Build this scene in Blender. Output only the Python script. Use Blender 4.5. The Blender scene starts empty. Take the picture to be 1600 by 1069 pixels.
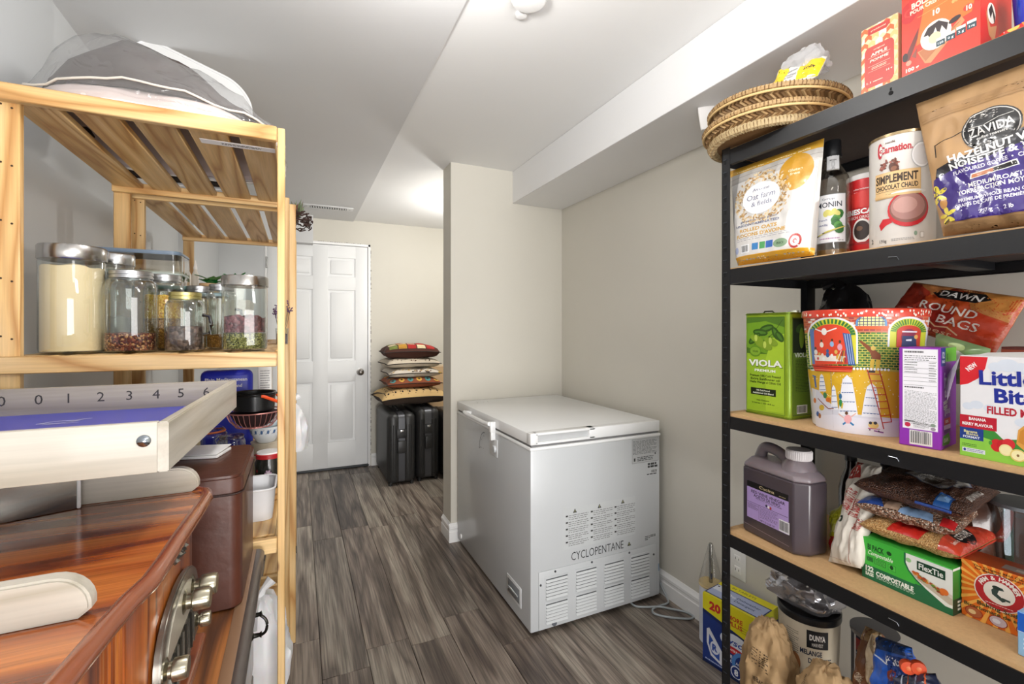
import bpy, bmesh, math, random
from mathutils import Vector, Matrix, noise
from mathutils.geometry import tessellate_polygon
random.seed(7)
PI = math.pi
col = bpy.context.scene.collection
sc = bpy.context.scene

# ------------------------------------------------------------------ camera, world, lights, exposure
F = 724.0; TH = math.atan(334 / 724.0); HY = 515.0; H = 1.28
S_, C_ = math.sin(TH), math.cos(TH)
cam_d = bpy.data.cameras.new('camera'); cam = bpy.data.objects.new('camera', cam_d); col.objects.link(cam)
cam_d.sensor_width = 36; cam_d.lens = F / 1600 * 36; cam_d.shift_y = -19.5 / 1600
cam_d.clip_start = .02
cam.location = (0, 0, H); cam.rotation_euler = (PI / 2, 0, -TH)
sc.camera = cam
sc.cycles.use_denoising = True
sc.cycles.max_bounces = 10; sc.cycles.transparent_max_bounces = 24
sc.cycles.sample_clamp_indirect = 6
w = bpy.data.worlds.new('world'); sc.world = w; w.use_nodes = True
w.node_tree.nodes['Background'].inputs[0].default_value = (.97, .98, 1, 1)
w.node_tree.nodes['Background'].inputs[1].default_value = 1.15
vs = sc.view_settings
vs.view_transform = 'Standard'; vs.look = 'None'; vs.gamma = 1; vs.use_curve_mapping = False
vs.exposure = 0.0

def lamp(name, loc, energy, size, color=(1, .96, .9), kind='POINT', rot=(0, 0, 0)):
    d = bpy.data.lights.new(name, kind); d.energy = energy; d.color = color
    if kind == 'AREA': d.shape = 'SQUARE'; d.size = size
    else: d.shadow_soft_size = size
    o = bpy.data.objects.new(name, d); col.objects.link(o); o.location = loc; o.rotation_euler = rot
    return o
lamp('ceiling_lamp', (.26, .98, 2.12), 18, .05, (1, .98, .95))
lamp('added_rear_light', (.5, -1.2, 2.1), 22, .25, (1, .98, .95))  # added light behind the camera, not a known fixture
lamp('added_rear_fill', (.45, -3.3, .8), 150, 1.9, (1, .98, .96), 'AREA', (math.radians(112), 0, 0))  # added soft fill from the open end of the room, no real source
lamp('added_up_fill', (.30, .1, 1.6), 8, .3, (1, .98, .96), 'AREA', (math.radians(140), 0, 0))  # added floating light aimed up to brighten the ceiling
lamp('back_room_lamp', (1.32, 3.42, 1.98), 27, .07, (1, .98, .95))

# ------------------------------------------------------------------ helpers
def ray(u, v):
    a = (u - 800) / F; b = (HY - v) / F
    return (S_ + a * C_, C_ - a * S_, b)
def onz(u, v, z):
    r = ray(u, v); t = (z - H) / r[2]; return Vector((r[0] * t, r[1] * t, z))
def onx(u, v, x):
    r = ray(u, v); t = x / r[0]; return Vector((x, r[1] * t, H + r[2] * t))
def ony(u, v, y):
    r = ray(u, v); t = y / r[1]; return Vector((r[0] * t, y, H + r[2] * t))

def lin(c):
    return c / 12.92 if c <= .04045 else ((c + .055) / 1.055) ** 2.4
def hexc(h):
    return tuple(lin(int(h[i:i + 2], 16) / 255) for i in (0, 2, 4)) + (1,)
MATS = {}
def mat(h, rough=.5, metal=0., var=.05, scale=18., bump=0., coat=0., sss=0., spec=.5, stretch=(1, 1, 1)):
    key = (h, rough, metal, var, scale, bump, coat, sss, spec, stretch)
    if key in MATS: return MATS[key]
    m = bpy.data.materials.new('surface_' + h); m.use_nodes = True
    nt = m.node_tree; N = nt.nodes; L = nt.links; b = N['Principled BSDF']
    c = hexc(h)
    tc = N.new('ShaderNodeTexCoord'); mp = N.new('ShaderNodeMapping'); mp.inputs[3].default_value = stretch
    L.new(tc.outputs['Object'], mp.inputs[0])
    n = N.new('ShaderNodeTexNoise'); n.inputs['Scale'].default_value = scale; n.inputs['Detail'].default_value = 4
    L.new(mp.outputs[0], n.inputs['Vector'])
    mx = N.new('ShaderNodeMix'); mx.data_type = 'RGBA'
    L.new(n.outputs[0], mx.inputs['Factor'])
    mx.inputs['A'].default_value = tuple(max(0, x * (1 - var)) for x in c[:3]) + (1,)
    mx.inputs['B'].default_value = tuple(min(1, x * (1 + var)) for x in c[:3]) + (1,)
    L.new(mx.outputs['Result'], b.inputs['Base Color'])
    b.inputs['Roughness'].default_value = rough; b.inputs['Metallic'].default_value = metal
    b.inputs['Coat Weight'].default_value = coat; b.inputs['Coat Roughness'].default_value = .08
    b.inputs['Specular IOR Level'].default_value = spec
    if sss: b.inputs['Subsurface Weight'].default_value = sss; b.inputs['Subsurface Scale'].default_value = .01
    if bump:
        bp = N.new('ShaderNodeBump'); bp.inputs['Strength'].default_value = bump; bp.inputs['Distance'].default_value = .004
        L.new(n.outputs[0], bp.inputs['Height']); L.new(bp.outputs[0], b.inputs['Normal'])
    MATS[key] = m
    return m
def pm(h): return mat(h, .42, 0, .03, 60)

def wood(key, c1, c2, c3, axis, rough=.5, coat=0., ring=9., fine=60., knots=True, contrast=1., bump=.1, per=.12, knotc='6b3c1c', turns=14, dist=.6):
    k = ('wood', key, axis)
    if k in MATS: return MATS[k]
    m = bpy.data.materials.new('wood_' + key + '_' + 'xyz'[axis]); m.use_nodes = True
    nt = m.node_tree; N = nt.nodes; L = nt.links; b = N['Principled BSDF']
    tc = N.new('ShaderNodeTexCoord'); oi = N.new('ShaderNodeObjectInfo')
    add = N.new('ShaderNodeVectorMath'); add.operation = 'MULTIPLY_ADD'
    cb = N.new('ShaderNodeCombineXYZ')
    for i in range(3): L.new(oi.outputs['Random'], cb.inputs[i])
    L.new(cb.outputs[0], add.inputs[0]); add.inputs[1].default_value = (7, 13, 5); L.new(tc.outputs['Object'], add.inputs[2])
    s = [1., 1., 1.]; s[axis] = .09
    mp = N.new('ShaderNodeMapping'); mp.inputs[3].default_value = s; L.new(add.outputs[0], mp.inputs[0])
    n1 = N.new('ShaderNodeTexNoise'); n1.inputs['Scale'].default_value = ring; n1.inputs['Detail'].default_value = 2; n1.inputs['Distortion'].default_value = dist
    L.new(mp.outputs[0], n1.inputs['Vector'])
    mul = N.new('ShaderNodeMath'); mul.operation = 'MULTIPLY'; mul.inputs[1].default_value = turns
    L.new(n1.outputs[0], mul.inputs[0])
    fr = N.new('ShaderNodeMath'); fr.operation = 'PINGPONG'; fr.inputs[1].default_value = 1
    L.new(mul.outputs[0], fr.inputs[0])
    rp = N.new('ShaderNodeValToRGB'); L.new(fr.outputs[0], rp.inputs[0])
    e = rp.color_ramp.elements; e[0].position = .0; e[0].color = hexc(c3); e[1].position = .35; e[1].color = hexc(c1)
    x = e.new(.85); x.color = hexc(c2)
    s2 = [fine * 4] * 3; s2[axis] = fine * .12
    mp2 = N.new('ShaderNodeMapping'); mp2.inputs[3].default_value = s2; L.new(add.outputs[0], mp2.inputs[0])
    n2 = N.new('ShaderNodeTexNoise'); n2.inputs['Scale'].default_value = 1; n2.inputs['Detail'].default_value = 3
    L.new(mp2.outputs[0], n2.inputs['Vector'])
    r2 = N.new('ShaderNodeMapRange'); r2.inputs[1].default_value = .3; r2.inputs[2].default_value = .7
    r2.inputs[3].default_value = 1 - .22 * contrast; r2.inputs[4].default_value = 1 + .12 * contrast; L.new(n2.outputs[0], r2.inputs[0])
    r3 = N.new('ShaderNodeMapRange'); r3.inputs[3].default_value = 1 - per; r3.inputs[4].default_value = 1 + per; L.new(oi.outputs['Random'], r3.inputs[0])
    mm = N.new('ShaderNodeMath'); mm.operation = 'MULTIPLY'; L.new(r2.outputs[0], mm.inputs[0]); L.new(r3.outputs[0], mm.inputs[1])
    sc_ = N.new('ShaderNodeVectorMath'); sc_.operation = 'SCALE'; L.new(rp.outputs[0], sc_.inputs[0]); L.new(mm.outputs[0], sc_.inputs['Scale'])
    out = sc_.outputs[0]
    if knots:
        s3 = [5., 5., 5.]; s3[axis] = 3.2
        mp3 = N.new('ShaderNodeMapping'); mp3.inputs[3].default_value = s3; L.new(add.outputs[0], mp3.inputs[0])
        vo = N.new('ShaderNodeTexVoronoi'); vo.inputs['Scale'].default_value = 1.1; L.new(mp3.outputs[0], vo.inputs['Vector'])
        cr = N.new('ShaderNodeMapRange'); cr.inputs[1].default_value = .055; cr.inputs[2].default_value = .085; cr.inputs[3].default_value = 1; cr.inputs[4].default_value = 0
        L.new(vo.outputs['Distance'], cr.inputs[0])
        mk = N.new('ShaderNodeMix'); mk.data_type = 'RGBA'; L.new(cr.outputs[0], mk.inputs['Factor']); L.new(out, mk.inputs['A']); mk.inputs['B'].default_value = hexc(knotc)
        out = mk.outputs['Result']
    L.new(out, b.inputs['Base Color'])
    b.inputs['Roughness'].default_value = rough; b.inputs['Coat Weight'].default_value = coat; b.inputs['Coat Roughness'].default_value = .12
    bp = N.new('ShaderNodeBump'); bp.inputs['Strength'].default_value = bump; bp.inputs['Distance'].default_value = .002
    L.new(n2.outputs[0], bp.inputs['Height']); L.new(bp.outputs[0], b.inputs['Normal'])
    MATS[k] = m
    return m
def pine(axis): return wood('pine', 'd0a86d', 'dcb983', 'b07f45', axis, .5, .1, 7, 60, True, .6)
def glassm(key, tint, lo=.06, hi=.75, rough=.03):
    k = ('glass', key)
    if k in MATS: return MATS[k]
    m = bpy.data.materials.new('clear_' + key); m.use_nodes = True
    nt = m.node_tree; N = nt.nodes; L = nt.links; N.remove(N['Principled BSDF'])
    t = N.new('ShaderNodeBsdfTransparent'); t.inputs[0].default_value = hexc(tint)
    g = N.new('ShaderNodeBsdfGlossy'); g.inputs['Roughness'].default_value = rough
    lw = N.new('ShaderNodeLayerWeight'); lw.inputs[0].default_value = .35
    mr = N.new('ShaderNodeMapRange'); mr.inputs[3].default_value = lo; mr.inputs[4].default_value = hi
    pw = N.new('ShaderNodeMath'); pw.operation = 'POWER'; pw.inputs[1].default_value = 1.15
    L.new(lw.outputs['Facing'], pw.inputs[0]); L.new(pw.outputs[0], mr.inputs[0])
    x = N.new('ShaderNodeMixShader'); L.new(mr.outputs[0], x.inputs[0]); L.new(t.outputs[0], x.inputs[1]); L.new(g.outputs[0], x.inputs[2])
    if key.startswith('film'):
        n = N.new('ShaderNodeTexNoise'); n.inputs['Scale'].default_value = 14; n.inputs['Distortion'].default_value = 1.5
        tc = N.new('ShaderNodeTexCoord'); L.new(tc.outputs['Object'], n.inputs['Vector'])
        bp = N.new('ShaderNodeBump'); bp.inputs['Strength'].default_value = .7; bp.inputs['Distance'].default_value = .02
        L.new(n.outputs[0], bp.inputs['Height']); L.new(bp.outputs[0], g.inputs['Normal'])
        d = N.new('ShaderNodeBsdfDiffuse'); d.inputs[0].default_value = (.85, .85, .85, 1)
        x2 = N.new('ShaderNodeMixShader'); x2.inputs[0].default_value = .08 if key == 'film' else .35
        L.new(x.outputs[0], x2.inputs[1]); L.new(d.outputs[0], x2.inputs[2]); x = x2
    L.new(x.outputs[0], N['Material Output'].inputs[0])
    MATS[k] = m
    return m
def speckle(key, cols, scale, rough=.6):
    k = ('sp', key)
    if k in MATS: return MATS[k]
    m = bpy.data.materials.new('grains_' + key); m.use_nodes = True
    nt = m.node_tree; N = nt.nodes; L = nt.links; b = N['Principled BSDF']
    tc = N.new('ShaderNodeTexCoord'); vo = N.new('ShaderNodeTexVoronoi'); vo.inputs['Scale'].default_value = scale
    L.new(tc.outputs['Object'], vo.inputs['Vector'])
    sp = N.new('ShaderNodeSeparateColor'); L.new(vo.outputs['Color'], sp.inputs[0])
    rp = N.new('ShaderNodeValToRGB'); rp.color_ramp.interpolation = 'CONSTANT'; L.new(sp.outputs[0], rp.inputs[0])
    e = rp.color_ramp.elements; e[0].position = 0; e[0].color = hexc(cols[0]); e[1].position = 1 / len(cols); e[1].color = hexc(cols[1])
    for i in range(2, len(cols)): x = e.new(i / len(cols)); x.color = hexc(cols[i])
    L.new(rp.outputs[0], b.inputs['Base Color']); b.inputs['Roughness'].default_value = rough
    bp = N.new('ShaderNodeBump'); bp.inputs['Strength'].default_value = .9; bp.inputs['Distance'].default_value = .004; bp.invert = True
    L.new(vo.outputs['Distance'], bp.inputs['Height']); L.new(bp.outputs[0], b.inputs['Normal'])
    MATS[k] = m
    return m

class MB:
    def __init__(s): s.v = []; s.f = []; s.m = []; s.mats = []
    def mi(s, m):
        if m not in s.mats: s.mats.append(m)
        return s.mats.index(m)
    def add(s, vs, fs, m):
        o = len(s.v); s.v += [Vector(v) for v in vs]; k = s.mi(m)
        for f in fs: s.f.append(tuple(o + i for i in f)); s.m.append(k)
        return s
    def bm(s, bm, m, M=None):
        bm.verts.index_update()
        vs = [(M @ v.co) if M else v.co.copy() for v in bm.verts]
        s.add(vs, [[v.index for v in f.verts] for f in bm.faces], m); bm.free(); return s
    def box(s, x0, x1, y0, y1, z0, z1, m, bev=0, seg=2, M=None):
        b = bmesh.new(); bmesh.ops.create_cube(b, size=1)
        for v in b.verts: v.co = Vector(((x0 + x1) / 2 + v.co.x * (x1 - x0), (y0 + y1) / 2 + v.co.y * (y1 - y0), (z0 + z1) / 2 + v.co.z * (z1 - z0)))
        if bev: bmesh.ops.bevel(b, geom=b.edges[:], offset=bev, segments=seg, affect='EDGES', profile=.5)
        return s.bm(b, m, M)
    def prism(s, poly, y0, y1, m, bev=0, plane='XZ', seg=2, M=None):
        b = bmesh.new()
        def P(p, d): return {'XZ': (p[0], d, p[1]), 'XY': (p[0], p[1], d), 'YZ': (d, p[0], p[1])}[plane]
        a = [b.verts.new(P(p, y0)) for p in poly]; c = [b.verts.new(P(p, y1)) for p in poly]
        n = len(poly); e = []
        b.faces.new(a); b.faces.new(c[::-1])
        for i in range(n): b.faces.new((a[i], c[i], c[(i + 1) % n], a[(i + 1) % n]))
        bmesh.ops.recalc_face_normals(b, faces=b.faces[:])
        if bev: bmesh.ops.bevel(b, geom=[x for x in b.edges if (x.verts[0] in a) == (x.verts[1] in a)], offset=bev, segments=seg, affect='EDGES')
        return s.bm(b, m, M)
    def lathe(s, prof, c, m, seg=32, M=None, sx=1, sy=1, cap=True, power=2.):
        vs = []; fs = []
        for (r, z) in prof:
            for i in range(seg):
                a = 2 * PI * i / seg; ca, sa = math.cos(a), math.sin(a)
                if power != 2.: k = (abs(ca) ** power + abs(sa) ** power) ** (-1 / power); ca *= k; sa *= k
                vs.append(Vector((c[0] + r * ca * sx, c[1] + r * sa * sy, c[2] + z)))
        n = len(prof)
        for j in range(n - 1):
            for i in range(seg): fs.append((j * seg + i, j * seg + (i + 1) % seg, (j + 1) * seg + (i + 1) % seg, (j + 1) * seg + i))
        if cap:
            if prof[0][0] > 1e-6: fs.append(tuple(range(seg))[::-1])
            if prof[-1][0] > 1e-6: fs.append(tuple((n - 1) * seg + i for i in range(seg)))
        if M: vs = [M @ v for v in vs]
        return s.add(vs, fs, m)
    def tube(s, pts, r, m, seg=10, closed=False):
        pts = [Vector(p) for p in pts]; n = len(pts); vs = []; fs = []
        up = Vector((0, 0, 1))
        for i, p in enumerate(pts):
            if closed: t = pts[(i + 1) % n] - pts[i - 1]
            else: t = pts[min(i + 1, n - 1)] - pts[max(i - 1, 0)]
            t.normalize()
            a = t.cross(up)
            if a.length < .05: a = t.cross(Vector((1, 0, 0)))
            a.normalize(); b = a.cross(t)
            rr = r[i] if isinstance(r, (list, tuple)) else r
            for k in range(seg): an = 2 * PI * k / seg; vs.append(p + (a * math.cos(an) + b * math.sin(an)) * rr)
        for i in range(n if closed else n - 1):
            for k in range(seg): fs.append((i * seg + k, i * seg + (k + 1) % seg, ((i + 1) % n) * seg + (k + 1) % seg, ((i + 1) % n) * seg + k))
        if not closed: fs.append(tuple(range(seg))[::-1]); fs.append(tuple((n - 1) * seg + k for k in range(seg)))
        return s.add(vs, fs, m)
    def grid(s, fn, nu, nv, m, cu=False):
        vs = [fn(i / nu, j / nv) for j in range(nv + 1) for i in range(nu + 1)]; fs = []
        for j in range(nv):
            for i in range(nu): fs.append((j * (nu + 1) + i, j * (nu + 1) + i + 1, (j + 1) * (nu + 1) + i + 1, (j + 1) * (nu + 1) + i))
        return s.add(vs, fs, m)
    def build(s, name, parent=None, label=None, smooth=True, weld=False, ang=38):
        me = bpy.data.meshes.new(name); me.from_pydata([tuple(v) for v in s.v], [], s.f); me.update()
        for m in s.mats: me.materials.append(m)
        me.polygons.foreach_set('material_index', s.m)
        b = bmesh.new(); b.from_mesh(me)
        if weld: bmesh.ops.remove_doubles(b, verts=b.verts[:], dist=1e-5)
        bmesh.ops.recalc_face_normals(b, faces=b.faces[:])
        if smooth:
            for f in b.faces: f.smooth = True
            for e in b.edges:
                if len(e.link_faces) == 2 and e.calc_face_angle(0) > math.radians(ang): e.smooth = False
        b.to_mesh(me); b.free()
        o = bpy.data.objects.new(name, me); col.objects.link(o)
        if parent: o.parent = parent
        if label: o['label'] = label
        return o

def thing(name, label, cat, loc=(0, 0, 0), rot=0, group=None):
    o = bpy.data.objects.new(name, None); col.objects.link(o); o.empty_display_size = .05
    o.location = loc; o.rotation_euler = (0, 0, rot); o['label'] = label; o['category'] = cat
    if group: o['group'] = group
    return o
def tag(o, label, cat, group=None):
    o['label'] = label; o['category'] = cat
    if group: o['group'] = group
    return o
def struct(mb, name, parent=None, **k):
    o = mb.build(name, parent, **k); o['kind'] = 'structure'; return o

TXT = {}
def glyphs(s, bold):
    k = (s, bold)
    if k in TXT: return TXT[k]
    c = bpy.data.curves.new('x', 'FONT'); c.body = s; c.size = 1; c.offset = bold; c.resolution_u = 2
    o = bpy.data.objects.new('x', c); me = bpy.data.meshes.new_from_object(o)
    vs = [(v.co.x, v.co.y) for v in me.vertices]; fs = [tuple(p.vertices) for p in me.polygons]
    bpy.data.objects.remove(o); bpy.data.curves.remove(c); bpy.data.meshes.remove(me)
    x0 = min((v[0] for v in vs), default=0); x1 = max((v[0] for v in vs), default=1)
    TXT[k] = ([(x - x0, y) for x, y in vs], fs, x1 - x0)
    return TXT[k]

class Art:
    """flat print laid out in metres on a face, then wrapped on the face's surface function"""
    def __init__(s, w, h): s.w = w; s.h = h; s.t = []; s.k = 1
    def poly(s, pts, c, lay=None):
        pts = [(x * s.w, y * s.h) for x, y in pts]
        tr = tessellate_polygon([[Vector((x, y, 0)) for x, y in pts]])
        s.t.append((s.L(lay), c, pts, [tuple(t) for t in tr])); return s
    def L(s, lay):
        s.k += .25
        return s.k if lay is None else lay
    def rect(s, x0, y0, x1, y1, c): return s.poly([(x0, y0), (x1, y0), (x1, y1), (x0, y1)], c)
    def ell(s, cx, cy, rx, ry, c, n=22, rot=0, a0=0, a1=2 * PI):
        p = []
        for i in range(n):
            a = a0 + (a1 - a0) * i / (n if a1 - a0 > 6.2 else n - 1); x, y = rx * math.cos(a), ry * math.sin(a) * s.h / s.w
            p.append((cx + x * math.cos(rot) - y * math.sin(rot), cy + (x * math.sin(rot) + y * math.cos(rot)) * s.w / s.h))
        return s.poly(p, c)
    def line(s, pts, wd, c):
        P = [Vector((x * s.w, y * s.h)) for x, y in pts]; vs = []; fs = []
        for a, b in zip(P[:-1], P[1:]):
            d = b - a
            if d.length < 1e-9: continue
            d.normalize(); n = Vector((-d.y, d.x)) * wd * s.w / 2; e = d * wd * s.w * .3; k = len(vs)
            vs += [tuple(a - e + n), tuple(a - e - n), tuple(b + e - n), tuple(b + e + n)]; fs += [(k, k + 1, k + 2), (k, k + 2, k + 3)]
        s.t.append((s.L(None), c, vs, fs)); return s
    def text(s, t, x, y, h, c, w=None, bold=.015, an='c', rot=0, shear=0):
        vs, fs, adv = glyphs(t, bold); k = h * s.h / .71; kx = k if w is None else w * s.w / adv
        W = adv * kx; ox = {'c': -W / 2, 'l': 0, 'r': -W}[an]; ca, sa = math.cos(rot), math.sin(rot); out = []
        for a, b in vs:
            px = ox + a * kx + shear * b * k; py = (b - .355) * k
            out.append((x * s.w + px * ca - py * sa, y * s.h + px * sa + py * ca))
        s.t.append((s.L(None), c, out, [t3 for f in fs for t3 in [(f[0], f[i], f[i + 1]) for i in range(1, len(f) - 1)]])); return s
    def small(s, x0, y0, x1, y1, n, c, fill=.45, rag=True, rot=0):
        vs = []; fs = []; st = (y1 - y0) / n; R = random.Random(int(x0 * 999 + y0 * 77 + n))
        for i in range(n):
            y = y1 - st * (i + .5); x = x0; end = x1 - (R.random() * .35 * (x1 - x0) if rag and i % 3 == 2 else 0)
            while x < end - .005:
                wl = min(R.uniform(.03, .11) * max(.3, (x1 - x0)), end - x); k = len(vs)
                for a, b in ((x, y - st * fill / 2), (x + wl, y - st * fill / 2), (x + wl, y + st * fill / 2), (x, y + st * fill / 2)):
                    vs.append((a * s.w, (b + (a - x0) * rot) * s.h))
                fs += [(k, k + 1, k + 2), (k, k + 2, k + 3)]; x += wl + .012 * max(.4, (x1 - x0) * 2)
        s.t.append((s.L(None), c, vs, fs)); return s
    def bars(s, x0, y0, x1, y1, c='202020', bg='f4f4f4'):
        s.rect(x0, y0, x1, y1, bg); R = random.Random(5); x = x0 + .06 * (x1 - x0)
        while x < x1 - .1 * (x1 - x0):
            wl = R.choice((.02, .035, .05)) * (x1 - x0); s.rect(x, y0 + .12 * (y1 - y0), x + wl, y1 - .1 * (y1 - y0), c); x += wl + R.choice((.025, .04)) * (x1 - x0)
        return s
    def put(s, surf, parent, name='printed_label', step=None, lift=.00012, m=None, label=None):
        clip = getattr(surf, 'clip', False)
        mb = MB(); bb = []
        for _, c, vs, fs in s.t:
            x = [p[0] for p in vs] or [0]; y = [p[1] for p in vs] or [0]; q = (min(x), min(y), max(x), max(y)); l = 1
            for (p, m_) in bb:
                if m_ >= l and q[0] < p[2] and q[2] > p[0] and q[1] < p[3] and q[3] > p[1]: l = m_ + 1
            bb.append((q, l))
        for (_, c, vs, fs), (_q, lay) in zip(s.t, bb):
            P = [tuple(v) for v in vs]; Fs = list(fs)
            if clip and any(p[0] < -1e-6 or p[0] > s.w + 1e-6 or p[1] < -1e-6 or p[1] > s.h + 1e-6 for p in P):
                Q = []; G = []
                for t in Fs:
                    q = [P[i] for i in t]
                    for ax, lim, sg in ((0, 0, 1), (0, s.w, -1), (1, 0, 1), (1, s.h, -1)):
                        o = []
                        for i in range(len(q)):
                            a, b = q[i - 1], q[i]; da, db = (a[ax] - lim) * sg, (b[ax] - lim) * sg
                            if (da >= 0) != (db >= 0): k = da / (da - db); o.append((a[0] + (b[0] - a[0]) * k, a[1] + (b[1] - a[1]) * k))
                            if db >= 0: o.append(b)
                        q = o
                        if not q: break
                    if len(q) > 2: n = len(Q); Q += q; G += [(n, n + i, n + i + 1) for i in range(1, len(q) - 1)]
                P, Fs = Q, G
                if not Fs: continue
            if step:
                q = Fs; Fs = []
                while q:
                    t = q.pop(); l = [(math.dist(P[t[i]], P[t[(i + 1) % 3]]), i) for i in range(3)]; d, i = max(l)
                    if d > step and len(P) < 60000:
                        a, b, c3 = t[i], t[(i + 1) % 3], t[(i + 2) % 3]; P.append(((P[a][0] + P[b][0]) / 2, (P[a][1] + P[b][1]) / 2)); n = len(P) - 1
                        q += [(a, n, c3), (n, b, c3)]
                    else: Fs.append(t)
            mb.add([surf(x, y, lift * lay) for x, y in P], Fs, (m or pm)(c))
        o = mb.build(name, parent, label=label, smooth=bool(step))
        return o

def front(x, y, o): return Vector((x, -o, y))
front.clip = True
def right_of(w):
    f = lambda x, y, o: Vector((w + o, x, y)); f.clip = True; return f
def top_of(h):
    f = lambda x, y, o: Vector((x, y, h + o)); f.clip = True; return f
# ------------------------------------------------------------------ the room
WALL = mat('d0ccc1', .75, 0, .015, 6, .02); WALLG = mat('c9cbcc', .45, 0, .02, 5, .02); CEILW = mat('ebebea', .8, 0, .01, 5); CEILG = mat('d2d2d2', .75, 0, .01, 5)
TRIM = mat('f0f0ef', .35, 0, .01, 10); DOORM = mat('eceded', .4, 0, .01, 10)
XL, XR, YP, YB, CE = -.68, 1.61, 2.69, 4.517, 2.29
fl = MB().box(-.8, 2.4, -2.2, 4.6, -.06, -.004, mat('2b2623', .8)); floor = struct(fl, 'floor')
# laminate planks, each a piece of its own, laid along the room
PL = [wood('plank%d' % i, a, b, c, 1, .45, .1, 16, 42, False, 2.4, .5, .22, turns=5, dist=.3) for i, (a, b, c) in enumerate([('74675d', '908478', '564b43'), ('665a51', '85796e', '4c423c'), ('83776c', '9c9285', '62574e')])]
PW, GAP = .168, .0018; R = random.Random(3); x = -.76; r = 0
while x < 2.2:
    y = -2.1 - R.random() * 1.1
    while y < 4.5:
        y1 = y + 1.22; a, b_ = max(y, -2.15), min(y1, 4.515); x1 = min(x + PW, 2.25)
        if b_ - a > .03 and b_ > .3:
            mb = MB().box(x + GAP / 2, x1 - GAP / 2, a + GAP / 2, b_ - GAP / 2, -.006, 0, R.choice(PL), .0012, 1)
            struct(mb, 'plank', floor)
        y = y1
    x += PW
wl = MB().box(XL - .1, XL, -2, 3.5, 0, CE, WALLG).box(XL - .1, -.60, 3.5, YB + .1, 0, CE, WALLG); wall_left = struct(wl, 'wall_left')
struct(MB().box(XR, XR + .1, -2, YP + .16, 0, CE, WALL), 'wall_right')
struct(MB().box(.835, XR, YP, YP + .16, 0, CE, WALL), 'wall_partition')
# back wall with the door opening
DX0, DX1, DZ = -.245, .603, 2.062
struct(MB().box(-.60, DX0, YB, YB + .1, 0, CE, WALLG).box(DX1, 2.3, YB, YB + .1, 0, CE, WALL).box(DX0, DX1, YB, YB + .1, DZ, CE, WALL), 'wall_back')
struct(MB().box(2.2, 2.3, YP, YB, 0, CE, WALL).box(XR + .1, 2.3, YP, YP + .16, 0, CE, WALL), 'wall_back_room')
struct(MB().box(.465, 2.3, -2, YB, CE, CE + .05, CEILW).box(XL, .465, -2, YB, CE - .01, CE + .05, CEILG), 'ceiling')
struct(MB().box(1.245, XR, -2, YP, 2.086, CE, mat('e6e6e6', .8, 0, .01, 5), .002, 1), 'ceiling_bulkhead')
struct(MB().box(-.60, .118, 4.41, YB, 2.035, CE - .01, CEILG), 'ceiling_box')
def baseboard(name, p0, p1, n, parent=None):      # p0->p1 along the wall, n = outward normal
    p0, p1, n = Vector(p0 + (0,)), Vector(p1 + (0,)), Vector(n + (0,))
    prof = [(0, 0), (.014, 0), (.014, .062), (.011, .066), (.011, .076), (.0145, .082), (.0145, .094), (.008, .102), (.003, .112), (0, .112)]
    d = (p1 - p0)
    vs = [p0 + n * a + Vector((0, 0, b)) for a, b in prof] + [p1 + n * a + Vector((0, 0, b)) for a, b in prof]; k = len(prof)
    mb = MB().add(vs, [(i, (i + 1) % k, k + (i + 1) % k, k + i) for i in range(k)] + [tuple(range(k)), tuple(range(k, 2 * k))], TRIM)
    return struct(mb, name, ang=20)
baseboard('baseboard_right', (XR, YP), (XR, -1.9), (-1, 0))
baseboard('baseboard_partition_front', (.821, YP), (XR, YP), (0, -1))
baseboard('baseboard_partition_side', (.835, YP + .0005), (.835, YP + .16), (-1, 0))
baseboard('baseboard_back', (DX1 + .02, YB), (2.2, YB), (0, -1))
# door
dr = MB()
dm = DOORM
# slab built from stiles and rails round six sunk, raised panels
xs = [DX0 + .004, DX0 + .126, DX0 + .360, DX1 - .360 + .003, DX1 - .123, DX1 - .012]
zs = [.02, .255, .80, .995, 1.64, 1.765, 1.935, 2.05]
Y0 = YB + .002
dr.box(xs[0], xs[5], Y0 + .012, Y0 + .045, zs[0], zs[7], dm)
for a, b_ in ((0, 1), (2, 3), (4, 5)): dr.box(xs[a], xs[b_], Y0, Y0 + .014, zs[0], zs[7], dm, .004)
for a, b_ in ((0, 1), (2, 3), (4, 5), (6, 7)): dr.box(xs[0], xs[5], Y0 + .0002, Y0 + .014, zs[a], zs[b_], dm, .004)
door = struct(dr, 'door_1')
for (a, b_) in ((1, 2), (3, 4)):
    for (c, d) in ((1, 2), (3, 4), (5, 6)):
        struct(MB().box(xs[a] + .022, xs[b_] - .022, Y0 + .003, Y0 + .014, zs[c] + .022, zs[d] - .022, dm, .006, 2), 'door_panel', door)
kn = MB().lathe([(.033, 0), (.033, .004), (.012, .008), (.011, .03), (.024, .038), (.029, .05), (.026, .062), (.012, .068), (0, .069)], (0, 0, 0), mat('8b8782', .28, 1), 28, Matrix.Translation((.525, Y0, .885)) @ Matrix.Rotation(PI / 2, 4, 'X'))
struct(kn, 'door_knob', door, label='brushed nickel round knob')
for z in (.3, 1.05, 1.86): struct(MB().box(DX0 - .012, DX0 + .006, Y0 - .006, Y0 + .003, z - .045, z + .045, mat('9a9a98', .35, .9), .002).lathe([(.006, -.05), (.006, .05)], (DX0 - .003, Y0 - .006, z), mat('9a9a98', .35, .9), 10), 'hinge', door)
struct(MB().box(DX0, DX1, Y0 - .012, Y0 + .05, .003, .018, mat('3a3d40', .5), .003), 'threshold', door, label='dark sweep strip under the door')
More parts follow.
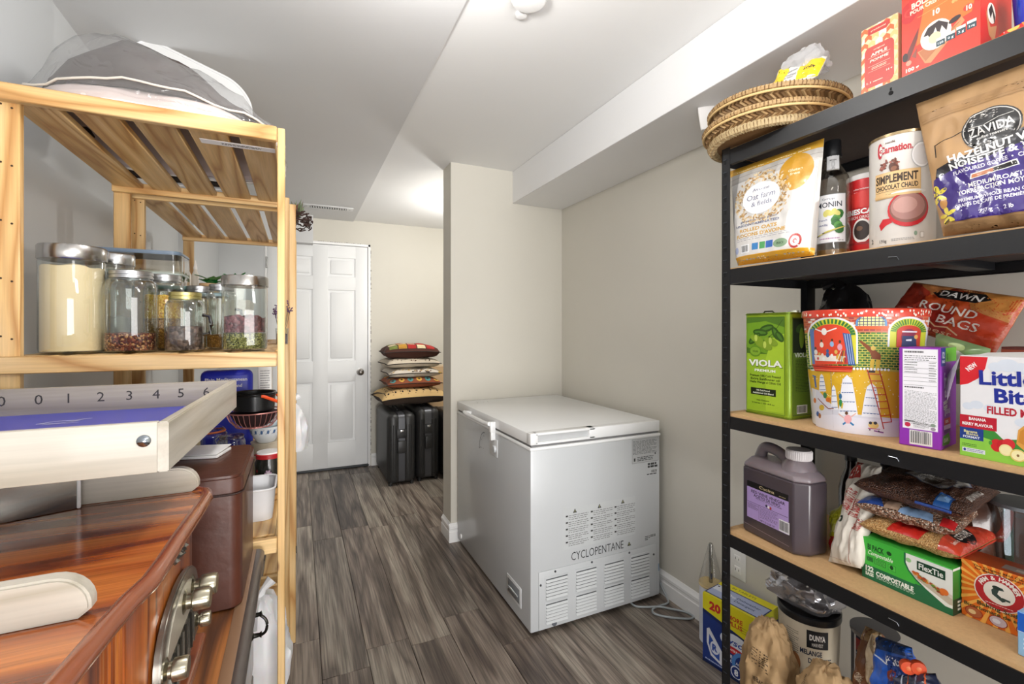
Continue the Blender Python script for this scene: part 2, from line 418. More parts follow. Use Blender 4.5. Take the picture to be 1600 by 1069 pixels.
tr = MB().box(DX1 - .008, DX1 + .014, YB - .006, YB + .05, 0, DZ + .014, TRIM, .002).box(DX0 - .014, DX1 + .014, YB - .006, YB + .05, DZ - .008, DZ + .014, TRIM, .002).box(DX0 - .018, DX0 + .002, YB - .004, YB + .05, 0, DZ + .014, TRIM, .002)
struct(tr, 'trim_1')
rag = MB(); R = random.Random(4); gm = mat('8f8b84', .9); 
for i in range(46):                       # ragged unfinished drywall edge beside the jamb
    z = .1 + i * .042 + R.random() * .01; h = R.uniform(.008, .034)
    rag.box(DX1 + .014, DX1 + .014 + R.uniform(.003, .010), YB - .0015, YB + .01, z, z + h, gm)
for i in range(22):
    x = .16 + i * .02; rag.box(x, x + R.uniform(.004, .016), YB - .0015, YB + .01, DZ + .014, DZ + .014 + R.uniform(.002, .006), gm)
rg = struct(rag, 'trim_2'); rg['label'] = 'rough unfinished drywall edge around the door frame'
# ceiling vent
v = thing('ceiling_vent', 'white slotted air vent in the grey ceiling by the door', 'vent', (.225, 4.07, CE - .01), math.radians(-2))
MB().box(-.19, .19, -.055, .055, -.006, 0, mat('dedede', .5), .002).build('vent_frame', v)
bk = MB().box(-.14, .14, -.03, .03, -.0075, -.0055, mat('5c5c5c', .8)).build('vent_opening', v)
sl = mat('e2e2e2', .4, .1)
for i in range(15):
    x = -.13 + i * .0186; MB().box(-.005, .005, -.029, .029, -.0012, .0012, sl, 0, 1, Matrix.Translation((x, 0, -.0095)) @ Matrix.Rotation(.5, 4, 'Y')).build('slat', v)
for s in (-1, 1): MB().lathe([(.004, -.0075), (.004, -.006)], (s * .165, 0, 0), mat('8a8a8a', .4, .8), 10).build('screw', v)
# smoke alarm
sm = thing('smoke_alarm', 'round white smoke alarm on the white ceiling above the freezer', 'smoke alarm', (.635, 1.255, CE))
MB().lathe([(.055, 0), (.055, -.008), (.05, -.016), (.03, -.019), (0, -.019)], (0, 0, 0), mat('efefee', .7), 40).build('housing', sm)
MB().lathe([(.018, -.0), (.018, -.008), (.012, -.0095), (0, -.0095)], (.012, .078, .0), mat('ececec', .7), 24).build('test_button', sm)
# outlet
ot = thing('wall_outlet', 'white duplex power outlet low on the right wall behind the black rack', 'outlet', (XR, 1.312, .335), -PI / 2)
MB().box(-.036, .036, -.006, 0, -.058, .058, mat('eeeeec', .35), .003).build('cover_plate', ot)
for z in (-.022, .022):
    q = MB().box(-.015, .015, -.0085, -.004, z - .014, z + .014, mat('f3f3f1', .35), .002).build('socket', ot)
    MB().box(-.008, -.006, -.0088, -.008, z - .003, z + .007, mat('111111')).box(.006, .008, -.0088, -.008, z - .003, z + .005, mat('111111')).lathe([(.002, -.0088), (.002, -.008)], (0, 0, 0), mat('111111'), 8, Matrix.Translation((0, 0, z - .009)) @ Matrix.Rotation(-PI / 2, 4, 'X') @ Matrix.Translation((0, 0, .0005))).build('slots', q)

# ------------------------------------------------------------------ chest freezer
FX0, FX1, FY0, FY1 = .871, 1.560, 1.705, 2.672
FW, FD = FX1 - FX0, FY1 - FY0
fz = thing('chest_freezer', 'large white chest freezer standing against the partition wall', 'freezer', (FX0, FY0, 0))
FM = mat('c3c6c8', .28, 0, .008, 8, 0, .2); FMT = mat('f1f2f2', .3, 0, .008, 8, 0, .2)  # greyer cabinet, whiter lid: light from above put into the colours
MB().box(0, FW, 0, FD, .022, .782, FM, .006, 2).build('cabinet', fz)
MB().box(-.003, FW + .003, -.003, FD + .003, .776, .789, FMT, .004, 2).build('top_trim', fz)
MB().box(.006, FW - .006, .006, FD - .006, .789, .803, mat('777777', .7)).build('lid_gasket', fz)
# lid with a finger recess on the near edge
a, b_ = .036, .32
ld = MB().box(0, FW, .034, FD, .799, .848, FMT, .005, 2).box(a - .012, b_, .016, .036, .806, .842, mat('c3c5c6', .4))  # recess back greyer than the lid, its shade set in the colour
ld.box(0, a, 0, .04, .799, .848, FMT, .004).box(b_ - .03, FW, 0, .04, .799, .848, FMT, .004).box(a - .01, b_, 0, .04, .838, .848, FMT, .0015).box(a - .01, b_, 0, .04, .799, .809, FMT, .0015)
ld.prism([(b_ - .035, .806), (b_ - .0, .806), (b_ - .0, .84)], .001, .015, FMT)
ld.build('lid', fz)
hd = MB().box(-.028, -.0, 2.076 - FY0, 2.10 - FY0, .78, .832, FMT, .004).box(-.024, .0, 2.078 - FY0, 2.098 - FY0, .742, .79, FMT, .003)
hd.box(-.028, -.0, 2.42 - FY0, 2.46 - FY0, .795, .828, FMT, .004)
hd.tube([(-.03, 2.085 - FY0, .822), (-.036, 2.13 - FY0, .818), (-.036, 2.40 - FY0, .818), (-.03, 2.455 - FY0, .82)], .0105, FMT, 12)
hd.build('lid_handle', fz)
MB().box(-.004, .001, .345, .445, .662, .748, mat('dfe1e2', .35), .003).build('control_plate', fz)
fp = lambda x, y, o: Vector((-.004 - o, .445 - x, .662 + y))
MB().lathe([(.018, 0), (.016, .010), (0, .011)], (0, 0, 0), mat('c9cccf', .3), 24, Matrix.Translation((-.004, .372, .70)) @ Matrix.Rotation(-PI / 2, 4, 'Y')).build('control_knob', fz)
ac = Art(.16, .11)
ac.line([(.12 + .5 * (1 - math.cos(t)) * .9, .08 + .8 * math.sin(t)) for t in [i * PI / 2 / 9 for i in range(10)]], .022, '44484c')
ac.line([(.06, .06), (.12, .02), (.2, .09)], .018, '44484c').line([(.24, .1), (.34, .1)], .012, '777777').line([(.42, .12), (.52, .12)], .012, '777777').line([(.26, .45), (.33, .52)], .014, '777777').line([(.45, .7), (.55, .72)], .014, '777777')
ac.put(lambda x, y, o: Vector((-.0045 - o, .60 - x, .655 + y)), fz, 'printed_dial', lift=.0001)
MB().box(-.003, .002, .087, .234, .078, .165, mat('e4e6e8', .3), .002).build('floor_vent', fz, label='moulded white vent plate low on the long side')
v2 = MB().box(-.004, .001, .100, .222, .09, .153, mat('8f9499', .25, .3), .002); v2.tube([(-.006, .11, .118), (-.012, .14, .128), (-.012, .18, .128), (-.006, .21, .118)], .005, mat('d8dde2', .1, .9), 8); v2.build('vent_clip', fz)
MB().lathe([(.014, 0), (.013, .006), (0, .008)], (0, 0, 0), mat('f2f2f2', .35), 20, Matrix.Translation((0, .895, .064)) @ Matrix.Rotation(-PI / 2, 4, 'Y')).build('drain_cap', fz)
# compressor cover on the near end: frame, louvre panels, slats
PX0, PX1, PZ0, PZ1 = .037, .662, .026, .268
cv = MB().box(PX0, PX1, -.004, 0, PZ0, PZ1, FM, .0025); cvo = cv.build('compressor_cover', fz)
slm = mat('cdd0d1', .35); dk = mat('4b4e50', .8)
for i in range(4):
    x0 = .066 + i * .1485; x1 = x0 + .112
    for (z0, z1) in ((.148, .243), (.046, .138)):
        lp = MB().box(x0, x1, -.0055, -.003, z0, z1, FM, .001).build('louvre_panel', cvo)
        for k in range(6):
            z = z0 + .010 + k * (z1 - z0 - .018) / 5.4
            MB().prism([(-.0050, z), (-.0105, z - .0085), (-.0105, z - .0095), (-.0050, z - .0100)], x0 + .004, x1 - .004, slm, plane='YZ').build('slat', cvo)
        sh = MB()
        for k in range(6):
            z = z0 + .010 + k * (z1 - z0 - .018) / 5.4; sh.box(x0 + .004, x1 - .004, -.0062, -.005, z, z + .0042, dk)
        o = sh.build('slot', cvo); o['kind'] = 'stuff'
for (x, z) in ((.045, .215), (.115, .258), (.30, .258), (.505, .258), (.648, .222)):
    MB().lathe([(.005, 0), (.004, .0025), (0, .003)], (0, 0, 0), mat('6b6d70', .3, .9), 12, Matrix.Translation((x, -.004, z)) @ Matrix.Rotation(PI / 2, 4, 'X')).build('screw', cvo)
MB().lathe([(.012, 0), (.011, .004), (0, .005)], (0, 0, 0), mat('5a5f66', .4), 16, Matrix.Translation((.11, -.004, .041)) @ Matrix.Rotation(PI / 2, 4, 'X')).build('drain_plug', cvo)
fa = Art(FW, .78); X = lambda v: (v - FX0) / FW; Z = lambda z: (z - .0) / .78
fa.rect(X(1.026), Z(.335), X(1.415), Z(.512), 'c6c9ca')
for i in range(3):
    x0 = 1.04 + i * .128; fa.poly([(X(x0 + .036), Z(.488)), (X(x0 + .056), Z(.488)), (X(x0 + .046), Z(.507))], '404040'); fa.text('!', X(x0 + .046), Z(.4955), Z(.009), 'e8e8a0', bold=.02)
    for k in range(5):
        zt = .482 - k * .028; fa.rect(X(x0), Z(zt - .007), X(x0 + .011), Z(zt), '333333'); fa.small(X(x0 + .014), Z(zt - .024), X(x0 + .116), Z(zt + .001), 3, '6d6d6d', .3)
fa.text('CYCLOPENTANE', X(1.207), Z(.302), Z(.037), '26282b', w=.278 / FW, bold=-.004)
fa.poly([(X(1.368), Z(.288)), (X(1.389), Z(.288)), (X(1.378), Z(.308))], '3a3a30'); fa.text('!', X(1.378), Z(.2955), Z(.010), 'e8e8a0', bold=.02)
fa.rect(X(1.395), Z(.660), X(1.552), Z(.772), '8d8f90').rect(X(1.397), Z(.662), X(1.550), Z(.770), 'b9bbbc').small(X(1.40), Z(.70), X(1.54), Z(.765), 11, '4f5152', .35).small(X(1.425), Z(.668), X(1.52), Z(.69), 3, '3d3f40', .5).rect(X(1.405), Z(.67), X(1.414), Z(.685), '303030').rect(X(1.528), Z(.692), X(1.535), Z(.70), '303030')
fa.small(X(1.487), Z(.63), X(1.545), Z(.655), 2, '2f3133', .75, False).bars(X(1.505), Z(.605), X(1.548), Z(.622), '2f3133', 'd3d5d6')
fa.small(X(1.482), Z(.598), X(1.545), Z(.604), 1, '2f3133', .75, False).bars(X(1.50), Z(.302), X(1.54), Z(.318), '2f3133', 'd3d5d6').small(X(1.47), Z(.293), X(1.50), Z(.315), 3, '555555', .5)
fa.rect(X(1.549), Z(.135), X(1.557), Z(.17), '93a5b8')
fa.put(lambda x, y, o: Vector((x, -o, y)), fz, 'printed_label', lift=.0002)
lt = Art(.2, .1); lt.ell(.5, .5, .02, .02, '333333').line([(.3, .4), (.32, .6)], .012, '777777').line([(.3, .75), (.42, .8)], .01, '999999').line([(.2, .2), (.3, .25)], .01, '999999').line([(.62, .3), (.66, .7)], .01, 'aaaaaa')
lt.put(lambda x, y, o: Vector((.03 + x, .82 + y, .848 + o)), fz, 'marking')
for (x, y) in ((.05, .05), (FW - .05, .05), (.05, FD - .05), (FW - .05, FD - .05)): MB().lathe([(.02, 0), (.02, .023)], (x, y, 0), mat('222222'), 16).build('foot', fz)
cd = MB()
pts = [(1.575, 1.80, .17), (1.582, 1.76, .10), (1.588, 1.72, .04), (1.583, 1.68, .008), (1.56, 1.655, .006), (1.50, 1.655, .006), (1.462, 1.645, .006), (1.45, 1.62, .006), (1.475, 1.585, .006), (1.52, 1.55, .006), (1.565, 1.525, .006), (1.592, 1.532, .006), (1.585, 1.57, .006), (1.545, 1.61, .007), (1.50, 1.642, .012), (1.45, 1.67, .008), (1.41, 1.70, .006), (1.395, 1.73, .02), (1.39, 1.75, .03)]
def smoothpts(P, n=6):
    P = [Vector(p) for p in P]; out = []
    for i in range(len(P) - 1):
        p0, p1, p2, p3 = P[max(i - 1, 0)], P[i], P[i + 1], P[min(i + 2, len(P) - 1)]
        for k in range(n):
            t = k / n; out.append(.5 * ((2 * p1) + (p2 - p0) * t + (2 * p0 - 5 * p1 + 4 * p2 - p3) * t * t + (3 * p1 - p0 - 3 * p2 + p3) * t ** 3))
    return out + [P[-1]]
cd.tube([p - Vector((FX0, FY0, 0)) for p in smoothpts(pts)], .0048, mat('9aa0a2', .45), 10); cd.build('power_cord', fz, label='grey power cord looping on the floor')

# ------------------------------------------------------------------ back room: suitcases, cushions, board
SC = mat('282828', .42, 0, .1, 60, .15); SCD = mat('1d1d1e', .5); CH = mat('c9c9c9', .25, .9)
def suitcase(label, x, y, w, d, h, rot):
    t = thing('suitcase', label, 'suitcase', (x, y, 0), rot, 'hard suitcases by the door')
    MB().box(0, w * .48, 0, d, .012, h, SC, .05, 4).build('shell', t); MB().box(w * .52, w, 0, d, .012, h, SC, .05, 4).build('shell', t)
    MB().box(w * .44, w * .56, .006, d - .006, .018, h - .006, mat('55565a', .35, .5), .04, 3).build('seam_band', t)
    for k in range(2):
        x0 = w * (.12 + .54 * k)
        r_ = MB()
        for i in range(3): r_.tube([(x0 + i * w * .09, -.001, .07), (x0 + i * w * .09, -.001, h - .09)], .004, SC, 6)
        r_.build('rib', t)
    MB().box(w * .32, w * .68, -.010, .01, h * .66, h * .78, SCD, .004).build('latch_plate', t)
    MB().box(w * .44, w * .56, -.014, 0, h * .745, h * .775, CH, .002).build('latch', t, label='chrome latch')
    MB().box(w * .36, w * .64, -.009, .01, h * .45, h * .62, SC, .004).build('side_pocket', t)
    MB().tube([(w * .5, d * .3, h - .003), (w * .5, d * .34, h + .018), (w * .5, d * .62, h + .018), (w * .5, d * .66, h - .003)], .009, SCD, 10).build('handle', t)
    for (a, b_) in ((.03, .03), (w - .03, .03), (.03, d - .03), (w - .03, d - .03)): MB().lathe([(.016, 0), (.016, .03)], (a, b_, 0), SCD, 12).build('foot', t)
    return t
suitcase('black hard suitcase nearest the door, under the left of the cushions', .655, 3.83, .235, .62, .59, math.radians(0))
suitcase('black hard suitcase in the middle, between the two others', .902, 3.86, .20, .58, .612, 0)
suitcase('black hard suitcase half hidden by the partition corner', 1.125, 3.80, .2, .50, .56, 0)
def cushion_pos(w, d, th, seed, droop=0):
    def f(u, v, side):
        X, Y = 2 * u - 1, 2 * v - 1
        e = max(0, (1 - X ** 4)) ** .42 * max(0, (1 - Y ** 4)) ** .42
        pin = 1 - .07 * (1 - abs(X)) * abs(Y) ** 2 ; pin2 = 1 - .07 * (1 - abs(Y)) * abs(X) ** 2
        n = noise.noise(Vector((X * 2.2, Y * 2.2, seed + side))) * .012
        return Vector((X * w / 2 * pin2, Y * d / 2 * pin, side * th / 2 * e + n * e - droop * (abs(X) ** 3) * .5))
    return f
def cushion(label, c, w, d, th, rot, m, seed, artf=None, tilt=0, droop=0, under=None):
    t = thing('cushion', label, 'cushion', c, rot, 'cushions stacked on the suitcases'); t.rotation_euler = (0, tilt, rot)
    f = cushion_pos(w, d, th, seed, droop)
    MB().grid(lambda u, v: f(u, v, 1), 24, 24, m).grid(lambda u, v: f(u, v, -1), 24, 24, under or m).build('cover', t, weld=True)
    e = [f(i / 20, 0, 0) for i in range(21)] + [f(1, i / 20, 0) for i in range(1, 21)] + [f(1 - i / 20, 1, 0) for i in range(1, 21)] + [f(0, 1 - i / 20, 0) for i in range(1, 20)]
    MB().tube(e, .004, mat('2c2420', .9), 6, True).build('piping', t)
    if artf:
        A = Art(1, 1); artf(A)
        A.put(lambda x, y, o: f(x, y, 1) + Vector((0, 0, o)), t, 'woven_pattern', .06, .00035, m=lambda h: mat(h, .9, 0, .12, 200, .2))
    return t
def art_tartan(A):
    for i in range(5):
        for j in range(6):
            A.rect(.09 + i * .165, .02 + j * .155, .09 + i * .165 + .145, .02 + j * .155 + .135, random.Random(i * 7 + j * 3).choice(['a5231f', 'd9c9a0', 'b8872f', '6e7a3a', 'cfbfa0', 'b22a22']))
def art_floral(A):
    R = random.Random(2)
    for i in range(90): A.ell(R.uniform(.05, .95), R.uniform(.03, .6), R.uniform(.01, .03), R.uniform(.005, .016), R.choice(['5b4436', '7b6450', '3d2c25']), 8, R.random() * 3)
def art_ik(A):
    for i in range(6):
        for j in range(4): A.ell(.1 + i * .16, .08 + j * .24, .055, .07, ['4f8f8f', 'd8a64b'][(i + j) % 2], 12); A.ell(.1 + i * .16, .08 + j * .24, .02, .03, '2b2b2b', 8)
        A.line([(.02, .2 + i * .01), (.98, .2 + i * .01)], .006, 'a9412a')
def art_dots(A):
    for i in range(9):
        A.line([(.06 + i * .11, .03), (.0 + i * .13, .95)], .012, '3a2b20')
        for j in range(7): A.ell(.10 + i * .105, .08 + j * .14, .014, .024, '201815', 10)
def art_wh(A):
    R = random.Random(6)
    for i in range(60): A.ell(R.uniform(.03, .97), R.uniform(.0, .12), .02, .008, R.choice(['4b3a2e', 'c7a03a', '6a4a3a']), 7)
cushion('big bottom cushion, cream with rows of brown dots', (.905, 4.15, .702), .58, .46, .145, .05, mat('cfae77', .9), 1, art_dots, 0, .03, mat('3e3128', .95, 0, .2, 200, .5))
cushion('blue and orange patterned cushion, second from the bottom', (.915, 4.17, .818), .47, .44, .092, .0, mat('8a4a2f', .9), 2, art_ik, 0, .015)
cushion('plain white cushion with patterned rim, middle of the stack', (.92, 4.17, .904), .46, .42, .085, .0, mat('cfc6b8', .9), 3, art_wh, 0, .015)
cushion('cream floral cushion just under the red tartan one', (.905, 4.17, .989), .47, .42, .088, .03, mat('c8bca8', .9), 4, art_floral, 0, .015)
cushion('red and gold tartan cushion on top of the stack', (.905, 4.17, 1.090), .48, .42, .125, -.05, mat('4a2a20', .95), 5, art_tartan, 0, .02)
t = thing('leaning_board', 'tan wooden board leaning in the corner behind the suitcases', 'board', (1.145, 4.365, 0)); t.rotation_euler = (math.radians(-7), 0, 0)
MB().box(0, .46, 0, .02, 0, .92, mat('c2a27a', .7, 0, .08, 10), .002).build('panel', t); MB().box(0, .46, .02, .026, .90, .94, mat('d8c6a6', .7), .002).build('edge_strip', t)
# ------------------------------------------------------------------ pine shelving against the left wall
PY, PX_, PZ_ = pine(1), pine(0), pine(2)
LV = [1.786, 1.224, .76, .30]
UX0, UX1 = -.575, -.031
def pine_unit(label, y0, y1, dx=0, wfront=.017):
    t = thing('wooden_shelving_unit', label, 'shelving unit', (0, y0, 0), 0, 'pine shelving units on the left wall'); L_ = y1 - y0
    for yy in (0, L_ - .018):
        MB().box(UX0 + dx, UX0 + dx + .047, yy, yy + .018, .002, 1.79, PZ_, .002, 1).build('post', t)
    for yy in (0, L_ - .044):
        p = MB().box(UX1 + dx - wfront, UX1 + dx, yy, yy + .044, .002, 1.79, PZ_, .002, 1).build('post', t)
    hm = mat('3a2a18', .9)
    for yy in (-.0004,):
        for k in range(14):
            z = .18 + k * .12
            for xx in (-.557, -.540): 
                h = MB().lathe([(.0022, 0), (.0022, .0006)], (0, 0, 0), hm, 8, Matrix.Translation((xx + dx, yy + .0003, z + (.006 if xx < -.55 else 0))) @ Matrix.Rotation(PI / 2, 4, 'X')).build('peg_hole', t)
    xa, xb = UX0 + dx + .0, UX1 + dx - wfront
    n = 5; sw = .083; gp = ((xb - xa - .012) - n * sw) / (n - 1)
    for li, z in enumerate(LV):
        for yy in (-.0175, L_ - .036):
            MB().box(xa, xb - .0005, yy if yy > 0 else -.0005 - .017, (yy + .018), z - .036, z, PX_, .002, 1).build('rail', t)
        for k in range(n):
            x = xa + .006 + k * (sw + gp)
            MB().box(x, x + sw, .0195, L_ - .0375, z - .018, z - .001, PY, .0025, 1).build('slat', t)
    MB().box(UX1 + dx - wfront - .001, UX1 + dx + .001, L_ - .045, L_ + .001, 0, .04, mat('2e2f31', .5), .001).build('foot_cap', t)
    return t
pine_unit('near pine slatted shelving unit with a vinyl bag on top', 1.309, 2.03)
pine_unit('far pine slatted shelving unit nearer the white door', 2.085, 2.97, .022, .030)
SZ = 1.2245; TZ = 1.787; LZ = .7605

# ---- paper sticker on the rail belongs to the bag's underside: a flat label sheet lying between slats
ps = thing('paper_label', 'white paper label strip tucked under the top rail', 'label', (-.19, 1.35, 1.7485))
MB().box(-.03, .135, 0, .03, -.0005, .0, mat('e9e6e2', .6)).build('sheet', ps)
A = Art(.16, .03); A.small(.25, .3, .8, .7, 2, '3b3b3b', .6, False); A.put(lambda x, y, o: Vector((-.025 + x, y, -.0006 - o)), ps)
# ---- vinyl storage bag with dark bedding
vb = thing('storage_bag', 'clear vinyl storage bag stuffed with dark brown bedding on top shelf', 'bag', (-.30, 1.60, TZ + .004))
def bag_shape(w0, w1, d, hs, amp, seed, fr=0):
    def f(u, v):
        a = 2 * PI * u; ca, sa = math.cos(a), math.sin(a)
        k = (abs(ca) ** 3.2 + abs(sa) ** 3.2) ** (-1 / 3.2)
        x, y = ca * k, sa * k
        hh = hs(x, y)
        lat = [1, 1.03, 1.02, .97, .9, .78, .6, .35, 0]
        zz = [0, .12, .28, .46, .62, .76, .88, .97, 1]
        s = v * 8; i = min(int(s), 7); t = s - i
        q = lat[i] * (1 - t) + lat[i + 1] * t; z = zz[i] * (1 - t) + zz[i + 1] * t
        n = noise.noise(Vector((x * q * 3, y * q * 3, z * 3 + seed))) * amp + noise.noise(Vector((x * q * 9, y * q * 9, z * 8 + seed))) * amp * .35
        W = (w0 if x < 0 else w1)
        return Vector((x * q * (W + n), y * q * (d + n), max(fr, z * hs(x * q, y * q) + n * (1 if z > .1 else 0))))
    return f
hs = lambda x, y: .235 - .115 * max(0, x + .35) ** 1.2 - .17 * max(0, -x - .45) - .02 * y
f1 = bag_shape(.275, .255, .27, hs, .016, 1)
hs2 = lambda x, y: .244 - .115 * max(0, x + .35) ** 1.2 - .16 * max(0, -x - .4)
f2 = bag_shape(.258, .225, .245, hs2, .010, 4, .05)
MB().grid(f2, 48, 20, mat('382c27', .85, 0, .3, 9, .4)).build('bedding', vb, weld=True, label='dark brown folded bedding')
fl2 = bag_shape(.266, .240, .260, lambda x, y: .088 - .02 * x, .008, 9)
o = MB().grid(fl2, 40, 12, mat('d9c9c4', .8, 0, .06, 20)).build('lining', vb, weld=True, label='pale pink bedding under the dark one'); 
MB().grid(f1, 64, 26, glassm('film', 'f2f2f2', .03, .42, .1)).build('vinyl_cover', vb, weld=True)
def hoop(zf): return [f1(i / 60, zf) * 1.004 for i in range(60)]
MB().tube(hoop(.02), .006, mat('e8e6e2', .5), 6, True).build('piping', vb)
MB().tube([p + Vector((0, -.002, 0)) for p in hoop(.2)[30:58]], .0025, mat('cfc8bd', .5), 6).build('zipper', vb)
# rounded clear lid standing behind the bag
rl = thing('bin_lid', 'large rounded translucent white plastic bin lid standing behind the vinyl bag', 'panel', (-.36, 1.965, TZ)); rl.rotation_euler = (math.radians(-4), 0, 0)
def rrect(w, h, r, n=10):
    P = []
    for cx, cy, a0 in ((w - r, h - r, 0), (r, h - r, 90), (r, r, 180), (w - r, r, 270)):
        for i in range(n + 1): a = math.radians(a0 + 90 * i / n); P.append((cx + r * math.cos(a), cy + r * math.sin(a)))
    return P
P = rrect(.36, .46, .085)
P = [(x - .16, z - (x - .1) * .36 + .03 if z > .2 else z) for x, z in P]
MB().prism(P, 0, .003, mat('d6d6d5', .3, 0, .01)).build('panel', rl)
MB().tube([(x, .0015, z) for x, z in P], .005, mat('dcdcdc', .25), 8, True).build('rim', rl)
# things on the far top shelf seen through the slats
def carton(label, loc, rot, w, d, h, c, cat='box', group=None):
    t = thing('carton', label, cat, loc, rot, group); MB().box(0, w, 0, d, 0, h, pm(c), .0015, 1).build('body', t)
    MB().box(w * .47, w * .53, d * .02, d * .98, h, h + .0006, pm('e9e4da')).build('tape', t)
    return t
c1 = thing('printed_box', 'teal and black printed box lying on the top shelf beside the bag', 'box', (-.125, 1.92, TZ + .0), 0)
MB().box(0, .07, -.06, .10, 0, .05, pm('1d8e9c'), .001).build('body', c1)
A = Art(.07, .16); A.rect(0, 0, 1, .45, 'e8edee').rect(0, .45, 1, .5, '0d4f60').poly([(0, .55), (1, .72), (1, .8), (0, .63)], 'dfeff0').small(.1, .08, .9, .38, 5, '454545'); A.put(lambda x, y, o: Vector((x, -.06 + y, -.0002 - o * 0)), c1)
c2 = thing('woven_mat', 'dark brown mat lying across the far end of the top shelf', 'mat', (-.52, 1.915, TZ)); MB().box(0, .34, 0, .03, 0, .05, mat('2b2320', .9), .01).build('roll', c2)
MB().tube([(.005, -.002, .052), (.335, -.002, .052)], .003, mat('40342c', .9), 6).build('edge_binding', c2)
# dried wreath on the far unit
wr = thing('dried_wreath', 'dark dried twig wreath with green sprigs hanging over the top shelf end', 'wreath', (.005, 2.49, TZ + .03))
mb = MB(); R = random.Random(8); tw = mat('43302a', .9, 0, .2, 40)
for i in range(150):
    a = R.random() * 2 * PI; b_ = a + R.uniform(.25, .8); r1, r2 = R.uniform(.045, .09), R.uniform(.05, .095)
    z = R.uniform(-.035, .025)
    mb.tube([(r1 * math.cos(a) * .62, r1 * math.sin(a), z), (1.08 * (r1 + r2) / 2 * math.cos((a + b_) / 2) * .62, 1.08 * (r1 + r2) / 2 * math.sin((a + b_) / 2), z + R.uniform(-.01, .01)), (r2 * math.cos(b_) * .62, r2 * math.sin(b_), z + R.uniform(-.01, .01))], R.uniform(.0015, .004), tw, 5)
mb.build('twigs', wr)['kind'] = 'stuff'
mb = MB()
for i in range(70):
    a = R.uniform(1.5, 4.9); r_ = R.uniform(.02, .06); b0 = Vector((r_ * math.cos(a) * .6, r_ * math.sin(a), .02)); d = Vector((R.uniform(-.4, .5), R.uniform(-.5, .5), R.uniform(.5, 1))).normalized() * R.uniform(.03, .075)
    n = d.cross(Vector((R.random(), R.random(), 0))).normalized() * R.uniform(.003, .006); mb.add([b0 - n, b0 + n, b0 + d * .6 + n * .8, b0 + d, b0 + d * .6 - n * .8], [(0, 1, 2, 3, 4)], mat(R.choice(['5d6a48', '7b8a6a', '7a4a44']), .8))
mb.build('sprigs', wr, label='grey green and reddish dried leaves')['kind'] = 'stuff'

# ------------------------------------------------------------------ jars on the second shelf
GL = glassm('jar', 'eef2f0', .05, .8); STEEL = mat('a9a6a2', .25, 1, .05, 40, 0, 0, 0, .5, (1, 1, 30)); ZINC = mat('b5b6b8', .3, 1)
def jar_body(t, r, h, m=GL, sq=2., shoulder=.0, neck=None, name='glass'):
    prof = [(r * .88, .001), (r * .97, .004), (r, .012)]
    if shoulder:
        for i in range(9):
            a = i / 8 * PI / 2; prof.append((r - (r - neck) * (1 - math.cos(a)), h - shoulder + shoulder * math.sin(a) * .8))
        prof += [(neck * .97, h - .004), (neck * .97, h)]
    else: prof += [(r, h - .006), (r * .98, h)]
    MB().lathe(prof, (0, 0, 0), m, 40, power=sq, cap=False).lathe([(0, .004), (r * .88, .001)], (0, 0, 0), m, 40, power=sq, cap=False).build(name, t)
def fill(t, r, z0, z1, m, sq=2., name='contents', label=None, bump=.006, seed=0):
    n = 28
    def f(u, v):
        a = 2 * PI * u; ca, sa = math.cos(a), math.sin(a); k = (abs(ca) ** sq + abs(sa) ** sq) ** (-1 / sq)
        if v < .5: return Vector((ca * k * r, sa * k * r, z0 + (z1 - z0) * v * 2))
        q = 1 - (v - .5) * 2; return Vector((ca * k * r * q, sa * k * r * q, z1 + noise.noise(Vector((ca * q * 2, sa * q * 2, seed))) * bump * (1 - q * .5)))
    MB().grid(f, 36, 14, m).build(name, t, label=label, weld=True, ang=60)
def lid_ribbed(t, r, z, h=.018, m=ZINC):
    prof = [(r, 0), (r, h * .30), (r * .965, h * .34), (r * .965, h * .44), (r, h * .5), (r, h * .93), (r * .96, h), (r * .82, h), (r * .8, h - .0015), (0, h - .0015)]
    MB().lathe(prof, (0, 0, z), m, 36, cap=False).build('lid', t)
flour = mat('e3cda6', .9, 0, .04, 14, .1)
t = thing('canister', 'tall glass canister of pale flour with brushed steel lid', 'canister', (-.482, 1.425, SZ))
jar_body(t, .060, .218); fill(t, .0565, .006, .200, flour, seed=3, bump=.016)
MB().lathe([(.0605, 0), (.062, .002), (.062, .030), (.060, .0335), (0, .0335)], (0, 0, .216), STEEL, 48).build('lid', t)
t = thing('glass_bottle', 'empty clear glass bottle half hidden left of the flour canister', 'bottle', (-.510, 1.525, SZ)); jar_body(t, .034, .20, GL, 2, .05, .018)
MB().lathe([(.019, .19), (.021, .193), (.021, .2), (.017, .204)], (0, 0, 0), GL, 24).build('rim', t)
def mason(label, x, y, r, h, fillz, fm, lidm=ZINC, top=None, group='glass jars on the second shelf', handle=False, fl=None):
    t = thing('mason_jar', label, 'jar', (x, y, SZ), 0, group)
    jar_body(t, r, h - .016, GL, 2.7, .034, r * .80)
    fill(t, r * .94, .005, fillz, fm, 2.7, seed=x * 10, label=fl)
    if top: fill(t, r * .935, fillz + .001, top[0], top[1], 2.7, 'upper_contents', seed=2)
    lid_ribbed(t, r * .83, h - .018, .018, lidm)
    MB().lathe([(r * .86, 0), (r * .88, .002), (r * .86, .004)], (0, 0, h - .026), GL, 30, cap=False).build('glass_ring', t)
    if handle: MB().tube([(r * .9, -.01, h * .62), (r * 1.28, -.012, h * .60), (r * 1.38, -.012, h * .45), (r * 1.28, -.012, h * .30), (r * .95, -.01, h * .28)], .0045, glassm('dark', '6a6a6a', .1, .8), 8).build('handle', t)
    return t
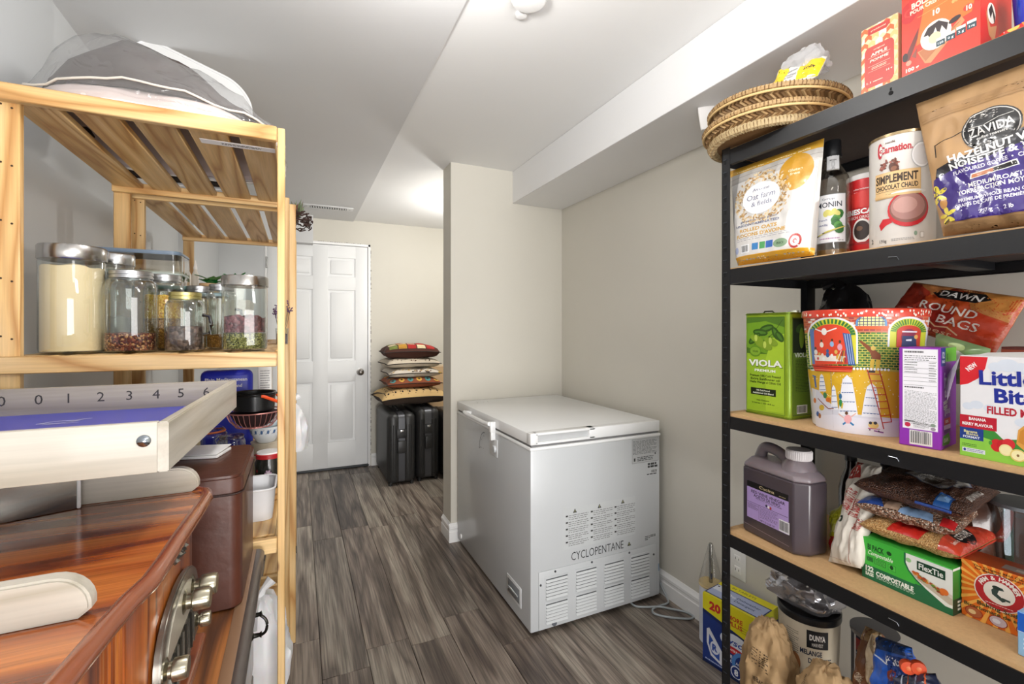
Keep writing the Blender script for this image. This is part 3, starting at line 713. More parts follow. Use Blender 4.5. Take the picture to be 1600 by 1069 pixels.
redb = speckle('beans', ['6b2a1c', '4d1e15', '8a4a2c', '3a1812', 'b98a5a', '5c2318'], 230)
yel = speckle('corn', ['d9a01c', 'e0ac2c', 'c98a14', 'e8bd45'], 200)
brn = speckle('cloves', ['5a4740', '3e2f2a', '6e584e', '4a3a33'], 120)
grn = speckle('lentils', ['8c8a4e', '6f6f3a', 'a6a468', '565a2c', '3a3a22'], 330)
pur = speckle('kidney', ['6f3c42', '50292f', '825054', '5c3438'], 130)
amb = speckle('amber', ['9a6a24', '87581c', 'b07c30'], 240)
mason('large embossed mason jar with red-brown beans at the bottom', -.375, 1.437, .0525, .199, .046, redb)
t = mason('mason jar of yellow popcorn over amber grain behind the embossed jar', -.335, 1.562, .045, .205, .085, amb, top=(.148, yel))
t = thing('lidded_jar', 'jar with tall smooth steel lid right behind the embossed mason jar', 'jar', (-.452, 1.60, SZ)); jar_body(t, .040, .235, GL); fill(t, .037, .005, .09, mat('a8a29a', .9)); MB().lathe([(.041, 0), (.042, .002), (.042, .028), (.04, .031), (0, .031)], (0, 0, .229), mat('c9cacb', .25, 1), 40).build('lid', t)
mason('mason jar with zinc lid behind the squat jar of dark cloves', -.268, 1.660, .042, .185, .05, grn)
mason('squat mug jar of dark cloves with yellowish zinc lid and handle', -.262, 1.425, .0425, .150, .062, brn, mat('b8ad72', .35, .9), None, handle=True, fl='dark brown cloves')
mason('mug jar with dark handle tucked left of the lentil canister', -.200, 1.565, .038, .185, .04, amb, handle=True)
t = thing('canister', 'square-shouldered canister of green lentils and red beans, steel lid', 'canister', (-.128, 1.415, SZ))
jar_body(t, .052, .172, GL, 3.5); fill(t, .049, .006, .046, grn, 3.5, label='green lentils'); fill(t, .047, .048, .088, pur, 3.5, 'upper_contents', 'purple red beans', .02)
MB().lathe([(.0525, 0), (.055, .002), (.055, .024), (.053, .0275), (0, .0275)], (0, 0, .168), STEEL, 48).build('lid', t)
A = Art(.06, .02); A.text('glass jar', .5, .5, .5, 'c98a72', shear=.2, bold=0)
def food_box(label, x, y, z, w, d, h, lidc, cat='container'):
    t = thing('food_container', label, cat, (x, y, z), 0)
    MB().prism([(px - w / 2, py - d / 2) for px, py in rrect(w, d, .025, 5)], .002, h, glassm('plastic', 'e6e2d8', .08, .7), plane='XY').build('tub', t)
    MB().prism([(px - w / 2, py - d / 2) for px, py in rrect(w, d, .028, 5)], h, h + .012, mat(lidc, .35), .003, 'XY').build('lid', t)
    return t
q = food_box('rectangular clear container with blue-grey lid stacked at the back', -.46, 1.86, SZ + .232, .24, .16, .06, '6f8196')
food_box('tall clear container under the blue-grey lidded one', -.46, 1.86, SZ, .24, .16, .228 - .0, 'c9d4d0')
food_box('clear container with dark green lid between the jars', -.35, 1.725, SZ, .12, .09, .175, '2f5c52')
food_box('clear container with pale blue lid right of the green-lidded one', -.275, 1.85, SZ, .11, .12, .165, '9db8c4')
# plants and small bottles on the far unit
t = thing('storage_box', 'long pale cardboard box behind the jars carrying plants and small bottles', 'box', (-.47, 2.15, SZ)); MB().box(0, .29, 0, .18, 0, .160, mat('cfc8bc', .8, 0, .05, 20), .003).build('carton', t); MB().box(-.003, .293, -.003, .183, .135, .1745, mat('c6bfb2', .8, 0, .05, 20), .002).build('lid', t)
def plant(label, x, y, z, kind, pc):
    t = thing('potted_plant', label, 'plant', (x, y, z), 0); R = random.Random(kind)
    MB().lathe([(.028, 0), (.034, .055), (.037, .058), (.037, .066), (.032, .066), (.031, .055)], (0, 0, 0), mat(pc, .6), 24).build('pot', t)
    MB().lathe([(0, 0), (.031, 0)], (0, 0, .056), mat('3c2c20', .95), 20, cap=False).build('soil', t)
    for i in range(9 if kind == 1 else 22):
        a = R.random() * 2 * PI; d = Vector((math.cos(a), math.sin(a), R.uniform(.3, 1.2))); ln = R.uniform(.035, .055); wd = .022 if kind == 1 else .007
        s = d.normalized(); n = s.cross(Vector((0, 0, 1))).normalized(); up = n.cross(s)
        base = Vector((0, 0, .06 + R.uniform(0, .02)))
        def lf(u, v):
            ww = math.sin(PI * min(1, v * .9 + .08)) ** .7 * wd; return base + s * ln * (v + .2) + n * (u - .5) * 2 * ww + up * (-.012 * v * v + .004 * (1 - (2 * u - 1) ** 2))
        MB().grid(lf, 4, 6, mat('1e7a33', .35, 0, .12, 30, 0, .3)).build('leaf', t)
    return t
plant('small round-leaved green plant in a pale pot beyond the jars', -.325, 2.22, SZ + .175, 1, 'd8b48a')
plant('spiky green succulent in a white pot behind the steel-lidded canister', -.235, 2.21, SZ + .175, 2, 'e5e3df')
for i, (x, y) in enumerate(((-.445, 2.28), (-.415, 2.30), (-.385, 2.28))):
    t = thing('small_bottle', ['leftmost', 'middle', 'rightmost'][i] + ' of three small white pointed bottles behind the jars', 'bottle', (x, y, SZ + .175), 0, 'small white bottles')
    MB().lathe([(.012, 0), (.013, .002), (.013, .105), (.007, .12), (.006, .13)], (0, 0, 0), mat('e3ddd2', .4), 18).build('body', t)
    MB().lathe([(.007, .128), (.007, .135), (.0015, .165), (0, .166)], (0, 0, 0), mat('f1efec', .35), 16).build('nozzle', t)
t = thing('dried_flowers', 'purple dried flowers in a small glass beside the far post', 'flowers', (-.055, 1.93, SZ))
MB().lathe([(.018, .0), (.02, .003), (.022, .06)], (0, 0, 0), GL, 20, cap=False).build('glass', t); fill(t, .018, .003, .04, mat('5c4a5c', .9))
R = random.Random(3); mb = MB(); m2 = MB()
for i in range(14):
    a = R.random() * 6.28; tip = Vector((.03 * math.cos(a), .03 * math.sin(a), R.uniform(.11, .16))); mb.tube([(0, 0, .02), tip * .6, tip], .0008, mat('5a5a45', .9), 4)
    for k in range(6): c = tip + Vector((R.uniform(-.006, .006), R.uniform(-.006, .006), R.uniform(-.02, .005))); m2.lathe([(0, -.003), (.003, 0), (0, .003)], c, mat('5b3a63', .9), 6)
mb.build('stems', t)['kind'] = 'stuff'; m2.build('blossoms', t)['kind'] = 'stuff'

# ------------------------------------------------------------------ lower shelves: kitchen ware seen between the tray and the post
def bowlprof(r, h, th=.003): return [(r * .5, 0), (r * .55, .002), (r * .85, h * .55), (r, h), (r - th, h), (r * .83, h * .57), (r * .5, th), (0, th)]
zb = LZ
t = thing('glass_jar', 'clip-top glass jar with orange seal under the wire basket', 'jar', (-.245, 1.66, .90), 0, 'glass jars on the third shelf')
jar_body(t, .048, .075, GL, 2.4, .02, .038); MB().lathe([(.04, 0), (.042, .006), (.036, .012), (0, .014)], (0, 0, .072), GL, 30).build('lid', t); MB().tube([(.041 * math.cos(a), .041 * math.sin(a), .072) for a in [i * PI / 12 for i in range(24)]], .003, mat('c96a3a', .5), 6, True).build('seal', t)
t = thing('glass_jar', 'clip-top glass jar standing just right of the first, by the leaflet', 'jar', (-.18, 1.60, .90), 0, 'glass jars on the third shelf')
jar_body(t, .036, .06, GL, 2.4, .02, .03); MB().lathe([(.031, 0), (.033, .006), (.028, .01), (0, .012)], (0, 0, .058), GL, 30).build('lid', t); MB().tube([(-.035, 0, .04), (-.042, 0, .055), (-.032, 0, .066)], .0015, ZINC, 6).build('clip', t)
t = thing('storage_crate', 'low clear crate holding up the jars on the third shelf', 'crate', (-.30, 1.56, LZ)); MB().prism([(a, b) for a, b in rrect(.15, .17, .02, 4)], .001, .137, glassm('plastic2', 'd8dcdc', .15, .7), plane='XY').build('tub', t); MB().box(.03, .12, .03, .14, .004, .10, mat('8a7a6a', .8), .01).build('contents', t)
def stack_bowl(label, x, y, z, r, h, c, pc, n=1):
    t = thing('ceramic_bowl', label, 'bowl', (x, y, z), 0)
    MB().lathe(bowlprof(r, h), (0, 0, 0), mat(c, .25, 0, .02, 20, 0, .4), 36, cap=False).build('bowl', t)
    A = Art(2 * PI * r * .92, h * .5)
    for i in range(16): A.ell((i + .5) / 16, .5, .012, .28, pc, 8); A.line([((i + .1) / 16, .2), ((i + .9) / 16, .8)], .004, pc)
    A.put(lambda xx, yy, o: Vector((math.cos(xx / (r * .92)) * (r * (.87 + .13 * yy / (h * .5)) + o + .0006), math.sin(xx / (r * .92)) * (r * (.87 + .13 * yy / (h * .5)) + o + .0006), h * .5 + yy * .9)), t, 'painted_pattern', .02)
    return t
stack_bowl('white bowl with blue pattern, lower of the nested pair', -.100, 1.78, .90, .052, .055, 'e4e8ea', '4a6a94')
stack_bowl('pale blue-rimmed bowl nested above the patterned one', -.105, 1.79, .935, .055, .045, 'dde9ee', '8aa4bc')
t = thing('pedestal_tin', 'cream tin carrying the bowls at the back of the third shelf', 'tin', (-.10, 1.79, LZ)); MB().lathe([(.045, 0), (.045, .136), (.047, .137), (.047, .139), (0, .139)], (0, 0, 0), mat('c9bda8', .5), 30).build('body', t); MB().lathe([(.0465, .10), (.0465, .104)], (0, 0, 0), mat('a82a24', .5), 30, cap=False).build('band', t)
t = thing('pickle_jar', 'black decorated jar with white-topped red lid by the front post', 'jar', (-.083, 1.62, LZ + .035))
MB().lathe([(.035, 0), (.038, .004), (.038, .075), (.033, .088), (.033, .092)], (0, 0, 0), mat('22241f', .2, 0, .1, 30, 0, .5), 32).build('glass', t)
MB().lathe([(.036, 0), (.036, .012), (.034, .014)], (0, 0, .09), mat('b01f24', .35), 32).build('lid', t, label='red lid'); MB().lathe([(.034, 0), (.033, .004), (0, .005)], (0, 0, .104), mat('ece9e6', .4), 32).build('lid_cover', t, label='white paper lid cover')
A = Art(.10, .07); A.ell(.5, .62, .06, .07, 'e8d8e2', 8)
for k in range(6): A.ell(.5 + .07 * math.cos(k * 1.05), .62 + .1 * math.sin(k * 1.05), .03, .04, 'c9a9c4', 8)
A.text('dill', .5, .22, .2, 'e2ded4', bold=.03).ell(.15, .7, .03, .06, 'b8293a', 8).ell(.85, .8, .04, .07, 'b8293a', 8).line([(.2, .1), (.15, .6)], .02, '5f7a3a').line([(.8, .1), (.85, .7)], .02, '5f7a3a')
A.put(lambda x, y, o: Vector(((.0382 + o) * math.sin((x - .05) / .038), -(.0382 + o) * math.cos((x - .05) / .038), .006 + y)), t, 'printed_label', .012)
t = thing('wooden_coaster', 'round wooden block under the black decorated jar', 'block', (-.083, 1.62, LZ)); MB().lathe([(.04, 0), (.042, .003), (.042, .031), (.04, .034), (0, .034)], (0, 0, 0), mat('b98d55', .6, 0, .1, 30), 32).build('disc', t); MB().lathe([(.043, .014), (.043, .02)], (0, 0, 0), mat('8a6234', .6), 32, cap=False).build('groove', t)
# wire basket + pot
t = thing('wire_basket', 'round copper wire basket with a dark cloth, under the black pot', 'basket', (-.128, 1.70, .972))
mw = mat('c98a84', .35, .6); R0, R1 = .052, .080
for k in range(30):
    a = k * 2 * PI / 30; MB().tube([(R0 * math.cos(a), R0 * math.sin(a), 0), ((R0 + R1) / 2 * 1.05 * math.cos(a), (R0 + R1) / 2 * 1.05 * math.sin(a), .020), (R1 * math.cos(a), R1 * math.sin(a), .046)], .0011, mw, 5).build('wire', t)
for r_, z in ((R1, .047), (R0, 0), (R0 * .6, 0)): MB().tube([(r_ * math.cos(i * PI / 20), r_ * math.sin(i * PI / 20), z) for i in range(40)], .0022, mw, 6, True).build('ring', t)
MB().lathe([(R0 * .8, .003), (R0 * 1.1, .02), (R1 * .86, .043), (0, .043)], (0, 0, 0), mat('2a1214', .8), 30).build('cloth', t)
t = thing('cooking_pot', 'small black cooking pot with folding orange handles', 'pot', (-.128, 1.70, 1.020))
MB().lathe([(.05, 0), (.058, .004), (.061, .056), (.064, .058), (.062, .060), (.057, .057), (.055, .006), (0, .006)], (0, 0, 0), mat('17181a', .3, .2, .1, 20, 0, .3), 40).build('pan', t)
MB().tube([(.066, -.01, .048), (.078, -.028, .040), (.074, -.045, .028), (.030, -.068, .052), (.024, -.068, .052)], .005, mat('e8501c', .4), 8).build('handle', t, label='bright orange folding handle'); MB().lathe([(.066, .050), (.067, .052), (.066, .054)], (0, 0, 0), mat('101113', .4), 40, cap=False).build('rim_band', t)
# blue bag, papers, white bin
t = thing('blue_pouch', 'royal blue pouch with white lettering behind the black pot', 'pouch', (-.225, 1.93, LZ), 0); f_ = None
MB().box(-.085, .075, -.025, .025, 0, .375, mat('2330b8', .35, 0, .05, 20, .1), .02, 3).build('body', t)
A = Art(.16, .06); A.text('Plain Mediterranean', .5, .72, .2, 'f4f4ff', w=.8, bold=.02).text('seasoning blend', .5, .35, .2, 'f4f4ff', w=.6, bold=.02); A.put(lambda x, y, o: Vector((-.085 + x, -.0252 - o, .30 + y)), t)
t = thing('white_carton', 'plain white carton with small print right of the blue pouch', 'carton', (-.135, 1.95, LZ)); MB().box(0, .045, 0, .06, 0, .385, pm('e8e6e2'), .002).build('body', t); A = Art(.045, .1); A.small(.15, .1, .85, .9, 9, '8a8a8a'); A.put(lambda x, y, o: Vector((x, -.0003 - o, .28 + y)), t)
t = thing('plastic_bin', 'white plastic bin with folded papers beside the front post', 'bin', (-.185, 1.425, LZ)); 
mb = MB().prism([(a, b) for a, b in rrect(.12, .13, .02, 5)], 0, .004, mat('e6e6e8', .35), plane='XY')
P0 = rrect(.12, .13, .02, 5); n = len(P0)
def binf(u, v): p = P0[int(u * n) % n]; s = 1 + .12 * v; return Vector((.06 + (p[0] - .06) * s, .065 + (p[1] - .065) * s, .085 * v))
mb.grid(binf, n, 4, mat('e6e6e8', .35)); mb.build('tub', t, weld=True); MB().tube([binf(i / n, 1) for i in range(n)], .003, mat('f0f0f2', .3), 6, True).build('rim', t)
for k in range(3): MB().box(.02, .11, .03 + k * .03, .032 + k * .03, .006, .115 - k * .008, mat('dcdde0', .7), 0, 1, Matrix.Rotation(-.08 * k, 4, 'X')).build('paper', t)
for i, (x, y, z, s, l) in enumerate(((-.10, 1.50, .301, .085, 'white knotted plastic bag on the lowest shelf behind the front post'), (-.03, 2.25, .761, .075, 'thin white plastic bag bulging past the far front post'))):
    t = thing('plastic_bag', l, 'bag', (x, y, z)); g = bag_shape(s, s * .9, s * 1.2, lambda a, b: s * 2.6, s * .2, i * 5 + 2)
    MB().grid(g, 36, 18, mat('e9e9ec', .4, 0, .03, 20, .2, 0, .2)).build('film', t, weld=True); MB().tube([(0, 0, s * 2.5), (.01, .0, s * 2.8), (.03, .01, s * 3.0)], [.012, .008, .016], mat('f2f2f4', .4), 8).build('knot', t)

# ------------------------------------------------------------------ dresser, leather box, radio, tray
DW = wood('oakbrown', '8a5226', 'a86a34', '4e2c16', 1, .35, .35, 9, 70, False, 1.4, .2, .05)
DK = wood('walnutdark', '4a3a33', '5d4a41', '2c211d', 2, .3, .5, 9, 70, False, 1, .1, .05)
t = thing('dresser', 'dark wooden dresser with moulded edge and ring pull at left front', 'dresser', (-.61, .288, 0))
MB().box(0, .520, 0, .985, .730, .751, DW, .003).build('top', t)
RIM = mat('5e5652', .28, .35, .1, 30, .05)
MB().tube([(.522, 0, .738), (.522, .98, .738)], .0145, RIM, 14).box(.505, .527, 0, .985, .712, .726, RIM, .003).box(.500, .520, 0, .985, .735, .7525, mat('8a6a50', .4), .002).tube([(.522, .984, .738), (.02, .984, .738)], .012, RIM, 12).build('edge_moulding', t, label='dark sheeny rounded top edge')
MB().box(.01, .505, .02, .965, .06, .729, DK, .003).build('carcass', t)
for i, (z0, z1) in enumerate(((.50, .70), (.28, .48), (.08, .26))):
    d = MB().box(.505, .516, .05, .94, z0, z1, DK, .004).build('drawer', t)
    BRZ = mat('2c2a26', .35, .8)
    for y in (.30, .845):
        z = z1 - .055; h = MB()
        for dz in (.022, -.022): h.lathe([(.010, 0), (.009, .004), (.005, .008), (.004, .018), (.0065, .022), (0, .024)], (0, 0, 0), BRZ, 14, Matrix.Translation((.516, y, z + dz)) @ Matrix.Rotation(PI / 2, 4, 'Y'))
        h.tube(smoothpts([(.534, y, z + .022), (.545, y - .003, z + .012), (.549, y - .004, z), (.546, y - .003, z - .016), (.536, y, z - .024)], 4), .003, BRZ, 8); h.box(.515, .518, y - .007, y + .007, z - .036, z + .036, BRZ, .001); h.build('ring_pull', d)
for (x, y) in ((.03, .04), (.48, .04), (.03, .94), (.48, .94)): MB().box(x - .02, x + .02, y - .02, y + .02, 0, .062, DK, .003).build('leg', t)
LE = mat('50291c', .40, 0, .22, 30, .25, .15); LE2 = mat('432720', .38, 0, .15, 30, .1, .2)
t = thing('storage_tin', 'brown leather-look lidded box with rounded corners on the dresser', 'box', (-.385, 1.015, .7535))
w_, d_ = .287, .268
MB().prism([(a, b) for a, b in rrect(w_, d_, .022, 6)], 0, .215, LE, .002, 'XY').build('body', t)
MB().prism([(a - .002, b - .002) for a, b in rrect(w_ + .004, d_ + .004, .024, 6)], .214, .250, LE, .005, 'XY').build('lid', t)
MB().tube([(a - .0025, b - .0025, .2155) for a, b in rrect(w_ + .005, d_ + .005, .024, 6)], .0012, mat('2a1713', .5), 5, True).build('lid_seam', t)
# leaflets lying on the box
t = thing('leaflet', 'white leaflet with red and green print lying on the leather box', 'leaflet', (-.36, 1.13, 1.0042), .3); 
mb = MB().box(0, .14, 0, .10, 0, .0012, mat('e9e8e6', .5)); mb.build('sheet', t); A = Art(.14, .1); A.poly([(0, .55), (.6, 1), (0, 1)], '9d2a22').poly([(0, .3), (.35, .5), (.2, .9), (0, .7)], '2f6a42').rect(.55, .1, .95, .2, 'cccccc'); A.put(lambda x, y, o: Vector((x, y, .0012 + o)), t)
t = thing('folded_sheet', 'folded white paper sheet propped behind the leaflet on the box', 'paper', (-.255, 1.19, 1.0042), -.25); MB().box(0, .10, 0, .075, 0, .006, mat('f0efed', .5), .001).build('sheet', t); MB().box(.0, .10, .0, .075, .0075, .009, mat('f4f3f1', .5), 0, 1, Matrix.Rotation(.05, 4, 'X')).build('flap', t)

# radio / record player
OK_ = wood('oakorange', 'a9561f', 'c2702e', '6b2f10', 0, .22, .8, 7, 55, False, 1.5, .12, .04)
OKZ = wood('oakorange', 'a9561f', 'c2702e', '6b2f10', 2, .3, .5, 7, 55, False, 1.4, .12, .04)
MO = mat('8a4a2c', .25, 0, .08, 30, 0, .7)
t = thing('radio_turntable', 'vintage style orange oak radio record player on the dresser', 'radio', (0, 0, .7535))
ZT = 1.012 - .7535
edge = [(-.150, .40), (-.170, .46), (-.167, .50), (-.163, .535), (-.158, .575), (-.150, .605), (-.146, .64), (-.145, .714), (-.141, .809), (-.137, .911)]
edge = [(-.190, .40), (-.1705, .462), (-.1660, .505), (-.1620, .545), (-.157, .585), (-.1485, .622), (-.146, .66), (-.144, .74), (-.141, .809), (-.1375, .895), (-.142, .925), (-.158, .942), (-.19, .946)]
BK = [(-.56, .946), (-.56, .40)]
MB().prism([(x, y) for x, y in edge] + BK, ZT - .018, ZT, OK_, plane='XY').build('lid', t)
MB().tube([(x, y, ZT - .009) for x, y in edge], .0105, MO, 12).tube([(-.19, .946, ZT - .009), (-.56, .946, ZT - .009)], .0105, MO, 12).build('lid_moulding', t)
MB().box(-.545, -.165, .42, .890, .02, ZT - .018, OKZ, .002).build('cabinet', t)
MB().prism([(-.165, .60), (-.156, .625), (-.153, .88), (-.156, .89), (-.20, .89), (-.20, .60)], .02, ZT - .0185, OKZ, plane='XY').build('front_panel', t)
for k in range(7): MB().lathe([(.0035, .022), (.0035, ZT - .02)], (-.168 + .0006 * k, .548 + k * .0085, 0), OKZ, 8).build('reeding', t)
MB().box(-.55, -.140, .41, .925, 0, .02, MO, .006, 3).build('base_moulding', t)
GM = mat('8f8c84', .25, .85, .1, 25, 0); GMD = mat('3a3833', .35, .6)
XF = -.1525
dial = MB(); pr_ = []
for i in range(17): a = PI * i / 16; pr_.append((.7675 + .1125 * math.cos(a), .115 + .068 * math.sin(a) ** .8))
dial.prism([(.88, .050), ] + pr_ + [(.655, .050)], XF, XF + .008, GM, .002, 'YZ')
dl = dial.build('dial_plate', t)
MB().prism([(.7675 + .085 * math.cos(PI * i / 16), .118 + .052 * math.sin(PI * i / 16)) for i in range(17)], XF + .0082, XF + .0092, mat('b9b3a4', .3, .3), 0, 'YZ').build('dial_window', dl)
for k in range(9): MB().tube([(XF + .0088, .70 + k * .017, .058), (XF + .0088, .705 + k * .0155, .112)], .0022, GMD if k % 2 else GM, 6).build('grille_bar', dl)
for (y, z, r_, l) in ((.775, .148, .0145, .034), (.832, .140, .0155, .034), (.675, .118, .013, .026), (.858, .075, .011, .022)):
    k = MB().lathe([(r_ * 1.15, 0), (r_ * 1.15, .003), (r_ * .7, .006), (r_ * .7, l * .35), (r_, l * .42), (r_, l * .9), (r_ * .9, l), (0, l)], (0, 0, 0), mat('a39d8a', .22, .95), 20, Matrix.Translation((XF + .006, y, z)) @ Matrix.Rotation(PI / 2, 4, 'Y')).build('knob', t)
em = MB(); R = random.Random(5)
for k in range(9): y = .755 + k * .006; em.lathe([(0, -.006), (.0045 + R.random() * .003, 0), (0, .006)], (XF + .002, y, .215 + math.sin(k * .8) * .004), GMD if k % 2 else GM, 8)
em.build('emblem', t)
# wooden feet / rails of the scoring tray standing on the radio
CRW = wood('birch', 'bab3a6', 'c4beb2', 'aaa292', 0, .45, .2, 4, 50, False, .35, .05, .02)
for nm, lb, y, xr, ztop in (('stand_rail', 'cream rounded wooden rail lying on the radio, nearest the camera', .555, -.175, .041), ('stand_rail', 'cream rounded wooden rail on the radio just before the leather box', .914, -.150, .041)):
    r_ = thing(nm, lb, 'rail', (0, y, 1.0125)); P = [(-.56, .0)]
    P += [(xr - .03 + .03 * math.cos(a), max(.0, ztop - .03 + .03 * math.sin(a))) for a in [-.35 + i * (PI / 2 + .35) / 8 for i in range(9)]] + [(-.56, ztop)]
    P[1] = (xr - .010, 0)
    MB().prism(P, 0, .018, CRW, .0025, 'XZ').build('board', r_)
    MB().lathe([(.004, -.001), (.004, 0)], (0, 0, 0), mat('f2f2f0', .4), 10, Matrix.Translation((xr - .06, .009, .001))).build('pad', r_)
t = thing('metal_box', 'brushed grey metal box propping up the tray on the radio', 'box', (-.552, .808, 1.0125), math.radians(20))
MB().box(0, .27, 0, .008, 0, .082, mat('8f8d88', .22, .85, .1, 5, 0, 0, 0, .5, (1, 1, 20)), .001).build('body', t); MB().box(.268, .273, -.002, .01, 0, .08, mat('e9e9e8', .3), .002).build('corner_strip', t, label='white plastic corner strip')
t = thing('scoring_tray', 'big pale wooden tray numbered inside with blue floor and screw', 'tray', (0, 0, 1.0965), 0)
x0, x1, y0, y1, hh = -.78, -.152, .73, 1.262, .065
def sk(z0, z1, a, b, c, d, m, bev=.0015): return MB().box(a, b, c, d, z0, z1, m, bev)
sk(0, hh, x0, x1 - .012, y0, y0 + .012, CRW).build('front_board', t)
CRY = wood('birch', 'bab3a6', 'c4beb2', 'aaa292', 1, .45, .2, 4, 50, False, .35, .05, .02)
MB().prism([(x1 - .012, y0), (x1, y0), (x1 + .020, y1), (x1 + .008, y1)], 0, hh, CRY, .0015, 'XY').build('side_board', t)
sk(0, hh, x0, x1 + .007, y1 - .012, y1, wood('birchgrey', 'a59c90', 'b0a89c', '8f867a', 0, .5, .1, 4, 50, False, .4, .05, .02)).build('back_board', t)
sk(.004, .012, x0, x1 - .012, y0 + .012, y1 - .012, mat('3a3fae', .35, 0, .06, 8, .03, .2), 0).build('floor_panel', t, label='blue painted tray floor')
A = Art(x1 - x0, .053)
for d, u in (('0', -.531), ('0', -.476), ('1', -.430), ('2', -.378), ('3', -.330), ('4', -.283), ('5', -.238), ('6', -.190)): A.text(d, (u - x0) / (x1 - x0), .57, .38, '332f2e', bold=0)
A.put(lambda x, y, o: Vector((x0 + x, y1 - .0121 - o, .012 + y)), t, 'printed_numbers')
A = Art(1, 1); A.line([(.44, .41), (.47, .44), (.52, .44), (.56, .46)], .006, 'cfd0ee').line([(.44, .41), (.5, .405), (.54, .43), (.49, .44)], .005, 'cfd0ee').line([(.46, .395), (.55, .40)], .003, 'cfd0ee')
A.put(lambda x, y, o: Vector((x0 + .11 + x * .55, y0 + .10 + y * .70, .0122 + o + .0003)), t, 'chalk_scribble')
MB().lathe([(.0078, 0), (.0075, .002), (.005, .0042), (0, .005)], (0, 0, 0), mat('9ba3aa', .15, 1), 20, Matrix.Translation((-.178, y0, .042)) @ Matrix.Rotation(PI / 2, 4, 'X')).build('screw', t)
MB().tube([(-.21, y1 - .012, .013), (-.2, y1 - .016, .014), (-.195, y1 - .012, .016)], .002, mat('d8d2c4', .5), 6).build('chip', t)
# ------------------------------------------------------------------ black boltless rack against the right wall
BLK = mat('131417', .42, 0, .06, 20, 0, 0); BLKE = mat('4a4e55', .35, .5); MDF = mat('c9a273', .8, 0, .14, 160, .1); MDF_SHADE = mat('3a2f2a', .8, 0, .1, 60)
KX0, KX1, KY0, KY1 = 1.180, 1.585, .11, 1.021
TI = [1.825, 1.465, 1.028, .672, .15]
rk = thing('storage_rack', 'black steel boltless rack with five boards on the right wall', 'rack', (0, 0, 0))
for (x, sx) in ((KX0, 1), (KX1, -1)):
    for (y, sy) in ((KY1, -1), (KY0, 1)):
        mb = MB().box(min(x, x + sx * .002), max(x, x + sx * .002), min(y, y + sy * .029), max(y, y + sy * .029), .002, 1.83, BLK).box(min(x, x + sx * .032), max(x, x + sx * .032), min(y, y + sy * .002), max(y, y + sy * .002), .002, 1.83, BLK)
        p = mb.build('post', rk)
        sl_ = MB()
        if (x, y) != (KX1, KY0) and (x,y) != (KX0, KY0):
            for k in range(47):
                z = .04 + k * .038
                sl_.box(x - sx * .0012, x + sx * .0002, y + sy * .009, y + sy * .0155, z - .006, z + .006, mat('0c0c0d', .9))
                sl_.box(x - sx * .0022, x + sx * .0002, y + sy * .006, y + sy * .0185, z + .006, z + .0078, BLKE)
                if y > .9: sl_.box(x + sx * .009, x + sx * .0155, y - sy * .0012, y + sy * .0002, z - .006, z + .006, mat('0c0c0d', .9))
            o = sl_.build('keyhole_slots', p); o['kind'] = 'stuff'
        MB().box(min(x - sx * .001, x + sx * .034), max(x - sx * .001, x + sx * .034), min(y - sy * .001, y + sy * .034), max(y - sy * .001, y + sy * .034), 0, .02, mat('111111', .7), .001).build('foot_cap', p)
ya, yb = KY0 + .002, KY1 - .028
for i, z in enumerate(TI):
    hz = .047
    zt = z - .002 if i < 1 else z - .010 if i > 1 else z - .003
    for (x, sx) in ((KX0 + .001, 1), (KX1 - .001, -1)):
        P = [(x, zt), (x, z - hz), (x + sx * .012, z - hz - .001), (x + sx * .012, z - hz + .001), (x + sx * .0025, z - hz + .003), (x + sx * .0025, z - .020), (x + sx * .014, z - .020), (x + sx * .014, z - .018), (x + sx * .004, z - .018 + .008), (x + sx * .003, zt)]
        b_ = MB()
        vs = [Vector((a, ya, c)) for a, c in P] + [Vector((a, yb, c)) for a, c in P]; n = len(P)
        b_.add(vs, [(k, (k + 1) % n, n + (k + 1) % n, n + k) for k in range(n)], BLK); bo = b_.build('beam', rk)
        if sx > 0:
            for yy in (.47, .20):
                if i in (0,): MB().lathe([(.0045, -.0008), (.0045, 0)], (0, 0, 0), mat('050505', .9), 12, Matrix.Translation((x - .0002, yy + .105, z - .026)) @ Matrix.Rotation(PI / 2, 4, 'Y')).box(x - .0008, x, yy + .1035, yy + .1065, z - .020, z - .014, mat('050505', .9)).build('keyhole', bo)
                else: MB().tube([(x - .001, yy + .09, z - .034), (x - .003, yy + .092, z - .027), (x - .003, yy + .108, z - .026), (x - .001, yy + .110, z - .029)], .0009, mat('9aa0a6', .25, .9), 6).build('beam_clip', bo)
    for (y, sy) in ((KY1 - .003, -1), (KY0 + .003, 1)):
        MB().box(KX0 + .014, KX1 - .014, min(y, y + sy * .002), max(y, y + sy * .002), z - hz, zt, BLK).box(KX0 + .014, KX1 - .014, min(y, y + sy * .014), max(y, y + sy * .014), z - .021, z - .019, BLK).build('beam', rk)
    MB().box(KX0 + .0045, KX1 - .005, KY0 + .006, KY1 - .006, z - .0175, z, MDF).box(KX0 + .016, KX1 - .016, KY0 + .018, KY1 - .02, z - .0185, z - .0176, MDF_SHADE).build('board', rk)  # dark sheet under each board paints the shade of its underside
    if i: MB().box(KX0 + .02, KX1 - .02, .54, .58, z - .038, z - .0187, BLK, .001).build('centre_brace', rk)
RA = -PI / 2
def carton_box(name, label, cat, P, dirx, w, d, h, body, bev=.0012, group=None):
    t = thing(name, label, cat, P, math.atan2(dirx[1], dirx[0]), group)
    MB().box(0, w, 0, d, 0, h, pm(body), bev, 1).build('carton', t)
    return t

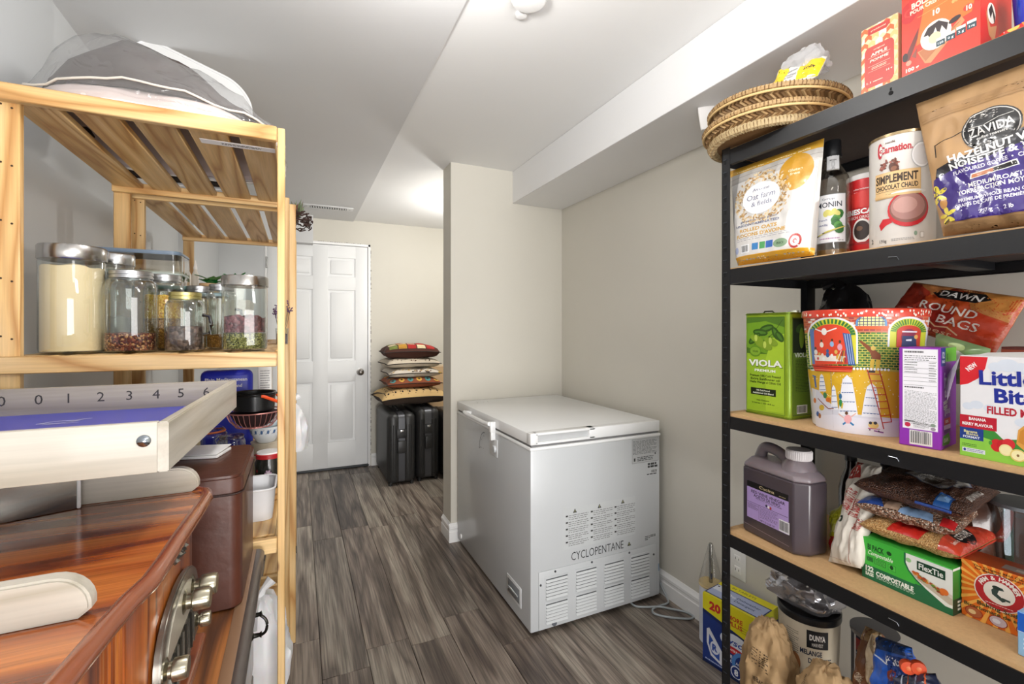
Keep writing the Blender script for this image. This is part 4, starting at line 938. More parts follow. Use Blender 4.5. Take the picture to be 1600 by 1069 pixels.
# ---- olive oil tin
t = thing('oil_tin', 'green rectangular olive oil tin with olive branch print, beside the holiday tin', 'tin', (1.240, .990, 1.0285), RA - .02)
G1, G2 = mat('8fae2c', .22, .25, .05, 10, 0, .4), mat('2f4a14', .3, .2, .1, 20, 0, .3)
w_, d_, h_ = .146, .098, .300
MB().prism([(a, b) for a, b in rrect(w_, d_, .012, 5)], .003, h_ - .003, G1, plane='XY').build('body', t)
for z in (0, h_ - .006): MB().prism([(a - .0015, b - .0015) for a, b in rrect(w_ + .003, d_ + .003, .013, 5)], z, z + .006, mat('7f9a34', .25, .6), .0015, 'XY').build('seam_rim', t)
MB().tube([(.03, .045, h_), (.035, .045, h_ + .006), (.06, .045, h_ + .006), (.066, .045, h_)], .0022, mat('3a3f2a', .3, .7), 8).build('carry_handle', t); MB().lathe([(.014, 0), (.014, .006), (0, .007)], (.115, .06, h_), mat('c7c9b8', .3, .5), 20).build('cap', t)
A = Art(w_, h_); a, b = .04, .96
A.rect(.06, .03, .90, .96, '3e5c14').rect(.066, .034, .893, .955, '93b62a').poly([(.066, .6), (.893, .6), (.893, .955), (.066, .955)], '4c7320').poly([(.066, .66), (.55, .60), (.893, .60), (.893, .86), (.5, .92), (.066, .90)], '6f9a22').poly([(.5, .05), (.893, .05), (.893, .8), (.62, .75), (.5, .55)], 'a4c532')
A.line([(.86, .93), (.66, .80), (.45, .73), (.25, .69)], .010, '2c4410')
for x, y, r, l in ((.52, .85, .25, .16), (.38, .81, -.1, .17), (.72, .80, -1.1, .14), (.25, .75, .7, .17), (.55, .72, .9, .12), (.80, .77, -.9, .12)): A.ell(x, y, l, .035, '2f5216', 14, r).ell(x, y, l * .8, .015, '4d7a26', 10, r)
for x, y in ((.40, .70), (.30, .745), (.62, .72), (.50, .68)): A.ell(x, y, .075, .075, '7f9c2a', 18, 1.2).ell(x - .015, y + .01, .035, .035, 'b7c95a', 10)
A.ell(.27, .625, .13, .055, '5f8a24', 20).ell(.27, .625, .115, .042, '7fa52e', 20).text('Viola', .27, .625, .022, '3a5a14', shear=.2)
A.text('VIOLA', .485, .508, .062, '2c3d14', w=.76, bold=.05).text('VIOLA', .480, .511, .060, 'f2f5ea', w=.74, bold=.035).text('PREMIUM', .48, .438, .024, 'f2f5ea', w=.46, bold=.03)
for i, s in enumerate(('Premium 10% Cold Pressed', 'Extra Sunflower oil', 'Huile Vierge d Olive Oil')): A.text(s, .48, .386 - i * .032, .022, '26380c', w=.68 - .04 * (i == 1), bold=.02)
A.rect(.16, .195, .72, .262, '1a2410').text('10% Cold Pressed', .44, .242, .016, 'e9efd9', w=.3).text('Additional Oil Blend', .44, .215, .016, 'e9efd9', w=.46).text('Net Content', .44, .145, .013, '26380c', w=.28).text('3 Litres / 101.4 fl oz', .44, .115, .014, '26380c', w=.5)
A.put(front, t)
A = Art(d_, h_); A.rect(.12, .03, .95, .95, '4a5f1e').rect(.14, .04, .93, .94, '6d8a26').rect(.14, .62, .93, .94, '1f2a12').text('VIOLA', .5, .60, .04, 'f2f5ea', w=.6, bold=.03).small(.25, .25, .85, .56, 22, '2a3a10', .45).ell(.45, .85, .2, .04, '3c5a20', 12, .4).bars(.3, .05, .75, .13).ell(.5, .76, .1, .1, '7f9c2a', 12)
A.put(right_of(w_), t)

# ---- holiday tin
tc = (1.318, .705); rb, rt, th_ = .108, .130, .298
ca = math.atan2(tc[1], tc[0])
t = thing('cookie_tin', 'big tapered holiday biscuit tin with winter village scene and red rim', 'tin', (tc[0], tc[1], 1.0285), ca - PI / 2)
WT = mat('e8e6ea', .3, .05, .02, 10, 0, .5)
rad = lambda z: rb + (rt - rb) * z / th_
MB().lathe([(rb - .004, 0), (rb, .003), (rad(.281), .281)], (0, 0, 0), WT, 72).build('body', t)
MB().lathe([(rt - .003, .281), (rt + .0012, .2815), (rt + .0022, .297), (rt + .001, .300), (rt - .006, .3015), (0, .3015)], (0, 0, 0), mat('d8402a', .3, .05, .05, 20, 0, .5), 72).build('lid', t, label='orange-red lid with white dots')
def U(px): return math.asin(max(-.99, min(.99, (px - 1359) / 105.)))           # photo column on the tin -> angle round it
def cyl(x, y, o): a = x * 10; z = y; r = rad(z) + o; return Vector((r * math.sin(a), -r * math.cos(a), z))
def BY(px): return 684 - .00135 * (px - 1372) ** 2 if px < 1372 else 684 - .0012 * (px - 1372) ** 2
A = Art(.1, 1)
def tp(u, v): u, v = 1240 + u / 4.646, 470 + v / 4.646; bs = BY(u); return (U(u), max(.0, .298 * (bs - v) / (bs - 486)))
def TPoly(pts, c): A.poly([tp(*p) for p in pts], c)
def TE(cx, cy, rx, ry, c, n=18, a0=0, a1=2 * PI): TPoly([(cx + rx * math.cos(a0 + (a1 - a0) * i / n), cy - ry * math.sin(a0 + (a1 - a0) * i / n)) for i in range(n + (1 if a1 - a0 < 6.2 else 0))], c)
def TL(pts, wd, c):
    for p, q in zip(pts[:-1], pts[1:]):
        d = Vector((q[0] - p[0], q[1] - p[1])); 
        if d.length < 1e-6: continue
        n = Vector((-d.y, d.x)).normalized() * wd / 2; TPoly([(p[0] + n.x, p[1] + n.y), (q[0] + n.x, q[1] + n.y), (q[0] - n.x, q[1] - n.y), (p[0] - n.x, p[1] - n.y)], c)
TPoly([(70, 480)] + [(x, 500 + 15 * math.sin(x / 90)) for x in range(120, 1000, 60)] + [(1010, 500), (985, 840), (760, 850), (400, 830), (120, 760)], 'e0b02a')
TPoly([(60, 120), (300, 110), (1025, 120), (1010, 235), (60, 235)], 'c9785a')
R = random.Random(12)
for i in range(6):
    for j in range(22):
        x = 60 + j * 44 + (i % 2) * 20; TPoly([(x, 130 + i * 17), (x + 36, 130 + i * 17), (x + 36, 142 + i * 17), (x, 142 + i * 17)], R.choice(['b2402e', 'c8573a', 'a33a4a', 'd97a4a', 'e8e2dc']))
TPoly([(60, 230), (1015, 235), (1000, 520), (500, 500), (80, 480)], 'c9c05a')
for i in range(15):
    for j in range(24):
        x = 70 + j * 39 + (i % 2) * 18; y = 238 + i * 18
        if y < 495 or x > 480: TPoly([(x, y), (x + 32, y), (x + 32, y + 12), (x, y + 12)], R.choice(['2f6a32', '3f7a3a', '2a5c2e', '5a8a3a', '3a6f2f']))
def arch(cx, top, w, base, th, c1, c2, inner):
    TPoly([(cx - w - th - 14, base)] + [(cx - (w + th + 14) * math.cos(i * PI / 16), top + w * .55 - (w * .55 + th + 14) * math.sin(i * PI / 16)) for i in range(17)] + [(cx + w + th + 14, base)], 'e7e9f2')
    TPoly([(cx - w - th, base)] + [(cx - (w + th) * math.cos(i * PI / 16), top + w * .55 - (w * .55 + th) * math.sin(i * PI / 16)) for i in range(17)] + [(cx + w + th, base)], c1)
    for i in range(18):
        a = (i + .5) * PI / 18; p0 = (cx - (w + 4) * math.cos(a), top + w * .55 - (w * .55 + 4) * math.sin(a)); p1 = (cx - (w + th - 4) * math.cos(a), top + w * .55 - (w * .55 + th - 4) * math.sin(a)); TL([p0, p1], w * .11, c2)
    TPoly([(cx - w, base)] + [(cx - w * math.cos(i * PI / 16), top + w * .55 - w * .55 * math.sin(i * PI / 16)) for i in range(17)] + [(cx + w, base)], inner)
arch(315, 175, 150, 470, 42, 'd9d23a', '3a7a3a', 'e04a30'); arch(880, 185, 85, 340, 46, 'cfd23e', '4f8a34', 'c9402e')
TPoly([(408, 240), (470, 250), (500, 480), (445, 475), (430, 360)], '3d5f9a'); 
for k in range(3): TL([(425 + k * 18, 250), (455 + k * 16, 470)], 4, 'c7d3ea')
TPoly([(140, 210), (180, 200), (165, 470), (140, 470)], '5a78b0')
TL([(190, 205), (265, 235), (365, 205)], 9, 'f3efe9'); TE(265, 228, 22, 26, 'f3efe9')
TPoly([(140, 465), (480, 487), (470, 530), (160, 515)], 'd23a26'); TL([(140, 478), (485, 500)], 6, '8a2018'); TL([(165, 505), (470, 522)], 5, 'f08a60')
TPoly([(165, 398), (430, 412), (425, 452), (175, 440)], 'efe6dc')
for x, y, c, q in ((182, 350, '5a3a28', 10), (184, 378, 'e9e4d8', 16), (238, 296, '6a4228', 9), (238, 325, 'f0e6da', 17), (325, 292, '5a3a28', 9), (322, 322, '8fb4dc', 17), (386, 305, '5f3b26', 10), (384, 345, 'd9a0b0', 20), (352, 380, 'd9b45a', 13), (284, 372, '3a5f98', 12), (284, 402, '3a5f98', 15), (215, 392, 'd9b45a', 10), (240, 402, 'f2e2d4', 12), (200, 425, 'c43a3a', 9), (318, 408, 'f2efe6', 12), (372, 420, 'd8a838', 20), (420, 440, 'b83a2c', 16), (250, 430, 'f2f2ee', 12)): TE(x, y, q, q * 1.25, c, 9)
for k in range(5): TL([(395 + k * 8, 370), (350 + k * 20, 465)], 5, ['e8e3da', 'c43a3a', '3a6a4a', 'e0b84a', '7a3a6a'][k])
TPoly([(505, 200)] + [(615 - 110 * math.cos(i * PI / 14), 165 - 55 * math.sin(i * PI / 14)) for i in range(15)] + [(728, 200)], '5f8fc0'); TPoly([(522, 190)] + [(615 - 92 * math.cos(i * PI / 14), 165 - 48 * math.sin(i * PI / 14)) for i in range(15)] + [(710, 190)], 'e8e6a0')
for k in range(7): TL([(535 + k * 27, 125), (535 + k * 27, 192)], 5, '4a4a6a')
for k in range(3): TL([(520, 140 + k * 20), (712, 140 + k * 20)], 5, '4a4a6a')
TPoly([(500, 192), (732, 192), (728, 216), (508, 216)], 'd8602e')
TE(880, 270, 55, 60, '8a2a4a', 14); TPoly([(830, 225), (935, 225), (935, 235), (830, 235)], 'e6e0ea'); TPoly([(835, 260), (930, 260), (940, 335), (830, 335)], '35406a'); TE(930, 265, 14, 16, 'e2b060', 8); TPoly([(860, 285), (900, 280), (900, 295), (860, 295)], 'e9e9f2')
TPoly([(525, 300), (545, 298), (640, 360), (690, 400), (690, 435), (625, 430), (610, 385)], '8a4a26'); TE(632, 352, 18, 18, 'e0c060', 10); TPoly([(615, 435), (645, 435), (635, 515), (608, 515)], 'd9b43a'); TPoly([(655, 435), (688, 435), (680, 515), (655, 515)], 'd9b43a'); TPoly([(600, 515), (650, 512), (650, 530), (600, 530)], '3a2a2a')
for x in range(490, 760, 26): TE(x, 505, 10, 10, 'f2f2f6', 8)
for k in range(120): TE(R.uniform(110, 980), R.uniform(530, 830), 4, 4, 'fbf4d8', 6)
TPoly([(105, 640), (175, 660), (300, 780), (420, 830), (560, 850), (760, 850), (985, 830), (980, 1000), (120, 1000)], 'dcdbe6')
for cx, top, hw, bs in ((214, 540, 34, 670), (316, 625, 32, 810), (432, 550, 84, 850), (625, 605, 80, 855)):
    TPoly([(cx, top), (cx + hw * .45, top + (bs - top) * .12), (cx + hw * .7, top + (bs - top) * .45), (cx + hw, bs), (cx - hw, bs), (cx - hw * .7, top + (bs - top) * .45), (cx - hw * .45, top + (bs - top) * .12)], 'efeff5')
    for k in range(4):
        y = top + (bs - top) * (.2 + .23 * k); ww = hw * (.45 + .14 * k)
        for j in range(5): TE(cx - ww + (j + .5) * ww * 2 / 5, y, ww / 5, 6, '3f5f9c', 6, PI, 2 * PI)
TPoly([(120, 850), (300, 845), (600, 870), (980, 850), (980, 1010), (120, 1010)], 'e6e4ee')
TL([(145, 560), (150, 640)], 16, '4a6aa8'); TL([(125, 550), (160, 560)], 10, '4a6aa8'); TL([(145, 660), (120, 760)], 14, 'e8e4ea')
TE(235, 700, 18, 24, '3a7a4a', 8); TE(265, 735, 26, 18, 'd8722a', 8); TE(195, 790, 26, 22, 'd8b43a', 10); TL([(165, 720), (260, 800), (310, 800)], 6, '8a3a2a'); TE(150, 835, 16, 20, '3f62a0', 8); TE(170, 850, 14, 20, 'a86a3a', 8); TE(130, 735, 14, 20, 'd87a3a', 8)
TE(372, 710, 14, 22, '2f6a9a', 8); TE(372, 760, 14, 30, '2f8a4a', 8); TL([(380, 800), (390, 760)], 12, 'd8b43a')
TE(430, 880, 34, 34, 'f0b0b4', 10); TE(420, 835, 14, 14, '6a4228', 8); TL([(395, 870), (350, 840)], 9, 'e6b8a8'); TL([(460, 862), (500, 835)], 9, 'e6b8a8'); TL([(410, 905), (385, 920)], 14, '2f7fb8'); TL([(450, 905), (480, 925)], 14, '2f7fb8')
TE(645, 915, 44, 26, 'e8c87a', 12); TE(620, 900, 14, 12, '2a2a3a', 8); TE(660, 898, 16, 12, '2a2a3a', 8); TL([(600, 940), (700, 940)], 6, 'c25a8a'); TL([(650, 955), (730, 962)], 10, '8a4a9a'); TE(615, 950, 7, 7, '3a3a4a', 6); TE(690, 955, 7, 7, '3a3a4a', 6)
TL([(590, 510), (730, 935)], 8, 'b8321e'); TL([(680, 510), (760, 760), (790, 880)], 8, 'b8321e')
for k in range(8): TL([(600 + k * 17, 540 + k * 50), (690 + k * 14, 540 + k * 48)], 6, 'c8452a')
A.put(cyl, t, 'printed_scene', .006, .00015)
A = Art(.1, 1)
for k in range(60): A.ell(R.uniform(-1.4, 1.4), R.uniform(.284, .295), .016, .0030, 'f6e8d8', 7)
A.put(lambda x, y, o: Vector(((rt + .0027 + o) * math.sin(x * 10), -(rt + .0027 + o) * math.cos(x * 10), y)), t, 'dots', .02)
MB().tube([Vector(cyl(U(1304) / 10, z, .0003)) for z in (.004, .08, .16, .26)], .0005, mat('6a6a70', .5), 4).build('side_seam', t)

# ---- purple cereal bar carton
t = carton_box('snack_carton', 'purple carton with white nutrition panel facing out and barcode', 'box', (1.200, .569, 1.0285), (.011, -.069), .070, .105, .213, '8a2fa8')
A = Art(.070, .213)
A.rect(.09, .175, .93, .985, 'd9cfe2').rect(.10, .18, .92, .98, 'efedf2').small(.14, .94, .6, .97, 1, '333333', .6).small(.14, .865, .88, .925, 3, '555555', .35)
for y in (.86, .79, .74, .70, .66, .62): A.line([(.12, y), (.90, y)], .008, '555555')
A.small(.14, .74, .45, .86, 5, '666666', .3).small(.72, .66, .88, .86, 8, '888888', .3).small(.14, .585, .6, .61, 1, '333333', .5)
for k in range(5): A.small(.14, .50 - k * .068, .90, .57 - k * .068, 5, '777777', .3, rot=-.02)
A.small(.14, .245, .4, .262, 1, '444444', .5).ell(.22, .215, .07, .023, 'c02a4a').small(.36, .19, .72, .25, 6, '888888', .35).ell(.82, .235, .06, .016, '8a9a8a').ell(.82, .197, .06, .016, '9a8a9a')
A.bars(.26, .02, .80, .165, '5a5a5a', 'dedada').text('0 58496 12345', .5, .155, .008, '333333', w=.4)
A.put(front, t)
A = Art(.105, .213); A.rect(0, .82, .28, 1, '1e2f8c').text('12', .14, .93, .06, 'f4f4ff', w=.13, bold=.04).text('BARS', .14, .865, .025, 'f4f4ff', w=.16, bold=.04).rect(.28, .86, 1, 1, '6fbf3a').text('1g', .38, .93, .07, '1f4a1a', w=.1, bold=.02)
A.text('fruit', .36, .68, .16, 'e9e4ee', w=.36, bold=.01).text('to go', .40, .56, .10, 'f4f0f6', w=.36, bold=.03).text('peanut', .26, .47, .05, 'e8eedd', w=.26, rot=.15, bold=.03).text('crunch', .26, .42, .05, 'e8eedd', w=.24, rot=.15, bold=.03).text('granola', .38, .38, .07, 'cfc8d8', w=.34, bold=.02)
A.rect(.18, .235, .6, .30, 'c2333a').text('100%', .36, .268, .03, 'ffffff', w=.2).rect(.18, .19, .6, .232, 'd7c3df').rect(.18, .155, .6, .187, '5a3a7a').poly([(.08, .04), (.12, .13), (.5, .15), (.6, .06), (.5, .03)], '4f9a3a').text('GRAIN', .3, .085, .04, 'f2f7ea', w=.28)
A.put(right_of(.070), t)

# ---- muffin carton
t = carton_box('muffin_carton', 'white and green filled muffins carton with red NEW corner, right of the purple one', 'box', (1.209, .469, 1.0285), (-.004, -.092), .200, .065, .200, 'f0eff2')
A = Art(.128, .200)
A.poly([(0, .70), (0, .99), (.33, .99), (.30, .88), (.22, .78), (.10, .72)], 'd8232e').text('NEW', .14, .89, .045, 'ffffff', w=.15, bold=.03, rot=.75)
for x, y, r in ((.42, .90, .09), (.55, .92, .12), (.7, .9, .1), (.85, .92, .12), (.2, .52, .08), (.1, .50, .07), (.35, .5, .07), (.7, .40, .08), (.85, .38, .08)): A.ell(x, y, r, r * .5, 'dfe6f2')
A.text('Little', .54, .80, .135, '1f2f96', w=.62, bold=.03, rot=.03).text('Bites', .68, .635, .130, '1f2f96', w=.56, bold=.035, rot=.03)
A.text('FILLED MUFFINS', .72, .488, .070, 'b81f34', w=.80, bold=.035, rot=.01)
A.poly([(0, .10), (0, .30), (.1, .33), (.2, .27), (.3, .31), (.4, .29), (.5, .22), (.65, .24), (.8, .16), (1, .18), (1, .0), (0, .0)], '3f8f3a').poly([(0, 0), (0, .20), (.15, .23), (.35, .20), (.6, .10), (1, .06), (1, 0)], '8fce4a')
A.rect(0, .285, .43, .41, 'c01f34').text('BANANA', .21, .378, .028, 'ffffff', w=.2, bold=.03).text('BERRY FLAVOUR', .21, .325, .028, 'ffffff', w=.36, bold=.03)
A.rect(0, .17, .28, .285, '1f3f8a').text('Banana', .13, .25, .025, 'f0e8a0', w=.16, bold=.02).text('Baies', .15, .225, .022, 'f0e8a0', w=.14).text('FORMAT', .14, .195, .022, 'e8eef8', w=.2, bold=.03)
A.poly([(.64, .20), (.66, .33), (.76, .41), (.92, .42), (1, .40), (1, .17), (.85, .14), (.72, .15)], 'e0a04a').poly([(.66, .22), (.68, .32), (.78, .39), (.92, .40), (1, .38), (1, .2), (.85, .16)], 'd08a36').ell(.88, .26, .12, .12, '7a3a22', 14).ell(.88, .26, .08, .07, '9a4a2a', 10)
A.ell(.43, .155, .07, .06, 'd22a2e').ell(.50, .165, .07, .055, 'c8202a').ell(.56, .185, .07, .05, 'd83038').ell(.36, .17, .02, .02, '4f9a3a').ell(.53, .125, .075, .055, 'f1e2a0').ell(.53, .125, .06, .042, 'f7edb8').ell(.66, .095, .085, .058, 'e9d27a').ell(.66, .095, .07, .045, 'f7edb8').ell(.66, .095, .015, .012, '8a6a3a')
A.small(.03, .10, .2, .13, 2, '2a5a2a', .4).rect(.03, .045, .30, .085, 'dfe6ee').ell(.06, .065, .018, .015, '2a3f9a', 6).small(.09, .05, .28, .08, 2, '5a6a9a', .4)
A.put(front, t)
MB().add([Vector((0, .001, .198)), Vector((0, .063, .198)), Vector((-.048, .05, .145)), Vector((-.022, .004, .105))], [(0, 1, 2, 3)], mat('cfcdd0', .6)).build('torn_flap', t, label='torn grey-white end flap')
MB().add([Vector((.02, .001, .200)), Vector((.19, .001, .200)), Vector((.185, .03, .214)), Vector((.09, .035, .210)), Vector((.03, .03, .206))], [(0, 1, 2, 3, 4)], mat('dcd9d6', .6)).build('top_flap', t); MB().box(.115, .135, .02, .03, .207, .217, mat('d8b860', .4)).build('tape_tab', t)

# ---- pouches and bags: a skin stretched over four corners
def pouch(name, label, cat, corners, th, body, crumple=.004, seed=0, nu=64, nv=56, bulge=.5, group=None, mname='pouch', nrm=None):
    TL_, TR_, BR_, BL_ = [Vector(c) for c in corners]; O = (BL_ + BR_) / 2
    n = ((TR_ - TL_ + BR_ - BL_).cross(TL_ - BL_ + TR_ - BR_)).normalized()
    if nrm and n.dot(Vector(nrm)) < 0: n = -n
    t = thing(name, label, cat, O, 0, group); wd = ((TR_ - TL_).length + (BR_ - BL_).length) / 2; ht = ((TL_ - BL_).length + (TR_ - BR_).length) / 2
    def pos(u, v, side):
        p = (BL_ * (1 - u) + BR_ * u) * (1 - v) + (TL_ * (1 - u) + TR_ * u) * v - O
        X, Y = 2 * u - 1, v
        e = max(0, 1 - X ** 4) ** .5 * (max(0, 1 - abs(2 * Y - 1) ** 3.5) ** .5 if bulge == .5 else (min(1, Y / .06) ** .5 * max(0, 1 - Y) ** .55 * 1.15))
        c = noise.noise(Vector((u * 5, v * 5, seed))) * crumple + noise.noise(Vector((u * 14, v * 11, seed))) * crumple * .5
        return p + n * (side * th / 2 * e + c * min(1, e * 2 + .2))
    mb = MB().grid(lambda u, v: pos(u, v, 1), nu, nv, body).grid(lambda u, v: pos(u, v, -1), nu, nv, body); mb.build(mname, t, weld=True, ang=60)
    G = [[pos(i / nu, j / nv, 1) for i in range(nu + 1)] for j in range(nv + 1)]
    def sf(x, y, o):
        a = min(nu - 1e-6, max(0, x / wd * nu)); b = min(nv - 1e-6, max(0, y / ht * nv)); i, j = int(a), int(b); a -= i; b -= j
        return G[j][i].lerp(G[j][i + 1], a).lerp(G[j + 1][i].lerp(G[j + 1][i + 1], a), b) + n * (o + .0006)
    sf.clip = True
    return t, sf, Art(wd, ht), pos, n
FOIL = mat('cfcbc6', .25, .25, .06, 12, .1)
# tea bags pouch
t, sf, A, pos, n = pouch('tea_pouch', 'orange and brown round tea bags pouch leaning behind the holiday tin', 'pouch', [onx(1428, 441, 1.53), onx(1608, 466, 1.50), onx(1552, 558, 1.46), onx(1384, 502, 1.50)], .05, mat('c4501e', .3, .05, .1, 8, .1, .3), .006, 3, nrm=(-1, 0, 0))
A.rect(0, 0, 1, 1, 'b8481c').poly([(0, .1), (.25, .2), (.3, 1), (0, 1)], 'a02c1c').poly([(.3, .75), (.5, 1), (.08, 1)], 'c8824a').poly([(.55, 1), (1, 1), (1, .55), (.7, .6)], 'c07f3c').poly([(.62, .1), (.98, .05), (1, .5), (.72, .62)], 'c23c1a').poly([(.02, .55), (.2, .45), (.28, .8), (.1, .95)], 'b03a26').poly([(.3, .1), (.6, .05), (.6, .5), (.3, .6)], '9a2416')
A.rect(0, .955, 1, 1, 'b07a44')
A.poly([(.30, .80), (.38, .90), (.72, .93), (.80, .84), (.70, .74), (.38, .72)], '181615').poly([(.42, .91), (.70, .94), (.68, .99), (.44, .98)], '7a1d12').text('Dawn', .56, .955, .035, 'd9a868', shear=.2, w=.16).text('DAWN', .55, .825, .105, 'e9e6e0', w=.36, bold=.02, shear=.15)
A.text('ROUND', .52, .54, .15, 'ece6dd', w=.50, bold=.012).text('TEA BAGS', .50, .34, .15, 'ece6dd', w=.66, bold=.012).line([(.3, .2), (.42, .26), (.5, .18), (.6, .22), (.7, .14)], .012, 'd9b48a').text('finest', .5, .12, .08, 'e0b890', w=.3, shear=.3, bold=0)
A.put(sf, t, step=.007)
# black plastic bag
t = thing('plastic_bag', 'crumpled glossy black plastic bag above the holiday tin', 'bag', (1.515, .86, 1.0285)); g = bag_shape(.05, .05, .11, lambda a, b: .385, .02, 3)
MB().grid(g, 44, 26, mat('141416', .18, 0, .2, 20, .5, .5)).build('film', t, weld=True); MB().tube([(0, .0, .37), (.01, .03, .395), (-.01, .06, .385)], [.02, .016, .01], mat('141416', .2, 0, .2, 20, .5), 8).build('twisted_neck', t)
# green sachet, clear bag, red-brown box behind
t, sf, A, pos, n = pouch('snack_sachet', 'green and white snack sachet lying behind the purple carton', 'sachet', [onx(1462, 520, 1.36), onx(1548, 545, 1.33), onx(1540, 600, 1.33), onx(1462, 600, 1.36)], .03, mat('7f9a6a', .3, .1, .2, 20, .2), .004, 9, 16, 16, nrm=(-1, 0, 0))
A.poly([(.1, .6), (.5, .8), (.9, .6), (.9, .4), (.1, .4)], 'e8eadf').ell(.5, .85, .15, .08, 'b8cf8a'); A.put(sf, t, step=.007)
t = carton_box('tea_box', 'dark red-brown carton lying at the back behind the muffin carton', 'box', (1.36, .46, 1.0285), (0, -1), .18, .07, .215, '5a1f16'); A = Art(.18, .225); A.rect(0, .9, 1, .93, '8a3a22').small(.1, .7, .9, .85, 2, 'b8764a'); A.put(front, t)

# ---- tier 2: oats, syrup, coffee tins, coffee pouch
t, sf, A, pos, n = pouch('oat_pouch', 'white and gold rolled oats pouch at the far end of its shelf', 'pouch', [onx(1141, 268, 1.235), onx(1288, 216, 1.235), onx(1273, 399, 1.200), onx(1153, 415.5, 1.200)], .065, FOIL, .003, 1, 36, 36, 1, nrm=(-1, 0, 0))
A.rect(0, .0, 1, .06, 'e0a52c').rect(0, .965, 1, 1, 'b8892c').rect(0, .925, 1, .965, 'c99a34').text('resealable zip  -  ouverture facile', .5, .945, .014, 'f2e6c0', w=.8).rect(0, .84, 1, .925, 'b9b4ae').line([(0, .88), (1, .88)], .006, '8f8a84').rect(.02, .06, .98, .82, 'd3d0cc')
A.ell(.78, .76, .17, .17, 'c8942c').text('Gluten', .78, .78, .024, 'f4e8c4', w=.14).text('free', .78, .745, .024, 'f4e8c4', w=.1)
R = random.Random(5)
for k in range(330):
    a = R.random() * 2 * PI; r_ = R.uniform(.8, 1.25); A.ell(.42 + .27 * r_ * math.cos(a), .60 + .21 * r_ * math.sin(a), .020, .009, R.choice(['c9ad84', 'b8935f', 'e0cda8', '9c7a4c', 'd8c098']), 5, R.random() * 3)
A.ell(.42, .60, .225, .155, 'f0eff2').text('Avoine', .42, .69, .03, '6a6f8a', w=.2, bold=0, shear=.1).text('Oat farm', .42, .62, .055, '6a6f8a', w=.34, bold=.0, shear=.1).text('& fields', .43, .55, .045, '6a6f8a', w=.25, bold=0, shear=.1)
A.text('gluten free - sans gluten', .40, .395, .020, '7a7f96', w=.46).text('UNCONTAMINATED', .38, .355, .024, '6a6f8a', w=.56, bold=.02).text('ROLLED OATS', .40, .305, .032, 'c99a34', w=.48, bold=.03).text("FLOCONS D'AVOINE", .42, .255, .032, 'c99a34', w=.64, bold=.03).small(.1, .20, .8, .235, 2, '9a9aa4', .3)
A.bars(.17, .085, .29, .165, '444444', 'e9e9ea').ell(.09, .12, .035, .035, '9aa4c4').rect(.33, .10, .41, .165, '3a78b0').rect(.43, .10, .50, .165, '4f9a5a').rect(.51, .10, .60, .165, '3a68b0').ell(.69, .125, .085, .04, '7f9a7a').text('BIO', .69, .125, .02, '2f4a34', w=.08).ell(.85, .125, .065, .065, 'a8322e').ell(.85, .125, .045, .045, 'f0eaea').ell(.85, .125, .022, .022, 'a8322e').text('1.2 KG', .42, .03, .018, 'fdf3d8', w=.1)
A.put(sf, t, step=.007, lift=.0001, m=lambda h: mat(h, .3, .05, .04, 40, 0, .2))
def at_cyl(u1, u2, X):
    a1, a2 = math.atan((u1 - 800) / F) + TH, math.atan((u2 - 800) / F) + TH; am = (a1 + a2) / 2; D = X / math.sin(am); return D * math.cos(am), D * math.sin((a2 - a1) / 2), am
def cylmap(r): return lambda x, y, o: Vector(((r(y) + o + .0003) * math.sin(x / r(y)), -(r(y) + o + .0003) * math.cos(x / r(y)), y))
y_, r_, am = at_cyl(1272, 1331, 1.285)
t = thing('syrup_bottle', 'clear vanilla syrup bottle with black cap and white label', 'bottle', (1.285, y_, 1.4655), -am)
SY = glassm('syrup', 'dcd8d2', .08, .7); hb = .286
prof = [(r_ * .9, .001), (r_, .006), (r_, .02), (r_ * .985, .03), (r_, .04), (r_, .165), (r_ * .97, .172), (r_ * 1.0, .178), (r_ * .97, .186), (r_ * .98, .192), (r_ * .85, .215), (r_ * .6, .235), (r_ * .42, .250), (r_ * .40, .275)]
MB().lathe(prof, (0, 0, 0), SY, 44, cap=False).build('glass', t)
MB().lathe([(0, .004), (r_ * .93, .006), (r_ * .95, .022), (0, .022)], (0, 0, 0), mat('b08a50', .2, 0, .1, 20, 0, .5), 32).build('syrup', t, label='amber syrup at the base')
MB().lathe([(r_ * .46, 0), (r_ * .47, .004), (r_ * .47, .036), (r_ * .44, .040), (0, .040)], (0, 0, .272), mat('16171a', .35, 0, .1, 60, 0, .3), 30).lathe([(r_ * .50, -.004), (r_ * .50, .002)], (0, 0, .272), mat('16171a', .35), 30).build('cap', t)
A = Art(.1, .286); 
A.rect(-.47, .135, .30, .575, '8f9296').rect(-.46, .14, .285, .57, 'f0f0f2').text('Syrup', -.10, .535, .018, '555a66', w=.28, shear=.2, bold=0).text('MONIN', -.08, .482, .048, '2a3140', w=.56, bold=.01)
for k in range(8): A.ell(.10 + .05 * math.cos(k), .40 - k * .022, .09, .035, ['3f7a34', '2f6a2c', '5a9a44'][k % 3], 10, .7 + k)
for k in range(5): A.ell(-.15 + k * .06, .40 + .012 * (k % 2), .06, .03, 'e0d87a', 10, k)
A.text('French', -.22, .345, .018, '6a6f9a', w=.2, shear=.2).text('vanilla', -.22, .30, .02, '6a6f9a', w=.22, shear=.2)
for k in range(5): A.line([(-.36 + k * .05, .20 + k * .008), (.05 + k * .05, .25 + .006 * k)], .03, ['4a3a24', 'd9cf6a', 'e8e0a0', '5a4a2a', 'cfc45a'][k])
A.small(-.3, .165, .15, .185, 1, 'b080b0', .5).text('750 ml', .17, .155, .012, '333333', w=.12)
A.put(cylmap(lambda y: r_ + .0003), t, 'printed_label', .005, .0002)
